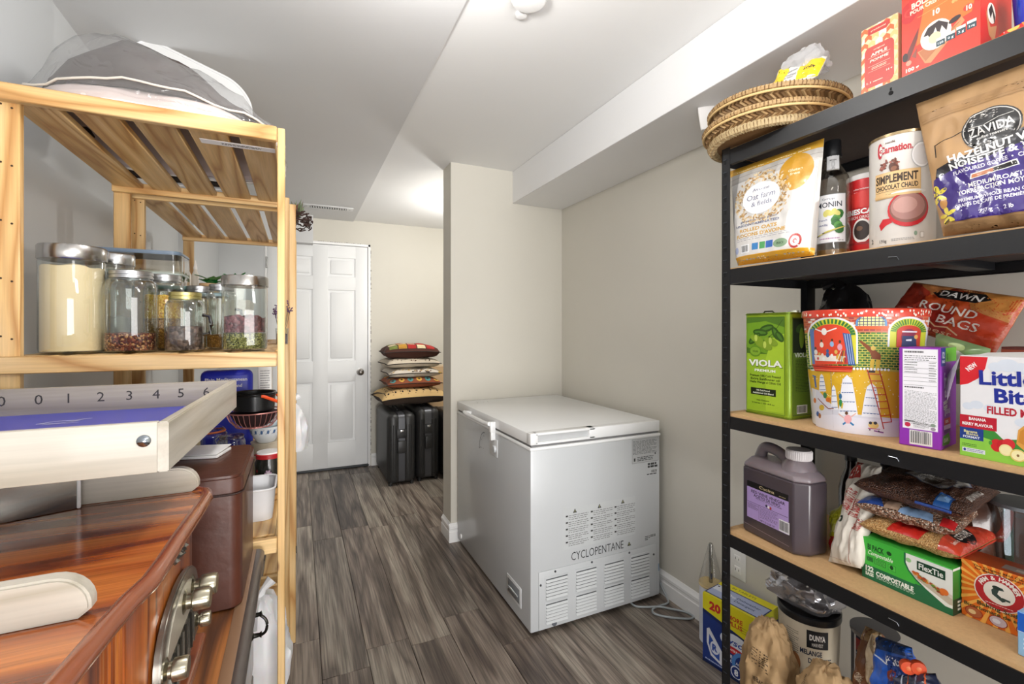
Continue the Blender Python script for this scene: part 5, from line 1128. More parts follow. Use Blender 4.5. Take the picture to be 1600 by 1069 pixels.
A = Art(.1, .286); A.rect(-.13, .80, .15, .94, 'e9e9ea').text('MONIN', .01, .90, .014, '444444', w=.14).ell(.01, .86, .04, .04, 'c9c9ca').text('1912', .01, .82, .012, '444444', w=.08)
A.put(cylmap(lambda y: r_ * (.47 + max(0, (.262 - y)) * 4.5) + .001), t, 'neck_label', .01)
y_, rr_, am = at_cyl(1326, 1392, 1.34)
t = thing('coffee_tin', 'red instant coffee tin with white lid between bottle and chocolate tin', 'tin', (1.34, y_, 1.4655), -am - .1)
hh = .205
MB().lathe([(rr_ * .97, 0), (rr_, .003), (rr_, hh - .006)], (0, 0, 0), mat('c81f24', .3, .1, .05, 20, 0, .3), 40).build('body', t); MB().lathe([(rr_ * 1.02, 0), (rr_ * 1.03, .002), (rr_ * 1.03, .012), (rr_ * .98, .014), (0, .014)], (0, 0, hh - .008), mat('e6e4e2', .4), 40).build('lid', t)
A = Art(.1, hh); A.text('coffee instantane', -.12, .84, .02, 'f6e6e2', w=.4).text('instant coffee', -.12, .80, .02, 'f6e6e2', w=.36).poly([(-.6, .78), (.1, .82), (.4, .7), (.3, .6), (-.6, .62)], 'd8322c').text('NESCAFÉ', -.08, .56, .062, 'ffffff', w=.74, bold=.04).text('RICH ORIGINAL', -.08, .49, .035, 'f6e6e2', w=.62, bold=.02)
A.ell(-.12, .32, .22, .15, 'f0eae6').ell(-.12, .325, .18, .12, '2a1a14').ell(-.16, .35, .07, .03, '6a4a34').rect(-.5, .15, .4, .18, 'a0181c').text('475 g', -.2, .05, .025, 'ffffff', w=.16)
A.put(cylmap(lambda y: rr_ + .0002), t, step=.005)
# chocolate tin
y_, rc_, am = at_cyl(1358, 1463, 1.262); hc = .2535
t = thing('chocolate_tin', 'tall white and beige hot chocolate tin with red mug picture', 'tin', (1.262, y_, 1.4655), -am)
MB().lathe([(rc_ * .98, 0), (rc_, .003), (rc_, hc - .004)], (0, 0, 0), mat('dad5cf', .35, 0, .02, 20, 0, .3), 56).build('body', t)
MB().lathe([(rc_ + .0012, hc - .006), (rc_ + .0016, hc), (rc_ - .003, hc + .0015), (rc_ - .004, hc - .002), (0, hc - .002)], (0, 0, 0), mat('b9a27c', .25, .85), 56).lathe([(rc_ + .001, 0), (rc_ + .001, .003)], (0, 0, 0), mat('b9a27c', .25, .85), 56, cap=False).build('rim', t)
A = Art(.1, hc)
A.text('nestlé', -.20, .925, .020, '6a4a3a', w=.18).text('Carnation.', -.10, .865, .062, 'b8303a', w=.60, bold=.035).ell(-.40, .865, .055, .07, 'b8303a').ell(-.38, .865, .035, .045, 'e8e4df').text('c', -.38, .868, .04, 'b8303a', bold=.04)
A.ell(.36, .775, .20, .115, 'b9b6b4').ell(.36, .775, .185, .105, 'f4f2f1').ell(.36, .775, .165, .09, 'e2dedc')
R = random.Random(4)
for k in range(26): A.ell(-.22 + R.uniform(-.16, .16), .715 + R.uniform(-.02, .05), .022, .016, R.choice(['8a4a3a', '6a3a2c', 'b06a5a']), 6, R.random() * 3)
A.ell(-.13, .685, .08, .055, '5a3226', 14, .4).ell(-.13, .685, .055, .02, '8a5a44', 10, .4)
A.rect(-.50, .43, .33, .66, 'd8ae72').rect(-.49, .434, .32, .656, 'e2bd86').text('SIMPLEMENT', -.10, .60, .070, '3a2a20', w=.76, bold=.035).text('CHOCOLAT CHAUD', -.10, .525, .042, '3a2a20', w=.76, bold=.03).line([(-.48, .49), (.30, .49)], .008, '6a4a34').text('e gourmandise', -.08, .462, .02, '5a3a2a', w=.4)
A.poly([(-.42, .20), (-.34, .25), (-.20, .25), (-.16, .21), (-.28, .19), (-.38, .15)], 'c8202a').ell(.12, .315, .36, .155, 'c8202a').ell(.12, .325, .325, .13, '8a5a50').ell(.11, .335, .29, .115, 'b08078').ell(.06, .35, .2, .07, 'c89a90').ell(.12, .46, .3, .02, 'e8e4df')
A.rect(-.50, .44, .33, .46, 'e2bd86').text('1.9 kg', -.34, .055, .028, '555555', w=.14).small(-.18, .045, .22, .07, 2, '8a8a8a', .4).rect(.32, .06, .40, .11, 'b0a89c').rect(.33, .065, .39, .105, 'e8e4df').ell(.24, .1, .03, .02, '8aa08a').text('2', -.62, .07, .04, '444444')
A.put(cylmap(lambda y: rc_ + .0002), t, 'printed_label', .005, .0002)
# coffee bean pouch
KR = mat('b58f63', .55, 0, .08, 30, .25)
t, sf, A, pos, n = pouch('coffee_pouch', 'big brown kraft and purple hazelnut vanilla coffee pouch with black oval', 'pouch', [onx(1431, 163, 1.225), onx(1700, 62, 1.225), onx(1700, 340.5, 1.205), onx(1474, 370, 1.205)], .075, KR, .008, 2, 44, 44, 1, nrm=(-1, 0, 0))
A.rect(0, .905, 1, .99, 'a8835a').line([(0, .93), (1, .93)], .004, '8a6a44').line([(0, .91), (1, .91)], .004, '8a6a44').line([(.10, .70), (.36, .745)], .008, '1d1a1a').line([(.10, .70), (.10, .60)], .008, '1d1a1a')
A.ell(.50, .70, .195, .155, '2a2a2c', 30, .15).ell(.50, .70, .185, .146, 'd8d4ce', 30, .15).ell(.50, .70, .178, .139, '1b1b1d', 30, .15).line([(.36, .735), (.45, .73), (.55, .765), (.64, .77)], .005, 'd8d4ce').text('ZAVIDA', .50, .705, .062, 'e9e6e2', w=.29, bold=.012, rot=.1).text('coffee roasters', .50, .655, .020, 'e9e6e2', w=.20, rot=.1)
A.poly([(.07, .40), (.10, .50), (.30, .545), (1, .70), (1, .53), (.5, .46), (.2, .41)], '2a2a30').poly([(.02, .30), (.06, .42), (.2, .46), (.5, .50), (1, .60), (1, .06), (.20, .06), (.08, .16)], '3c2a78')
A.text('HAZELNUT VANILLA', .60, .572, .055, 'f2f0ee', w=.80, bold=.035, rot=.10).text('NOISETTE & VANILLE', .60, .510, .050, 'f2f0ee', w=.80, bold=.03, rot=.10).text('FLAVOURED COFFEE  •  CAFÉ AROMATISÉ', .60, .452, .028, 'e6e2f0', w=.76, bold=.02, rot=.09)
A.poly([(.34, .355), (.35, .395), (.65, .43), (.66, .39)], 'e9e6e2').poly([(.35, .360), (.355, .388), (.50, .405), (.50, .377)], 'b0683a').poly([(.50, .377), (.50, .405), (.645, .422), (.65, .395)], '1d1a1a').poly([(.49, .37), (.515, .372), (.503, .392)], 'f2f0ee')
A.text('MEDIUM ROAST', .50, .325, .033, 'f2f0ee', w=.36, bold=.02, rot=.07).text('TORRÉFACTION MOYENNE', .52, .283, .033, 'f2f0ee', w=.56, bold=.02, rot=.07).text('PREMIUM WHOLE BEAN COFFEE', .52, .222, .025, 'e9e6f2', w=.56, bold=.02, rot=.05).text('GRAINS DE CAFÉ DE PREMIÈRE QUALITÉ', .54, .185, .025, 'e9e6f2', w=.66, bold=.02, rot=.05).text('907 g  •  2 lb', .50, .115, .028, 'e9e6f2', w=.24, bold=.02, rot=.03)
for cx, cy in ((.075, .30), (.135, .12)):
    for k in range(5): a = k * 1.25 + .5; A.ell(cx + .045 * math.cos(a), cy + .045 * math.sin(a), .045, .016, 'e6d24a', 10, a)
A.ell(.11, .22, .035, .04, 'c08a4a').line([(.05, .28), (.06, .36)], .008, '4a2f1a').line([(.10, .06), (.15, .09)], .012, '3a2416').rect(.02, .0, 1, .055, 'a8835a')
A.t = [(l, c, [(x, y * (.90 if y > .07 * A.h else 1) + (.0 if y > .07 * A.h else 0)) for x, y in v], f) for l, c, v, f in A.t]
A.put(sf, t, step=.007, lift=.0001, m=lambda h: mat(h, .55 if h in ('a8835a', '8a6a44') else .25, 0, .04, 40, 0, .1 if h in ('a8835a',) else .5))

# ---- tier 1: mix cartons
t = carton_box('mix_carton', 'small orange and cream patterned apple mix carton on the top board', 'box', (1.192, .640, 1.8255), (0, -1), .073, .08, .150, 'e9c9a0')
A = Art(.073, .150); cs = ['e8622e', 'f4e2c0', 'f0b878', 'd84a28', 'f7ecd6', 'eeaa5a']
for i in range(6):
    for j in range(10):
        k = (i * 2 + j * 3 + (j % 2)) % 6; x, y = i / 5 - .1 * (j % 2), j / 9
        A.poly([(max(0, x), y), (min(1, x + .1), min(1, y + .04)), (min(1, x + .2), y), (min(1, x + .2), min(1, y + .07)), (min(1, x + .1), min(1, y + .11)), (max(0, x), min(1, y + .07))] if 0 <= x <= .85 else [(max(0, x), y), (min(1, max(0, x) + .1), y), (min(1, max(0, x) + .1), min(1, y + .1))], cs[k])
A.poly([(.2, .87), (.2, .97), (.78, .97), (.78, .90), (.7, .86)], 'b8322a').text('presidential', .48, .92, .022, 'f4dcc0', w=.4)
P = rrect(.80, .62, .1, 4); A.poly([(.1 + a, .06 + b * 1.0) for a, b in P], 'b83a30').text('original', .5, .62, .02, 'f4dcc0', w=.3).text('APPLE', .5, .55, .045, 'f8ead8', w=.44, bold=.02).line([(.2, .51), (.8, .51)], .008, 'f4dcc0').text('POMME', .5, .46, .04, 'f8ead8', w=.50, bold=.02, shear=.2).line([(.2, .38), (.8, .38)], .008, 'f4dcc0').small(.3, .32, .7, .36, 2, 'f4dcc0').line([(.2, .3), (.8, .3)], .006, 'f4dcc0').text('14 +', .78, .23, .03, 'f8ead8', w=.16, bold=.02).text('1.1', .22, .14, .03, 'f8ead8', w=.12, bold=.02).small(.34, .12, .6, .15, 1, 'f4dcc0')
A.put(front, t)
t = carton_box('waffle_bowl_carton', 'large red orange carton of waffle bowls picturing a sundae', 'box', (1.190, .559, 1.8255), (0, -1), .128, .13, .185, 'd8301e')
A = Art(.128, .185)
A.poly([(0, 0), (1, 0), (1, 1), (0, 1)], 'd93622').poly([(.2, .3), (.9, .4), (1, .75), (.3, .68)], 'e8702a').poly([(.3, .66), (1, .75), (1, .92), (.3, .8)], 'e8762a').ell(.10, .72, .12, .12, 'b81c1e').ell(.22, .82, .12, .10, 'c4241f').text('C', .1, .72, .1, 'd83a30').text('C', .22, .82, .08, 'd83a30')
A.ell(.48, .93, .20, .07, 'e9eef8', 26, .1).ell(.48, .93, .185, .06, '2456b0', 26, .1).text('Great', .46, .945, .035, 'f2f6ff', w=.16, shear=.2).text('Value', .50, .905, .04, 'f2f6ff', w=.16, shear=.2)
A.text('BOLS GAUFRES', .47, .785, .062, 'f6e2c8', w=.66, bold=.04, rot=.05).text('POUR CRÈME GLACÉE', .47, .715, .042, 'f6e2c8', w=.70, bold=.035, rot=.05).line([(.22, .615), (.78, .66)], .005, 'f0b060').text('10', .47, .585, .06, 'f6ead8', w=.09, bold=.04)
R = random.Random(9)
for k in range(70): A.ell(R.uniform(.68, .99), R.uniform(.62, .98) - .05, .022, .022, R.choice(['e9cf9a', 'c23a2e', 'f4e8c4', '6a9a4a', 'd9a860']), 6)
A.poly([(.22, .22), (.32, .06), (.40, .04), (.82, .34), (.78, .40), (.60, .28)], 'c98a5a').poly([(.24, .21), (.33, .08), (.78, .36)], 'b06a40').ell(.46, .33, .20, .16, 'e9e0d4').poly([(.30, .36), (.36, .44), (.50, .47), (.62, .40), (.60, .32), (.54, .40), (.50, .30), (.46, .41), (.40, .30), (.36, .36)], '2a1a1c').ell(.45, .30, .08, .06, 'd8c9a8').ell(.70, .40, .08, .03, '2a1a1c', 10, .3)
A.poly([(.03, .18), (.10, .30), (.18, .42), (.24, .50), (.22, .38), (.16, .26), (.10, .16)], '6a2a22').poly([(.14, .20), (.22, .28), (.20, .16)], '8a4a3a').ell(.05, .22, .04, .05, '2a1414').ell(.10, .14, .04, .03, 'c8907a')
for k in range(4): x = .47 + k * .125; A.rect(x, .185 + k * .012, x + .11, .275 + k * .012, '22404a').rect(x, .245 + k * .012, x + .11, .275 + k * .012, 'e6e0d8').text(('120', '0 g', '2 g', '5 mg')[k], x + .055, .215 + k * .012, .024, 'e9eef0', w=.07)
A.ell(.86, .46, .06, .035, 'd93622').text('10', .87, .46, .05, 'f6ead8', w=.07, bold=.04).text('100 g', .15, .06, .04, 'f6ead8', w=.18, bold=.04)
A.put(front, t)
A = Art(.13, .185); A.rect(0, 0, 1, 1, 'cc2c1e').text('WAFFLE BOWLS', .4, .84, .04, 'f2e6ea', w=.5, rot=-.35, bold=.03).text('BOLS GAUFRES', .4, .76, .035, 'f2e6ea', w=.5, rot=-.35, bold=.03).text('POUR GLACE', .4, .70, .03, 'f2e6ea', w=.45, rot=-.35, bold=.02).poly([(.15, .42), (.25, .16), (.42, .1), (.5, .3), (.3, .25)], 'c98a5a').ell(.33, .40, .13, .11, 'e9e0d4').poly([(.24, .42), (.33, .50), (.45, .38), (.42, .30), (.36, .42), (.30, .34)], '2a1a1c'); A.put(right_of(.128), t)
t = thing('blue_cup', 'bright blue plastic cup standing by the big red carton', 'cup', (1.27, .385, 1.8255)); MB().lathe([(.020, .0), (.022, .003), (.028, .10), (.029, .103), (.026, .103), (.02, .006), (0, .006)], (0, 0, 0), mat('1440c0', .25, 0, .05, 20, 0, .4), 30).build('cup', t); MB().lathe([(.0225, 0), (.024, .012)], (0, 0, 0), mat('0d2f96', .3), 30, cap=False).build('base_ring', t)
t, sf, A, pos, n = pouch('candy_bag', 'red and orange candy bag lying at the right end of the top board', 'bag', [onx(1562, 70, 1.215), onx(1660, 20, 1.215), onx(1660, -4, 1.215) - Vector((0, 0, .06)), onx(1556, 60, 1.20) - Vector((0, 0, .020))], .03, mat('d8281e', .25, 0, .1, 20, .2, .4), .004, 5, 16, 10, nrm=(-1, 0, 0))
t.location.z += .012; A.poly([(.5, .1), (.9, .1), (.8, .9), (.4, .9)], 'e8963a').ell(.3, .5, .1, .3, 'f0c060'); A.put(sf, t, step=.007)
t = thing('red_packet', 'small flat red packet behind the apple mix carton', 'packet', (1.31, .68, 1.8255), RA); MB().box(0, .12, 0, .03, 0, .055, mat('b81c1e', .4), .006).build('packet', t); A = Art(.12, .055); A.rect(.05, .8, .95, .9, 'e06a50'); A.put(front, t)

# ---- woven trays
def tray(label, c, r, h, tilt, rb_, seed, coil, dark=False):
    t = thing('woven_tray', label, 'basket', c, seed, 'woven trays at the far end of the top board'); t.rotation_euler = (tilt[0], tilt[1], seed)
    C1 = [mat('a5875c', .7, 0, .14, 60, .2), mat('86663f', .7, 0, .14, 60, .2), mat('664b2b', .7, 0, .14, 60, .2)]
    prof = lambda q: (rb_ + (r - rb_) * q, h * q ** 1.6)
    mb = MB().lathe([(0, .0), (rb_, 0)] + [prof(i / 8) for i in range(1, 9)], (0, 0, .004), mat('7d5a32', .8, 0, .2, 60, .2), 60, cap=False); mb.build('shell', t)
    wv = MB(); n = 84                                  # herringbone strands on the outside of the wall and under the base
    for ring in range(6):
        q0, q1 = ring / 6, (ring + 1) / 6; s = 1 if ring % 2 else -1
        for k in range(n):
            a0 = 2 * PI * k / n; a1 = a0 + s * .075; (r0, z0), (r1, z1) = prof(q0), prof(q1); w_ = .030
            for rr, aa in ((0, 0),):
                P = [Vector((r0 * math.cos(a0), r0 * math.sin(a0), z0 + .002)), Vector((r0 * math.cos(a0 + w_ * 1.9), r0 * math.sin(a0 + w_ * 1.9), z0 + .002)), Vector((r1 * math.cos(a1 + w_ * 1.9), r1 * math.sin(a1 + w_ * 1.9), z1 + .002)), Vector((r1 * math.cos(a1), r1 * math.sin(a1), z1 + .002))]
                mid = sum(P, Vector()) / 4; ou = Vector((mid.x, mid.y, 0)).normalized() * .0035 - Vector((0, 0, .0025))
                wv.add(P + [P[0].lerp(P[1], .5) + ou, P[3].lerp(P[2], .5) + ou], [(0, 4, 5, 3), (4, 1, 2, 5)], C1[(k * 7 + ring) % 3])
    wv.build('woven_strands', t)['kind'] = 'stuff'
    def coilring(rr, z, rad_, m1, m2, name):
        mb = MB(); pts = [(rr * math.cos(i * PI / 60), rr * math.sin(i * PI / 60), z) for i in range(120)]; mb.tube(pts, rad_, m1, 8, True)
        for i in range(0, 120):
            a = i * PI / 60 + .01; c_ = Vector((math.cos(a), math.sin(a), 0)); 
            mb.tube([Vector((rr * math.cos(a), rr * math.sin(a), z)) + (c_ * math.cos(b) + Vector((0, 0, 1)) * math.sin(b)) * (rad_ + .0008) for b in [j * PI / 3 for j in range(6)]], .0016, m2 if i % 3 else m1, 3, True)
        mb.build(name, t)['kind'] = 'stuff'
    coilring(r, h + .006, .0075, mat('b39468', .6), mat('7a5c38', .7), 'rim_coil')
    MB().tube([((r + .004) * math.cos(i * PI / 40), (r + .004) * math.sin(i * PI / 40), h - .006) for i in range(80)], .0035, mat('d6b57c', .5), 8, True).build('rim_hoop', t)
    if coil: coilring(rb_ * 1.03, .006, .0135, mat('b8a27a', .6), mat('8f7550', .7), 'foot_coil')
    else: MB().tube([(rb_ * math.cos(i * PI / 30), rb_ * math.sin(i * PI / 30), .004) for i in range(60)], .003, mat('8f6638', .6), 6, True).build('foot_ring', t)
    return t
tray('lower woven wicker tray with a thick pale coiled foot', (1.275, .935, 1.834), .176, .040, (.0, .0), .150, .2, True)
tray('upper woven wicker tray nested on the other, holding a yellow pack', (1.285, .925, 1.870), .178, .050, (.05, -.03), .13, .9, False)
t, sf, A, pos, n = pouch('lemon_pack', 'yellow and white pack in crinkled clear plastic lying on the trays', 'packet', [Vector((1.24, .87, 2.015)), Vector((1.24, .745, 1.985)), Vector((1.20, .745, 1.925)), Vector((1.20, .885, 1.925))], .035, mat('e9e6df', .3, 0, .04, 20, .2, .2), .006, 4, 20, 20, nrm=(-1, 0, 0))
A.poly([(0, .0), (.30, .0), (.38, .6), (.25, .9), (.1, .8)], 'f0cf1e').poly([(.62, .1), (1, .0), (1, .85), (.6, .9)], 'f0c81a').line([(.3, .8), (.62, .85)], .05, '2a2a2a').text('soft', .82, .45, .14, '2a2a2a', w=.2, bold=.02).small(.36, .25, .58, .6, 3, '9a9aa0'); A.put(sf, t, step=.007)
MB().grid(bag_shape(.035, .035, .06, lambda a, b: .07, .012, 6), 28, 14, glassm('film2', 'e8e6ea', .2, .8, .1)).build('clear_wrap', t, weld=True).location = (.05, -.0, .045)
t = thing('paper_napkins', 'folded white paper napkins sticking up at the far side of the trays', 'napkins', onx(1128, 196, 1.38), math.radians(-35)); 
for k in range(3): MB().box(-.07, .05, k * .004, k * .004 + .002, 0, .082 - .006 * k, mat('eeecea', .8), 0, 1, Matrix.Rotation(-.15, 4, 'Y') ).build('napkin', t)

# ---- tier 4: vinegar jug
t = thing('vinegar_jug', 'large jug of purple-grey red wine vinegar with lilac label and white cap', 'jug', (1.226, .985, .6725), math.atan2(-.199, -.020))
w_, d_ = .198, .112
JL = mat('4b4248', .32, 0, .03, 6, 0, .3, .1); JU = mat('82767b', .35, 0, .04, 6, 0, .3, .2)
ft = [(.0, .0), (.172, .0), (.198, .030), (.198, .090), (.172, .112), (.015, .112), (.0, .1)]
def ring_(s, z, cx=.095, cy=.058, sx=1): return [Vector((cx + (x - cx) * s * sx, cy + (y - cy) * s, z)) for x, y in ft]
def loft(rings, m, caps=True):
    mb = MB(); n = len(rings[0]); vs = [v for r in rings for v in r]; fs = []
    for j in range(len(rings) - 1):
        for i in range(n): fs.append((j * n + i, j * n + (i + 1) % n, (j + 1) * n + (i + 1) % n, (j + 1) * n + i))
    if caps: fs += [tuple(range(n))[::-1], tuple((len(rings) - 1) * n + i for i in range(n))]
    return mb.add(vs, fs, m)
def bevelmod(o, wd, seg=3, a=30):
    m = o.modifiers.new('bevel', 'BEVEL'); m.width = wd; m.segments = seg; m.limit_method = 'ANGLE'; m.angle_limit = math.radians(a); return o
o = loft([ring_(.94, 0), ring_(1, .008), ring_(1, .195)], JL).build('body', t); bevelmod(o, .008)
o = loft([ring_(1, .1952), ring_(.97, .208), [Vector((.010 + v.x * .86, .056 + (v.y - .056) * .55, .226)) for v in ring_(1, 0)]], JU).build('shoulder', t, label='paler empty upper part of the jug'); bevelmod(o, .006)
nk = [(.112 + .034 * math.cos(a), .056 + .034 * math.sin(a)) for a in [i * PI / 8 for i in range(16)]]
MB().lathe([(.045, .215), (.040, .232), (.030, .246), (.028, .262)], (.142, .056, 0), JU, 30).build('neck', t)
cp = MB().lathe([(.0315, 0), (.032, .002), (.032, .024), (.030, .027), (0, .0275)], (.142, .056, .247), mat('dcd6d6', .4), 36).build('cap', t)
ri = MB()
for i in range(40): a = i * PI / 20; ri.tube([(.142 + .032 * math.cos(a), .056 + .032 * math.sin(a), .250), (.142 + .032 * math.cos(a), .056 + .032 * math.sin(a), .270)], .0012, mat('e9e4e4', .4), 4)
ri.build('ridges', cp)['kind'] = 'stuff'
hp = smoothpts([(.014, .056, .19), (.016, .056, .225), (.030, .056, .252), (.055, .056, .255), (.085, .056, .247), (.108, .056, .232), (.116, .056, .21)], 5)
MB().tube(hp, [.017] * 6 + [.0155] * (len(hp) - 12) + [.02] * 6, JU, 16).build('handle', t)
A = Art(.172, .2)
A.rect(.09, .235, .93, .79, '4f4450').rect(.10, .24, .915, .785, 'b49ad2').rect(.10, .695, .915, .785, '141314').text('Cucina', .50, .742, .040, 'c9b48a', w=.30, shear=.1, bold=.02).text('aromi', .80, .725, .015, 'c9b48a', w=.12)
A.text('RED WINE VINEGAR', .52, .645, .042, '2e2438', w=.66, bold=.02).text('ACETO DI VINO', .50, .595, .040, '2e2438', w=.52, bold=.02).text('PRODUCT OF ITALY 5% ACID', .54, .56, .018, '2e2438', w=.5, bold=.01).ell(.50, .51, .02, .02, '2a2a4a').ell(.54, .505, .02, .02, 'f0eaea').ell(.58, .50, .02, .02, 'c23a2a')
A.line([(.11, .475), (.90, .475)], .006, '3a2f44').small(.12, .38, .34, .46, 6, '3a2f44', .35).line([(.35, .47), (.35, .27)], .004, '3a2f44').small(.37, .30, .72, .46, 9, '4a3f54', .3).text('NET 5L 5.28 QT', .52, .265, .022, '2e2438', w=.3, bold=.01).bars(.74, .245, .93, .41, '333333', 'e9e6ea').line([(.02, .13), (.92, .09)], .006, '9a8a96')
A.put(front, t)
# sauce bottles behind
for i, (x, y, l) in enumerate(((1.44, .80, 'dark sauce bottle just right of the vinegar jug, nearer the wall'), (1.47, .725, 'dark sauce bottle behind the white rice bag, black cap'))):
    t = thing('sauce_bottle', l, 'bottle', (x, y, .6725), -.9, 'dark sauce bottles')
    MB().lathe([(.026, 0), (.03, .004), (.03, .15), (.024, .18), (.013, .21), (.012, .235)], (0, 0, 0), mat('1a1312', .15, 0, .1, 20, 0, .6), 30).build('glass', t); MB().lathe([(.015, 0), (.015, .03), (0, .031)], (0, 0, .232), mat('151515', .4), 24).build('cap', t)
    A = Art(.1, .2); A.rect(-.3, .25, .3, .6, '2a2522').text('soy', 0, .5, .05, 'b8b2aa', w=.2).small(-.2, .3, .2, .42, 3, '9a948c').rect(-.12, .82, .12, .9, '8a8680'); A.put(cylmap(lambda y: .0302), t, step=.005)
# white rice bag, lying upright, with red letters
t, sf, A, pos, n = pouch('rice_bag', 'white rice bag with red lettering slumped beside the jug', 'bag', [onx(1340, 722, 1.345), onx(1378, 730, 1.34), onx(1346, 889, 1.245), onx(1294, 877, 1.262)], .05, mat('d9d2c6', .45, 0, .05, 20, .25), .010, 8, 26, 34, nrm=(-1, 0, 0))
A.poly([(0, .80), (.5, .85), (.3, 1), (0, 1)], 'a8322a').text('basmati rice', .25, .62, .14, 'a83a34', w=.7, rot=1.35, shear=.2, bold=.02).text('riz basmati', .58, .55, .12, 'a83a34', w=.6, rot=1.35, bold=.02).text('naturel', .78, .40, .10, 'a83a34', w=.4, rot=1.35).ell(.25, .42, .08, .035, '2a3a2a').text('GO', .25, .42, .03, 'd9d2c6', w=.08, rot=1.4).line([(.75, .02), (.7, .3), (.75, .5)], .012, 'a06a5a').line([(.05, .05), (.7, .03)], .01, 'b08a7a')
A.put(sf, t, step=.007)
t, sf, A, pos, n = pouch('corn_chip_bag', 'yellow-green snack bag with red corner wedged behind the rice bag', 'bag', [onx(1299, 800, 1.37), onx(1345, 770, 1.37), onx(1340, 862, 1.33), onx(1297, 862, 1.33)], .04, mat('b8b21e', .3, 0, .15, 20, .3, .3), .010, 14, 20, 20, nrm=(-1, 0, 0))
A.poly([(0, .0), (.6, .0), (.5, .25), (.1, .35)], 'b81c1e').ell(.4, .7, .3, .15, 'd0cf2a').line([(.1, .45), (.6, .35)], .03, 'e6e2a0'); A.put(sf, t, step=.007)
t = thing('onion', 'brown-orange onion showing above the yellow-green bag', 'onion', (1.40, .715, .80)); MB().lathe([(0, -.03), (.02, -.027), (.034, -.005), (.03, .018), (.012, .032), (.004, .045), (0, .046)], (0, 0, 0), mat('b0672c', .4, 0, .2, 40, .1), 28).build('bulb', t); t.location.z = .845
MB().tube([(0, 0, .044), (.002, .002, .056), (.006, .003, .062)], [.004, .003, .001], mat('c99a5a', .8), 6).build('dry_tip', t)
t = thing('crate_box', 'plain dark box at the back of the shelf carrying the onion', 'box', (1.355, .752, .6725), RA); MB().box(0, .075, 0, .08, 0, .140, mat('2a2220', .7), .003).build('body', t); MB().box(-.001, .076, -.001, .081, .125, .132, mat('3a302c', .7)).build('band', t)
# green carton of compostable bags
t = carton_box('bag_carton', 'green and white compostable bag carton under the piled grain packs', 'box', (1.263, .676, .6725), (-.004, -.172), .176, .125, .099, '3fae3e')
A = Art(.176, .099)
A.rect(0, 0, 1, .36, '1c6a44').rect(0, .34, .62, 1, '43b640').poly([(1, .98), (1, .14), (.93, .13), (.85, .20), (.72, .32), (.62, .45), (.54, .60), (.50, .75), (.50, .98)], '1c6a44').poly([(1, .98), (1, .155), (.93, .15), (.86, .22), (.73, .35), (.63, .48), (.555, .62), (.52, .76), (.52, .98)], 'e9ece6')
A.text('BI PACK', .17, .80, .13, '1b4a24', w=.20, bold=.03).text('Compostable', .22, .665, .10, 'eef6e6', w=.30, shear=.25, bold=.01).ell(.33, .81, .03, .05, '1b4a24', 10, -.4).rect(.06, .44, .14, .56, '2f8a34').text('ORI', .10, .50, .09, '1b4a24', w=.07).rect(.155, .43, .29, .56, '1b4a24').rect(.16, .44, .285, .55, '4fbf4a').small(.17, .45, .28, .54, 3, '1b4a24', .4).rect(.32, .42, .41, .56, '2f8a34').rect(.325, .43, .405, .55, '4fbf4a').ell(.36, .50, .02, .05, '1b4a24')
A.text('122', .095, .26, .12, 'e9f2e6', w=.10, bold=.05).text('BAGS', .095, .13, .08, 'e9f2e6', w=.10, bold=.05).text('COMPOSTABLE', .39, .215, .105, 'eef6ee', w=.43, bold=.045).small(.18, .09, .62, .15, 2, 'cfe3d3', .4)
A.rect(.64, .70, .93, .90, '16402a').text('FlexTie', .785, .80, .125, 'eef0ea', w=.25, bold=.02).poly([(.58, .58), (.62, .50), (.97, .22), (1, .22), (1, .44), (.9, .48), (.7, .60)], 'd9d2c4').poly([(.60, .55), (.66, .46), (.97, .22), (1, .24), (1, .36), (.8, .50)], 'c3b8a4')
R = random.Random(3)
for k in range(34): q = R.random(); A.ell(.60 + q * .30, .61 - q * .22 + R.uniform(-.02, .045), .022, .028, R.choice(['c8622e', '8a3a22', '5f8a3a', 'e0c06a', 'a84a2a', 'd9883a']), 7)
A.ell(.92, .45, .045, .07, 'd8702e').ell(.55, .84, .03, .05, '9acb8a')
A.put(front, t)
A = Art(.125, .099); A.rect(0, 0, 1, 1, '2f8a34').rect(0, 0, 1, .34, '17402a').rect(0, .95, 1, 1, 'dfe4da').text('C/V', .35, .62, .13, 'cfe8c8', w=.2, bold=.02).small(.15, .06, .5, .3, 3, 'e9f2e6', .6); A.put(right_of(.176), t)
# stacked grain packs
def pack(label, c, w, d, th, rot, tilt, body, seed, name='grain_pack', cr=.006):
    t = thing(name, label, 'pack', c, rot, 'packs of grain piled on the green carton'); t.rotation_euler = (tilt[0], tilt[1], rot)
    def pos(u, v, side):
        X, Y = 2 * u - 1, 2 * v - 1; e = max(0, 1 - abs(X) ** 5) ** .55 * max(0, 1 - abs(Y) ** 5) ** .55
        c_ = noise.noise(Vector((X * 2.5, Y * 2.5, seed + side))) * cr + noise.noise(Vector((X * 8, Y * 8, seed))) * cr * .4
        return Vector((X * w / 2, Y * d / 2, side * th / 2 * e + c_ * min(1, e + .15)))
    mb = MB().grid(lambda u, v: pos(u, v, 1), 60, 50, body).grid(lambda u, v: pos(u, v, -1), 40, 40, body); mb.build('film_pack', t, weld=True, ang=60)
    pts = [pos(i / 20, 0, 0) for i in range(21)] + [pos(1, i / 20, 0) for i in range(1, 21)] + [pos(1 - i / 20, 1, 0) for i in range(1, 21)] + [pos(0, 1 - i / 20, 0) for i in range(1, 20)]
    return t, pos
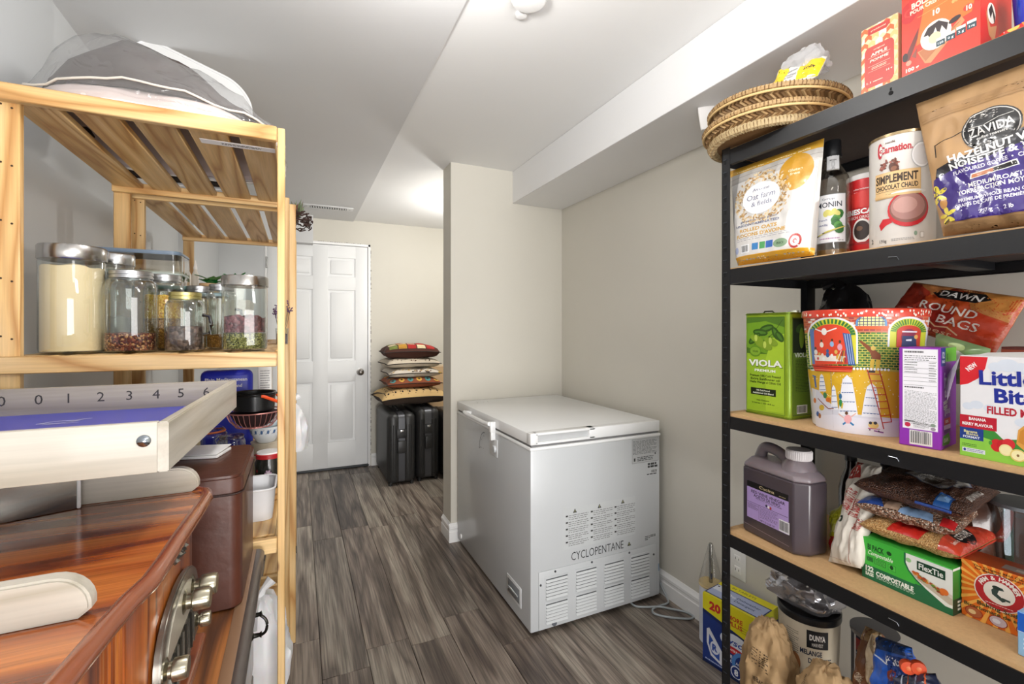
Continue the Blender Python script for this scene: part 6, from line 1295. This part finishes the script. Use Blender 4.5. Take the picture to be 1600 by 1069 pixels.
# local frame: x to the right in the picture (world -Y), y away (world +X)
t, ps_ = pack('bulgur pack with red band and black oval, lowest of the grain packs', (1.380, .592, .800), .19, .235, .048, RA + .05, (0, 0), speckle('bulgur', ['d8a868', 'c9955a', 'e2ba80', 'b98348'], 420), 3)
A = Art(.19, .235); A.poly([(.30, .01), (.62, .01), (.70, .30), (.40, .32)], 'c8281e').poly([(.80, .0), (1, .0), (1, 1), (.80, 1)], 'c2402a').poly([(.45, .35), (.78, .30), (.78, 1), (.3, 1)], '8a7350').ell(.88, .34, .11, .15, '15181a').text('CEDAR', .88, .34, .06, 'f0ece4', w=.30, bold=.02, rot=PI / 2).text('lentils', .90, .14, .03, 'f0d8c8', w=.14, rot=PI / 2)
A.put(lambda x, y, o: ps_(x / .19, y / .235, 1) + Vector((0, 0, o + .0008)), t, step=.007, m=lambda h: mat(h, .3, 0, .05, 40, 0, .3))
A = Art(.235, .02); A.rect(.02, 0, .98, 1, 'c2402a').ell(.40, .5, .12, .48, '15181a').text('CEDAR', .40, .5, .5, 'f0ece4', w=.19, bold=.02)
A.put(lambda x, y, o: ps_(.925 + .075 * (1 - y / .02), x / .235, -1) + Vector((o * 2 + .001, 0, -.0006)), t, 'side_label', .006)
flax = speckle('flax', ['4a2a1c', '5c3826', '3a2018', '6b442e'], 420, .35)
t, ps_ = pack('dark brown seed pack with clear crimped edge, middle of the pile', (1.372, .612, .846), .190, .21, .042, RA + .16, (.02, .02), speckle('ricemix', ['8a5f44', '6b4634', 'a9826a', 'c9b8a8', '5a4638'], 300, .3), 7)
A = Art(.205, .21); A.poly([(.02, .02), (.30, .04), (.22, .20), (.04, .22)], '2f4f9a').poly([(.45, .02), (.78, .02), (.75, .14), (.5, .16)], '7f9cc0').poly([(.84, .01), (.97, .01), (.97, .14), (.84, .14)], 'c8282a').poly([(.3, .03), (.45, .03), (.45, .2), (.32, .2)], 'b89a84')
A.put(lambda x, y, o: ps_(x / .205, y / .21, 1) + Vector((0, 0, o + .0008)), t, step=.007, m=lambda h: mat(h, .3, 0, .05, 40, 0, .3))
t, ps_ = pack('brown seed pack with white label and blue tabs, top of the pile', (1.385, .602, .894), .205, .235, .048, RA + .10, (.03, .04), flax, 11, cr=.009)
A = Art(.225, .235); A.poly([(.30, .50), (.72, .26), (.88, .62), (.62, .90), (.36, .80)], '6a7aa0').poly([(.31, .51), (.715, .28), (.865, .62), (.61, .88), (.37, .79)], 'c9c4bc').small(.42, .48, .74, .76, 8, '4a4540', .35).rect(.50, .42, .64, .52, '5a5248').poly([(.74, .0), (.88, .0), (.88, .16), (.76, .18)], '2f68b8').poly([(.76, .04), (.86, .04), (.86, .13), (.77, .14)], '8ab4e6').text('BROWN RICE', .94, .45, .05, 'e6ddd4', w=.34, bold=.02, rot=PI / 2)
A.put(lambda x, y, o: ps_(x / .225, y / .235, 1) + Vector((0, 0, o + .0008)), t, step=.007, m=lambda h: mat(h, .3, 0, .05, 40, 0, .3))
MB().tube([ps_(.60 + .012 * i, 0, 0) + Vector((0, -.003, 0)) for i in range(0, 26)], .0035, mat('2450a8', .3), 6).build('blue_seal', t)
t = thing('grain_pack', 'crinkled brown bag pushed to the back above the seed packs', 'pack', (1.475, .62, .6725), 0, 'packs of grain piled on the green carton'); MB().grid(bag_shape(.05, .05, .12, lambda a, b: .285, .015, 12), 36, 18, mat('4a2e22', .3, 0, .25, 30, .4, .4)).build('film_pack', t, weld=True); MB().box(-.053, -.047, -.06, .06, .19, .23, mat('6a4a3a', .4), .002).build('crimped_seal', t)
# baking soda
t = carton_box('baking_soda_carton', 'orange baking soda carton with red round emblem and sunrays', 'box', (1.287, .497, .6725), (.005, -.093), .126, .068, .121, 'e8701c')
A = Art(.126, .121)
for k in range(26):
    a = k * 2 * PI / 26; A.poly([(.46, .60), (.46 + .75 * math.cos(a), .60 + .75 * math.sin(a)), (.46 + .75 * math.cos(a + .10), .60 + .75 * math.sin(a + .10))], 'f4b050')
A2 = Art(.126, .121); A2.rect(0, 0, 1, .10, 'e8701c')
A.ell(.46, .60, .30, .30, 'f0e8dc').ell(.46, .60, .285, .285, 'b8262c').ell(.46, .60, .185, .185, 'f0e8dc').poly([(.37, .62), (.42, .70), (.50, .70), (.52, .66), (.46, .65), (.44, .58), (.54, .50), (.50, .47), (.38, .55)], '3a4a44').line([(.50, .53), (.58, .52)], .03, '3a4a44').ell(.43, .68, .05, .03, '2a3a34')
for k, ch in enumerate('ARM & HAMMER'): a = 2.75 - k * .215; A.text(ch, .46 + .235 * math.cos(a), .60 + .235 * math.sin(a), .065, 'f6eee4', rot=a - PI / 2, bold=.03)
A.small(.30, .385, .62, .40, 1, 'f6eee4', .6).text('The Original Mild Cleaner', .50, .965 - .02, .035, '3a2a1a', w=.7, bold=.01).text('for Baking & Deodorizing', .50, .90, .035, '3a2a1a', w=.66, bold=.01)
A.text('Baking Soda', .46, .325, .065, '3a4a2a', w=.52, bold=.02).text('Bicarbonate de soude', .44, .235, .06, '3a4a2a', w=.80, bold=.02)
for x in (.16, .45, .76): A.ell(x, .12, .11, .09, 'a8281c').ell(x, .12, .10, .08, ['b0623a', 'c9b8c0', 'd9b89a'][int(x * 3)]).ell(x - .02, .12, .05, .04, ['e8c890', 'e9e6ee', 'c84a3a'][int(x * 3)], 8)
A.put(front, t)
A = Art(.126, .068); A.rect(0, 0, 1, 1, 'a8481c').rect(.45, .2, .95, .6, '8a7a70').rect(.6, .3, .8, .45, 'b0a498'); A.put(top_of(.121), t)
t = carton_box('salt_carton', 'blue and pale blue carton cut by the right edge of the picture', 'box', (1.222, .391, .6725), (0, -1), .08, .05, .082, '8fbbe0')
A = Art(.08, .082); A.rect(0, .55, 1, 1, '1f5fc0').rect(0, .97, 1, 1, '7fb0ea').small(.1, .15, .9, .45, 3, 'e9f2fa').line([(0, .55), (1, .55)], .01, 'dfeaf6'); A.put(front, t)
t = thing('glass_tub', 'grey clear tub standing at the back right of the grain packs', 'tub', (1.50, .47, .6725)); MB().lathe([(.05, .002), (.055, .20), (.057, .205), (.053, .205)], (0, 0, 0), glassm('tub', 'b9c0c4', .2, .8), 30, cap=False).lathe([(0, .003), (.05, .002)], (0, 0, 0), mat('8a8e92', .5), 30, cap=False).build('tub', t); MB().lathe([(.059, 0), (.059, .008), (0, .009)], (0, 0, .205), mat('7a8086', .4), 30).build('lid', t)

# ---- floor and bottom board
t = thing('dishwasher_tablet_carton', 'tall blue and yellow carton numbered 20 on the floor by the post', 'box', (1.425, 1.322, 0), math.atan2(-.209, .034))
w_, d_, h_ = .212, .142, .262
MB().box(0, w_, 0, d_, 0, h_, pm('1f3a86'), .0012, 1).build('carton', t)
A = Art(w_, h_)
A.rect(0, 0, 1, 1, '1c3680').rect(0, .83, 1, 1, 'e6dc1e').poly([(0, .74), (1, .60), (1, 1), (0, 1)], 'e6dc1e').poly([(0, .725), (1, .55), (1, .60), (0, .77)], '13285f')
A.text('20', .24, .865, .115, 'c8202a', w=.22, bold=.05).text('MORE', .62, .845, .06, 'c84a1a', w=.26, bold=.04).text('PLUS', .62, .765, .06, 'c84a1a', w=.26, bold=.04).small(.72, .70, .98, .80, 3, '8a8a1a', .2)
A.poly([(.08, .50), (.13, .53), (.38, .28), (.38, .08), (.16, .14), (.08, .30)], 'e3e6ee').poly([(.13, .44), (.33, .26), (.33, .13), (.18, .18), (.12, .30)], '2a4fa8').ell(.24, .28, .09, .09, 'dfe4f2').text('R', .24, .28, .09, '2a4fa8', bold=.05)
A.ell(.62, .50, .28, .13, 'e3e9f4').text('Lysol', .60, .52, .085, '2a4fa8', w=.40, shear=.25, bold=.02).ell(.60, .40, .22, .05, 'c8202a').text('POWERBALL', .60, .40, .03, 'ffffff', w=.3).text('ULTRA', .62, .30, .05, 'e9eef8', w=.26, bold=.02).text('DEGREASER', .62, .24, .04, 'e9eef8', w=.34, bold=.02).ell(.78, .25, .22, .18, '4f8ad0').ell(.78, .25, .16, .13, '1c3680').text('ACTION', .75, .25, .04, 'e9eef8', w=.24).ell(.64, .12, .10, .09, 'e9eef8').ell(.64, .12, .085, .075, '14307a').text('8', .64, .12, .08, 'f4f6fc', bold=.04).text('200', .86, .10, .08, 'e9eef8', w=.2, bold=.04).rect(0, 0, 1, .04, '10224f').small(.05, .045, .4, .075, 1, 'b9c4e0', .6)
A.put(front, t)
A = Art(d_, h_); A.rect(0, 0, 1, 1, '15296a').rect(0, .83, 1, 1, 'd2cf22').ell(.45, .89, .32, .05, '8fae2c').text('Lysol', .45, .89, .045, '2a4fa8', w=.5, shear=.25, bold=.03); A.put(right_of(w_), t)
A = Art(w_, d_); A.rect(0, 0, 1, 1, 'e6dc1e').poly([(0, .08), (1, .08), (1, .72), (0, .72)], '1f2f6a').poly([(.02, .12), (.98, .12), (.98, .68), (.02, .68)], 'a9b4d6').rect(.02, .4, .25, .7, 'dde2ee').text('Dishwasher', .68, .48, .09, '24386e', w=.42, shear=.1).text('Detergent', .66, .32, .09, '24386e', w=.36, shear=.1).text('85 TABLETS', .45, .87, .09, '5a5a10', w=.44, bold=.0).text('Pro', .38, .45, .12, 'e9ecf6', w=.14, shear=.2, bold=.03).ell(.06, .62, .02, .03, '2a2a4a'); A.put(top_of(h_), t)
t = thing('paper_towel_holder', 'paper towel stand with tan top disc and steel rod by the baseboard', 'holder', (1.545, 1.392, 0))
MB().lathe([(.044, 0), (.044, .225)], (0, 0, 0), mat('d9dce4', .6, 0, .03, 60, .1), 36).build('paper_roll', t); MB().lathe([(.0455, .226), (.0465, .228), (.0465, .236), (.045, .238), (0, .238)], (0, 0, 0), mat('d8c08a', .5, 0, .12, 120), 36).build('disc', t, label='tan cork-like top disc'); MB().lathe([(.0075, .23), (.0075, .396), (.006, .399), (0, .399)], (0, 0, 0), mat('a8a6a0', .15, 1), 20).build('rod', t); MB().lathe([(.047, .236), (.03, .31), (.009, .395)], (0, 0, 0), glassm('wrap', 'f4f4f4', .03, .35), 30, cap=False).build('clear_wrap', t)
BZ = TI[4] + .0005
y_, rd_, am = at_cyl(1216, 1314, 1.40)
t = thing('halva_tub', 'large beige tub with black lid and black label under the foil bag', 'tub', (1.40, y_, BZ), -am); hd_ = .285
MB().lathe([(rd_ * .86, 0), (rd_ * .88, .004), (rd_, hd_ - .02), (rd_, hd_)], (0, 0, 0), mat('cfc3ac', .4, 0, .03, 20), 48).build('tub', t); MB().lathe([(rd_ * 1.03, 0), (rd_ * 1.04, .003), (rd_ * 1.04, .018), (rd_ * 1.0, .021), (rd_ * .9, .016), (0, .016)], (0, 0, hd_ - .006), mat('17181c', .35, 0, .1, 20), 48).build('lid', t)
A = Art(.1, hd_); rt2 = lambda y: rd_ * (.88 + .12 * y / hd_) + .0003
A.rect(-.05, .75, .50, .93, '1a1c22').text('DUNYA', .22, .86, .055, 'f0ece6', w=.40, bold=.04).text('HARVEST', .22, .79, .035, 'e0dcd4', w=.28).text('MELANGE', .06, .70, .05, '1f2a40', w=.55, bold=.03).text('DORE', .16, .62, .05, '1f2a40', w=.34, bold=.03).small(-.62, .62, -.25, .88, 12, '6a6458', .35).small(.2, .6, .6, .66, 2, '3a4050', .4).rect(-.9, .2, .9, .45, 'a8925f').ell(-.35, .55, .15, .1, 'b0764a')
A.put(cylmap(rt2), t, step=.005)
t = thing('foil_bag', 'crumpled silver foil bag lying on top of the black-lidded tub', 'bag', (1.42, y_ + .03, BZ + hd_ + .016)); MB().grid(bag_shape(.07, .07, .095, lambda a, b: .10 - .03 * abs(b), .014, 21), 50, 20, mat('b9b7ba', .18, .75, .1, 20, .5)).build('foil', t, weld=True)
MB().box(-.02, .02, -.10, -.075, .055, .065, mat('8f8d90', .3, .6), .003).build('crimped_end', t)
t = thing('spice_tin', 'navy cylindrical tin with red and white lettering beside the tub', 'tin', (1.43, .735, BZ), -1.0)
MB().lathe([(.05, 0), (.052, .003), (.052, .30)], (0, 0, 0), mat('1f2a44', .4, .1, .1, 20), 36).build('body', t); MB().lathe([(.054, 0), (.055, .003), (.055, .012), (0, .014)], (0, 0, .298), mat('8a8a8e', .3, .5), 36).build('lid', t)
A = Art(.1, .3); A.rect(-.5, .86, .3, .97, '8a2a2c').text('PRODUCT', -.1, .915, .04, 'e9d8d4', w=.5).small(-.5, .5, .4, .85, 12, '8a94a8', .4).rect(-.56, 0, -.5, 1, 'd9d9dc'); A.put(cylmap(lambda y: .0523), t, step=.007)
# kraft paper bags
KP = mat('a98a62', .75, 0, .12, 22, .8)
def paper_bag(label, c, w0, d0, hh, seed, rot=0):
    t = thing('paper_bag', label, 'bag', c, rot, 'brown paper bags on the bottom board'); f = bag_shape(w0, w0, d0, lambda a, b: hh + .02 * a, .015, seed)
    def fc(u, v):
        p = f(u, v); q = noise.cell(Vector((u * 9, v * 6, seed))) ; k = abs(noise.noise(Vector((u * 10, v * 8, seed + 3)))) * .014; return p * (1 - k / max(.08, p.length)) if v > .02 else p
    MB().grid(fc, 70, 40, KP).build('kraft_paper', t, weld=True, ang=50)
    return t, fc
t, fb = paper_bag('crumpled brown paper bag standing nearest the black post', (1.262, .925, BZ), .055, .075, .275, 31, .1)
A = Art(.1, 1); 
def pbm(x, y, o): p = fb((x * 10) % 1.0, y); return p * (1 + (o + .0015) / max(.05, p.length))
A.small(.50, .45, .56, .62, 8, '4a3824', .45).rect(.445, .50, .447, .60, '4a3824').small(.455, .48, .49, .62, 6, '5a4630', .35).text('WE BAG & PACK', .53, .36, .035, '3a2a1a', w=.13, bold=.02); A.put(pbm, t, 'printed_text', .01, .00008)
t, fb = paper_bag('rounder smooth brown paper bag right of the crumpled one', (1.258, .758, BZ), .058, .078, .25, 47, -.1)
MB().tube([(-.06, -.03, .225), (-.075, -.04, .15), (-.078, -.04, .06)], .002, mat('8a6a3c', .8), 5).build('side_crease', t)
A = Art(.1, 1); A.text('WHOLE BEAN', .60, .5, .03, '3a2a1a', w=.10, rot=-1.1, bold=.02).small(.40, .55, .415, .75, 12, '5a4630', .5); A.put(pbm, t, 'printed_text', .01, .00008)
t, sf, A, pos, n = pouch('cookie_pouch', 'blue and red pouch with white Pi lettering at the bottom right', 'pouch', [onx(1372, 993, 1.300), onx(1425, 1012, 1.280), onx(1440, 1100, 1.24), onx(1366, 1100, 1.25)], .05, mat('2a62c8', .3, 0, .1, 14, .2, .3), .008, 23, 24, 24, nrm=(-1, 0, 0))
A.rect(0, .80, 1, 1, '1f3a6a').line([(0, .78), (.55, .58), (.6, .2)], .03, 'dfe6f4').poly([(.5, .1), (.95, .1), (.9, .75), (.55, .75)], '1f3f86').text('Pita', .72, .66, .14, 'f2f4fa', w=.40, bold=.02, shear=.1).rect(0, .0, .9, .22, 'a8202c').text('cookies', .45, .10, .08, 'f2e9e6', w=.5, bold=.02).ell(.62, .42, .12, .10, '8a3a22'); A.put(sf, t, step=.007)
t, sf, A, pos, n = pouch('brown_pouch', 'tan and brown open pouch between paper bag and blue pouch', 'pouch', [onx(1352, 978, 1.36), onx(1378, 990, 1.35), onx(1374, 1100, 1.29), onx(1335, 1100, 1.30)], .04, mat('7a4f34', .4, 0, .2, 14, .3), .010, 27, 20, 24, nrm=(-1, 0, 0))
A.rect(0, .82, 1, 1, 'a8865a').rect(.7, 0, 1, 1, 'b09a7a').text('cuisine', .4, .3, .1, 'd9c9b0', w=.5, rot=-1.2); A.put(sf, t, step=.007)
for i, (u, v, X) in enumerate(((1418, 1042, 1.235), (1434, 1043, 1.245))):
    p = onx(u, v, X); t = thing('orange_slice', ['left', 'right'][i] + ' one of two small round orange discs beside the blue pouch', 'carrot', p, -.8, 'orange discs at the bottom right')
    MB().lathe([(.0, -.006), (.014, -.006), (.0155, 0), (.014, .006), (0, .007)], (0, 0, 0), mat('d8502a', .4, 0, .12, 60, .1), 24, Matrix.Rotation(PI / 2, 4, 'X')).build('slice', t); MB().lathe([(.005, .0068), (.004, .0075), (0, .0076)], (0, 0, 0), mat('e87a4a', .5), 14, Matrix.Rotation(PI / 2, 4, 'X')).build('core', t)
t, sf, A, pos, n = pouch('carrot_bag', 'clear dark bag of carrots under the orange discs at the picture bottom', 'bag', [onx(1402, 1050, 1.26), onx(1462, 1052, 1.26), onx(1480, 1110, 1.22), onx(1400, 1110, 1.22)], .04, mat('2a3048', .25, 0, .3, 14, .3, .5), .008, 29, 18, 16, nrm=(-1, 0, 0))
for k in range(4): A.line([(.2 + k * .2, .1), (.3 + k * .18, .9)], .03, ['c8d0e0', 'd8602a', '8a94b0', 'd8602a'][k])
A.put(sf, t, step=.007)
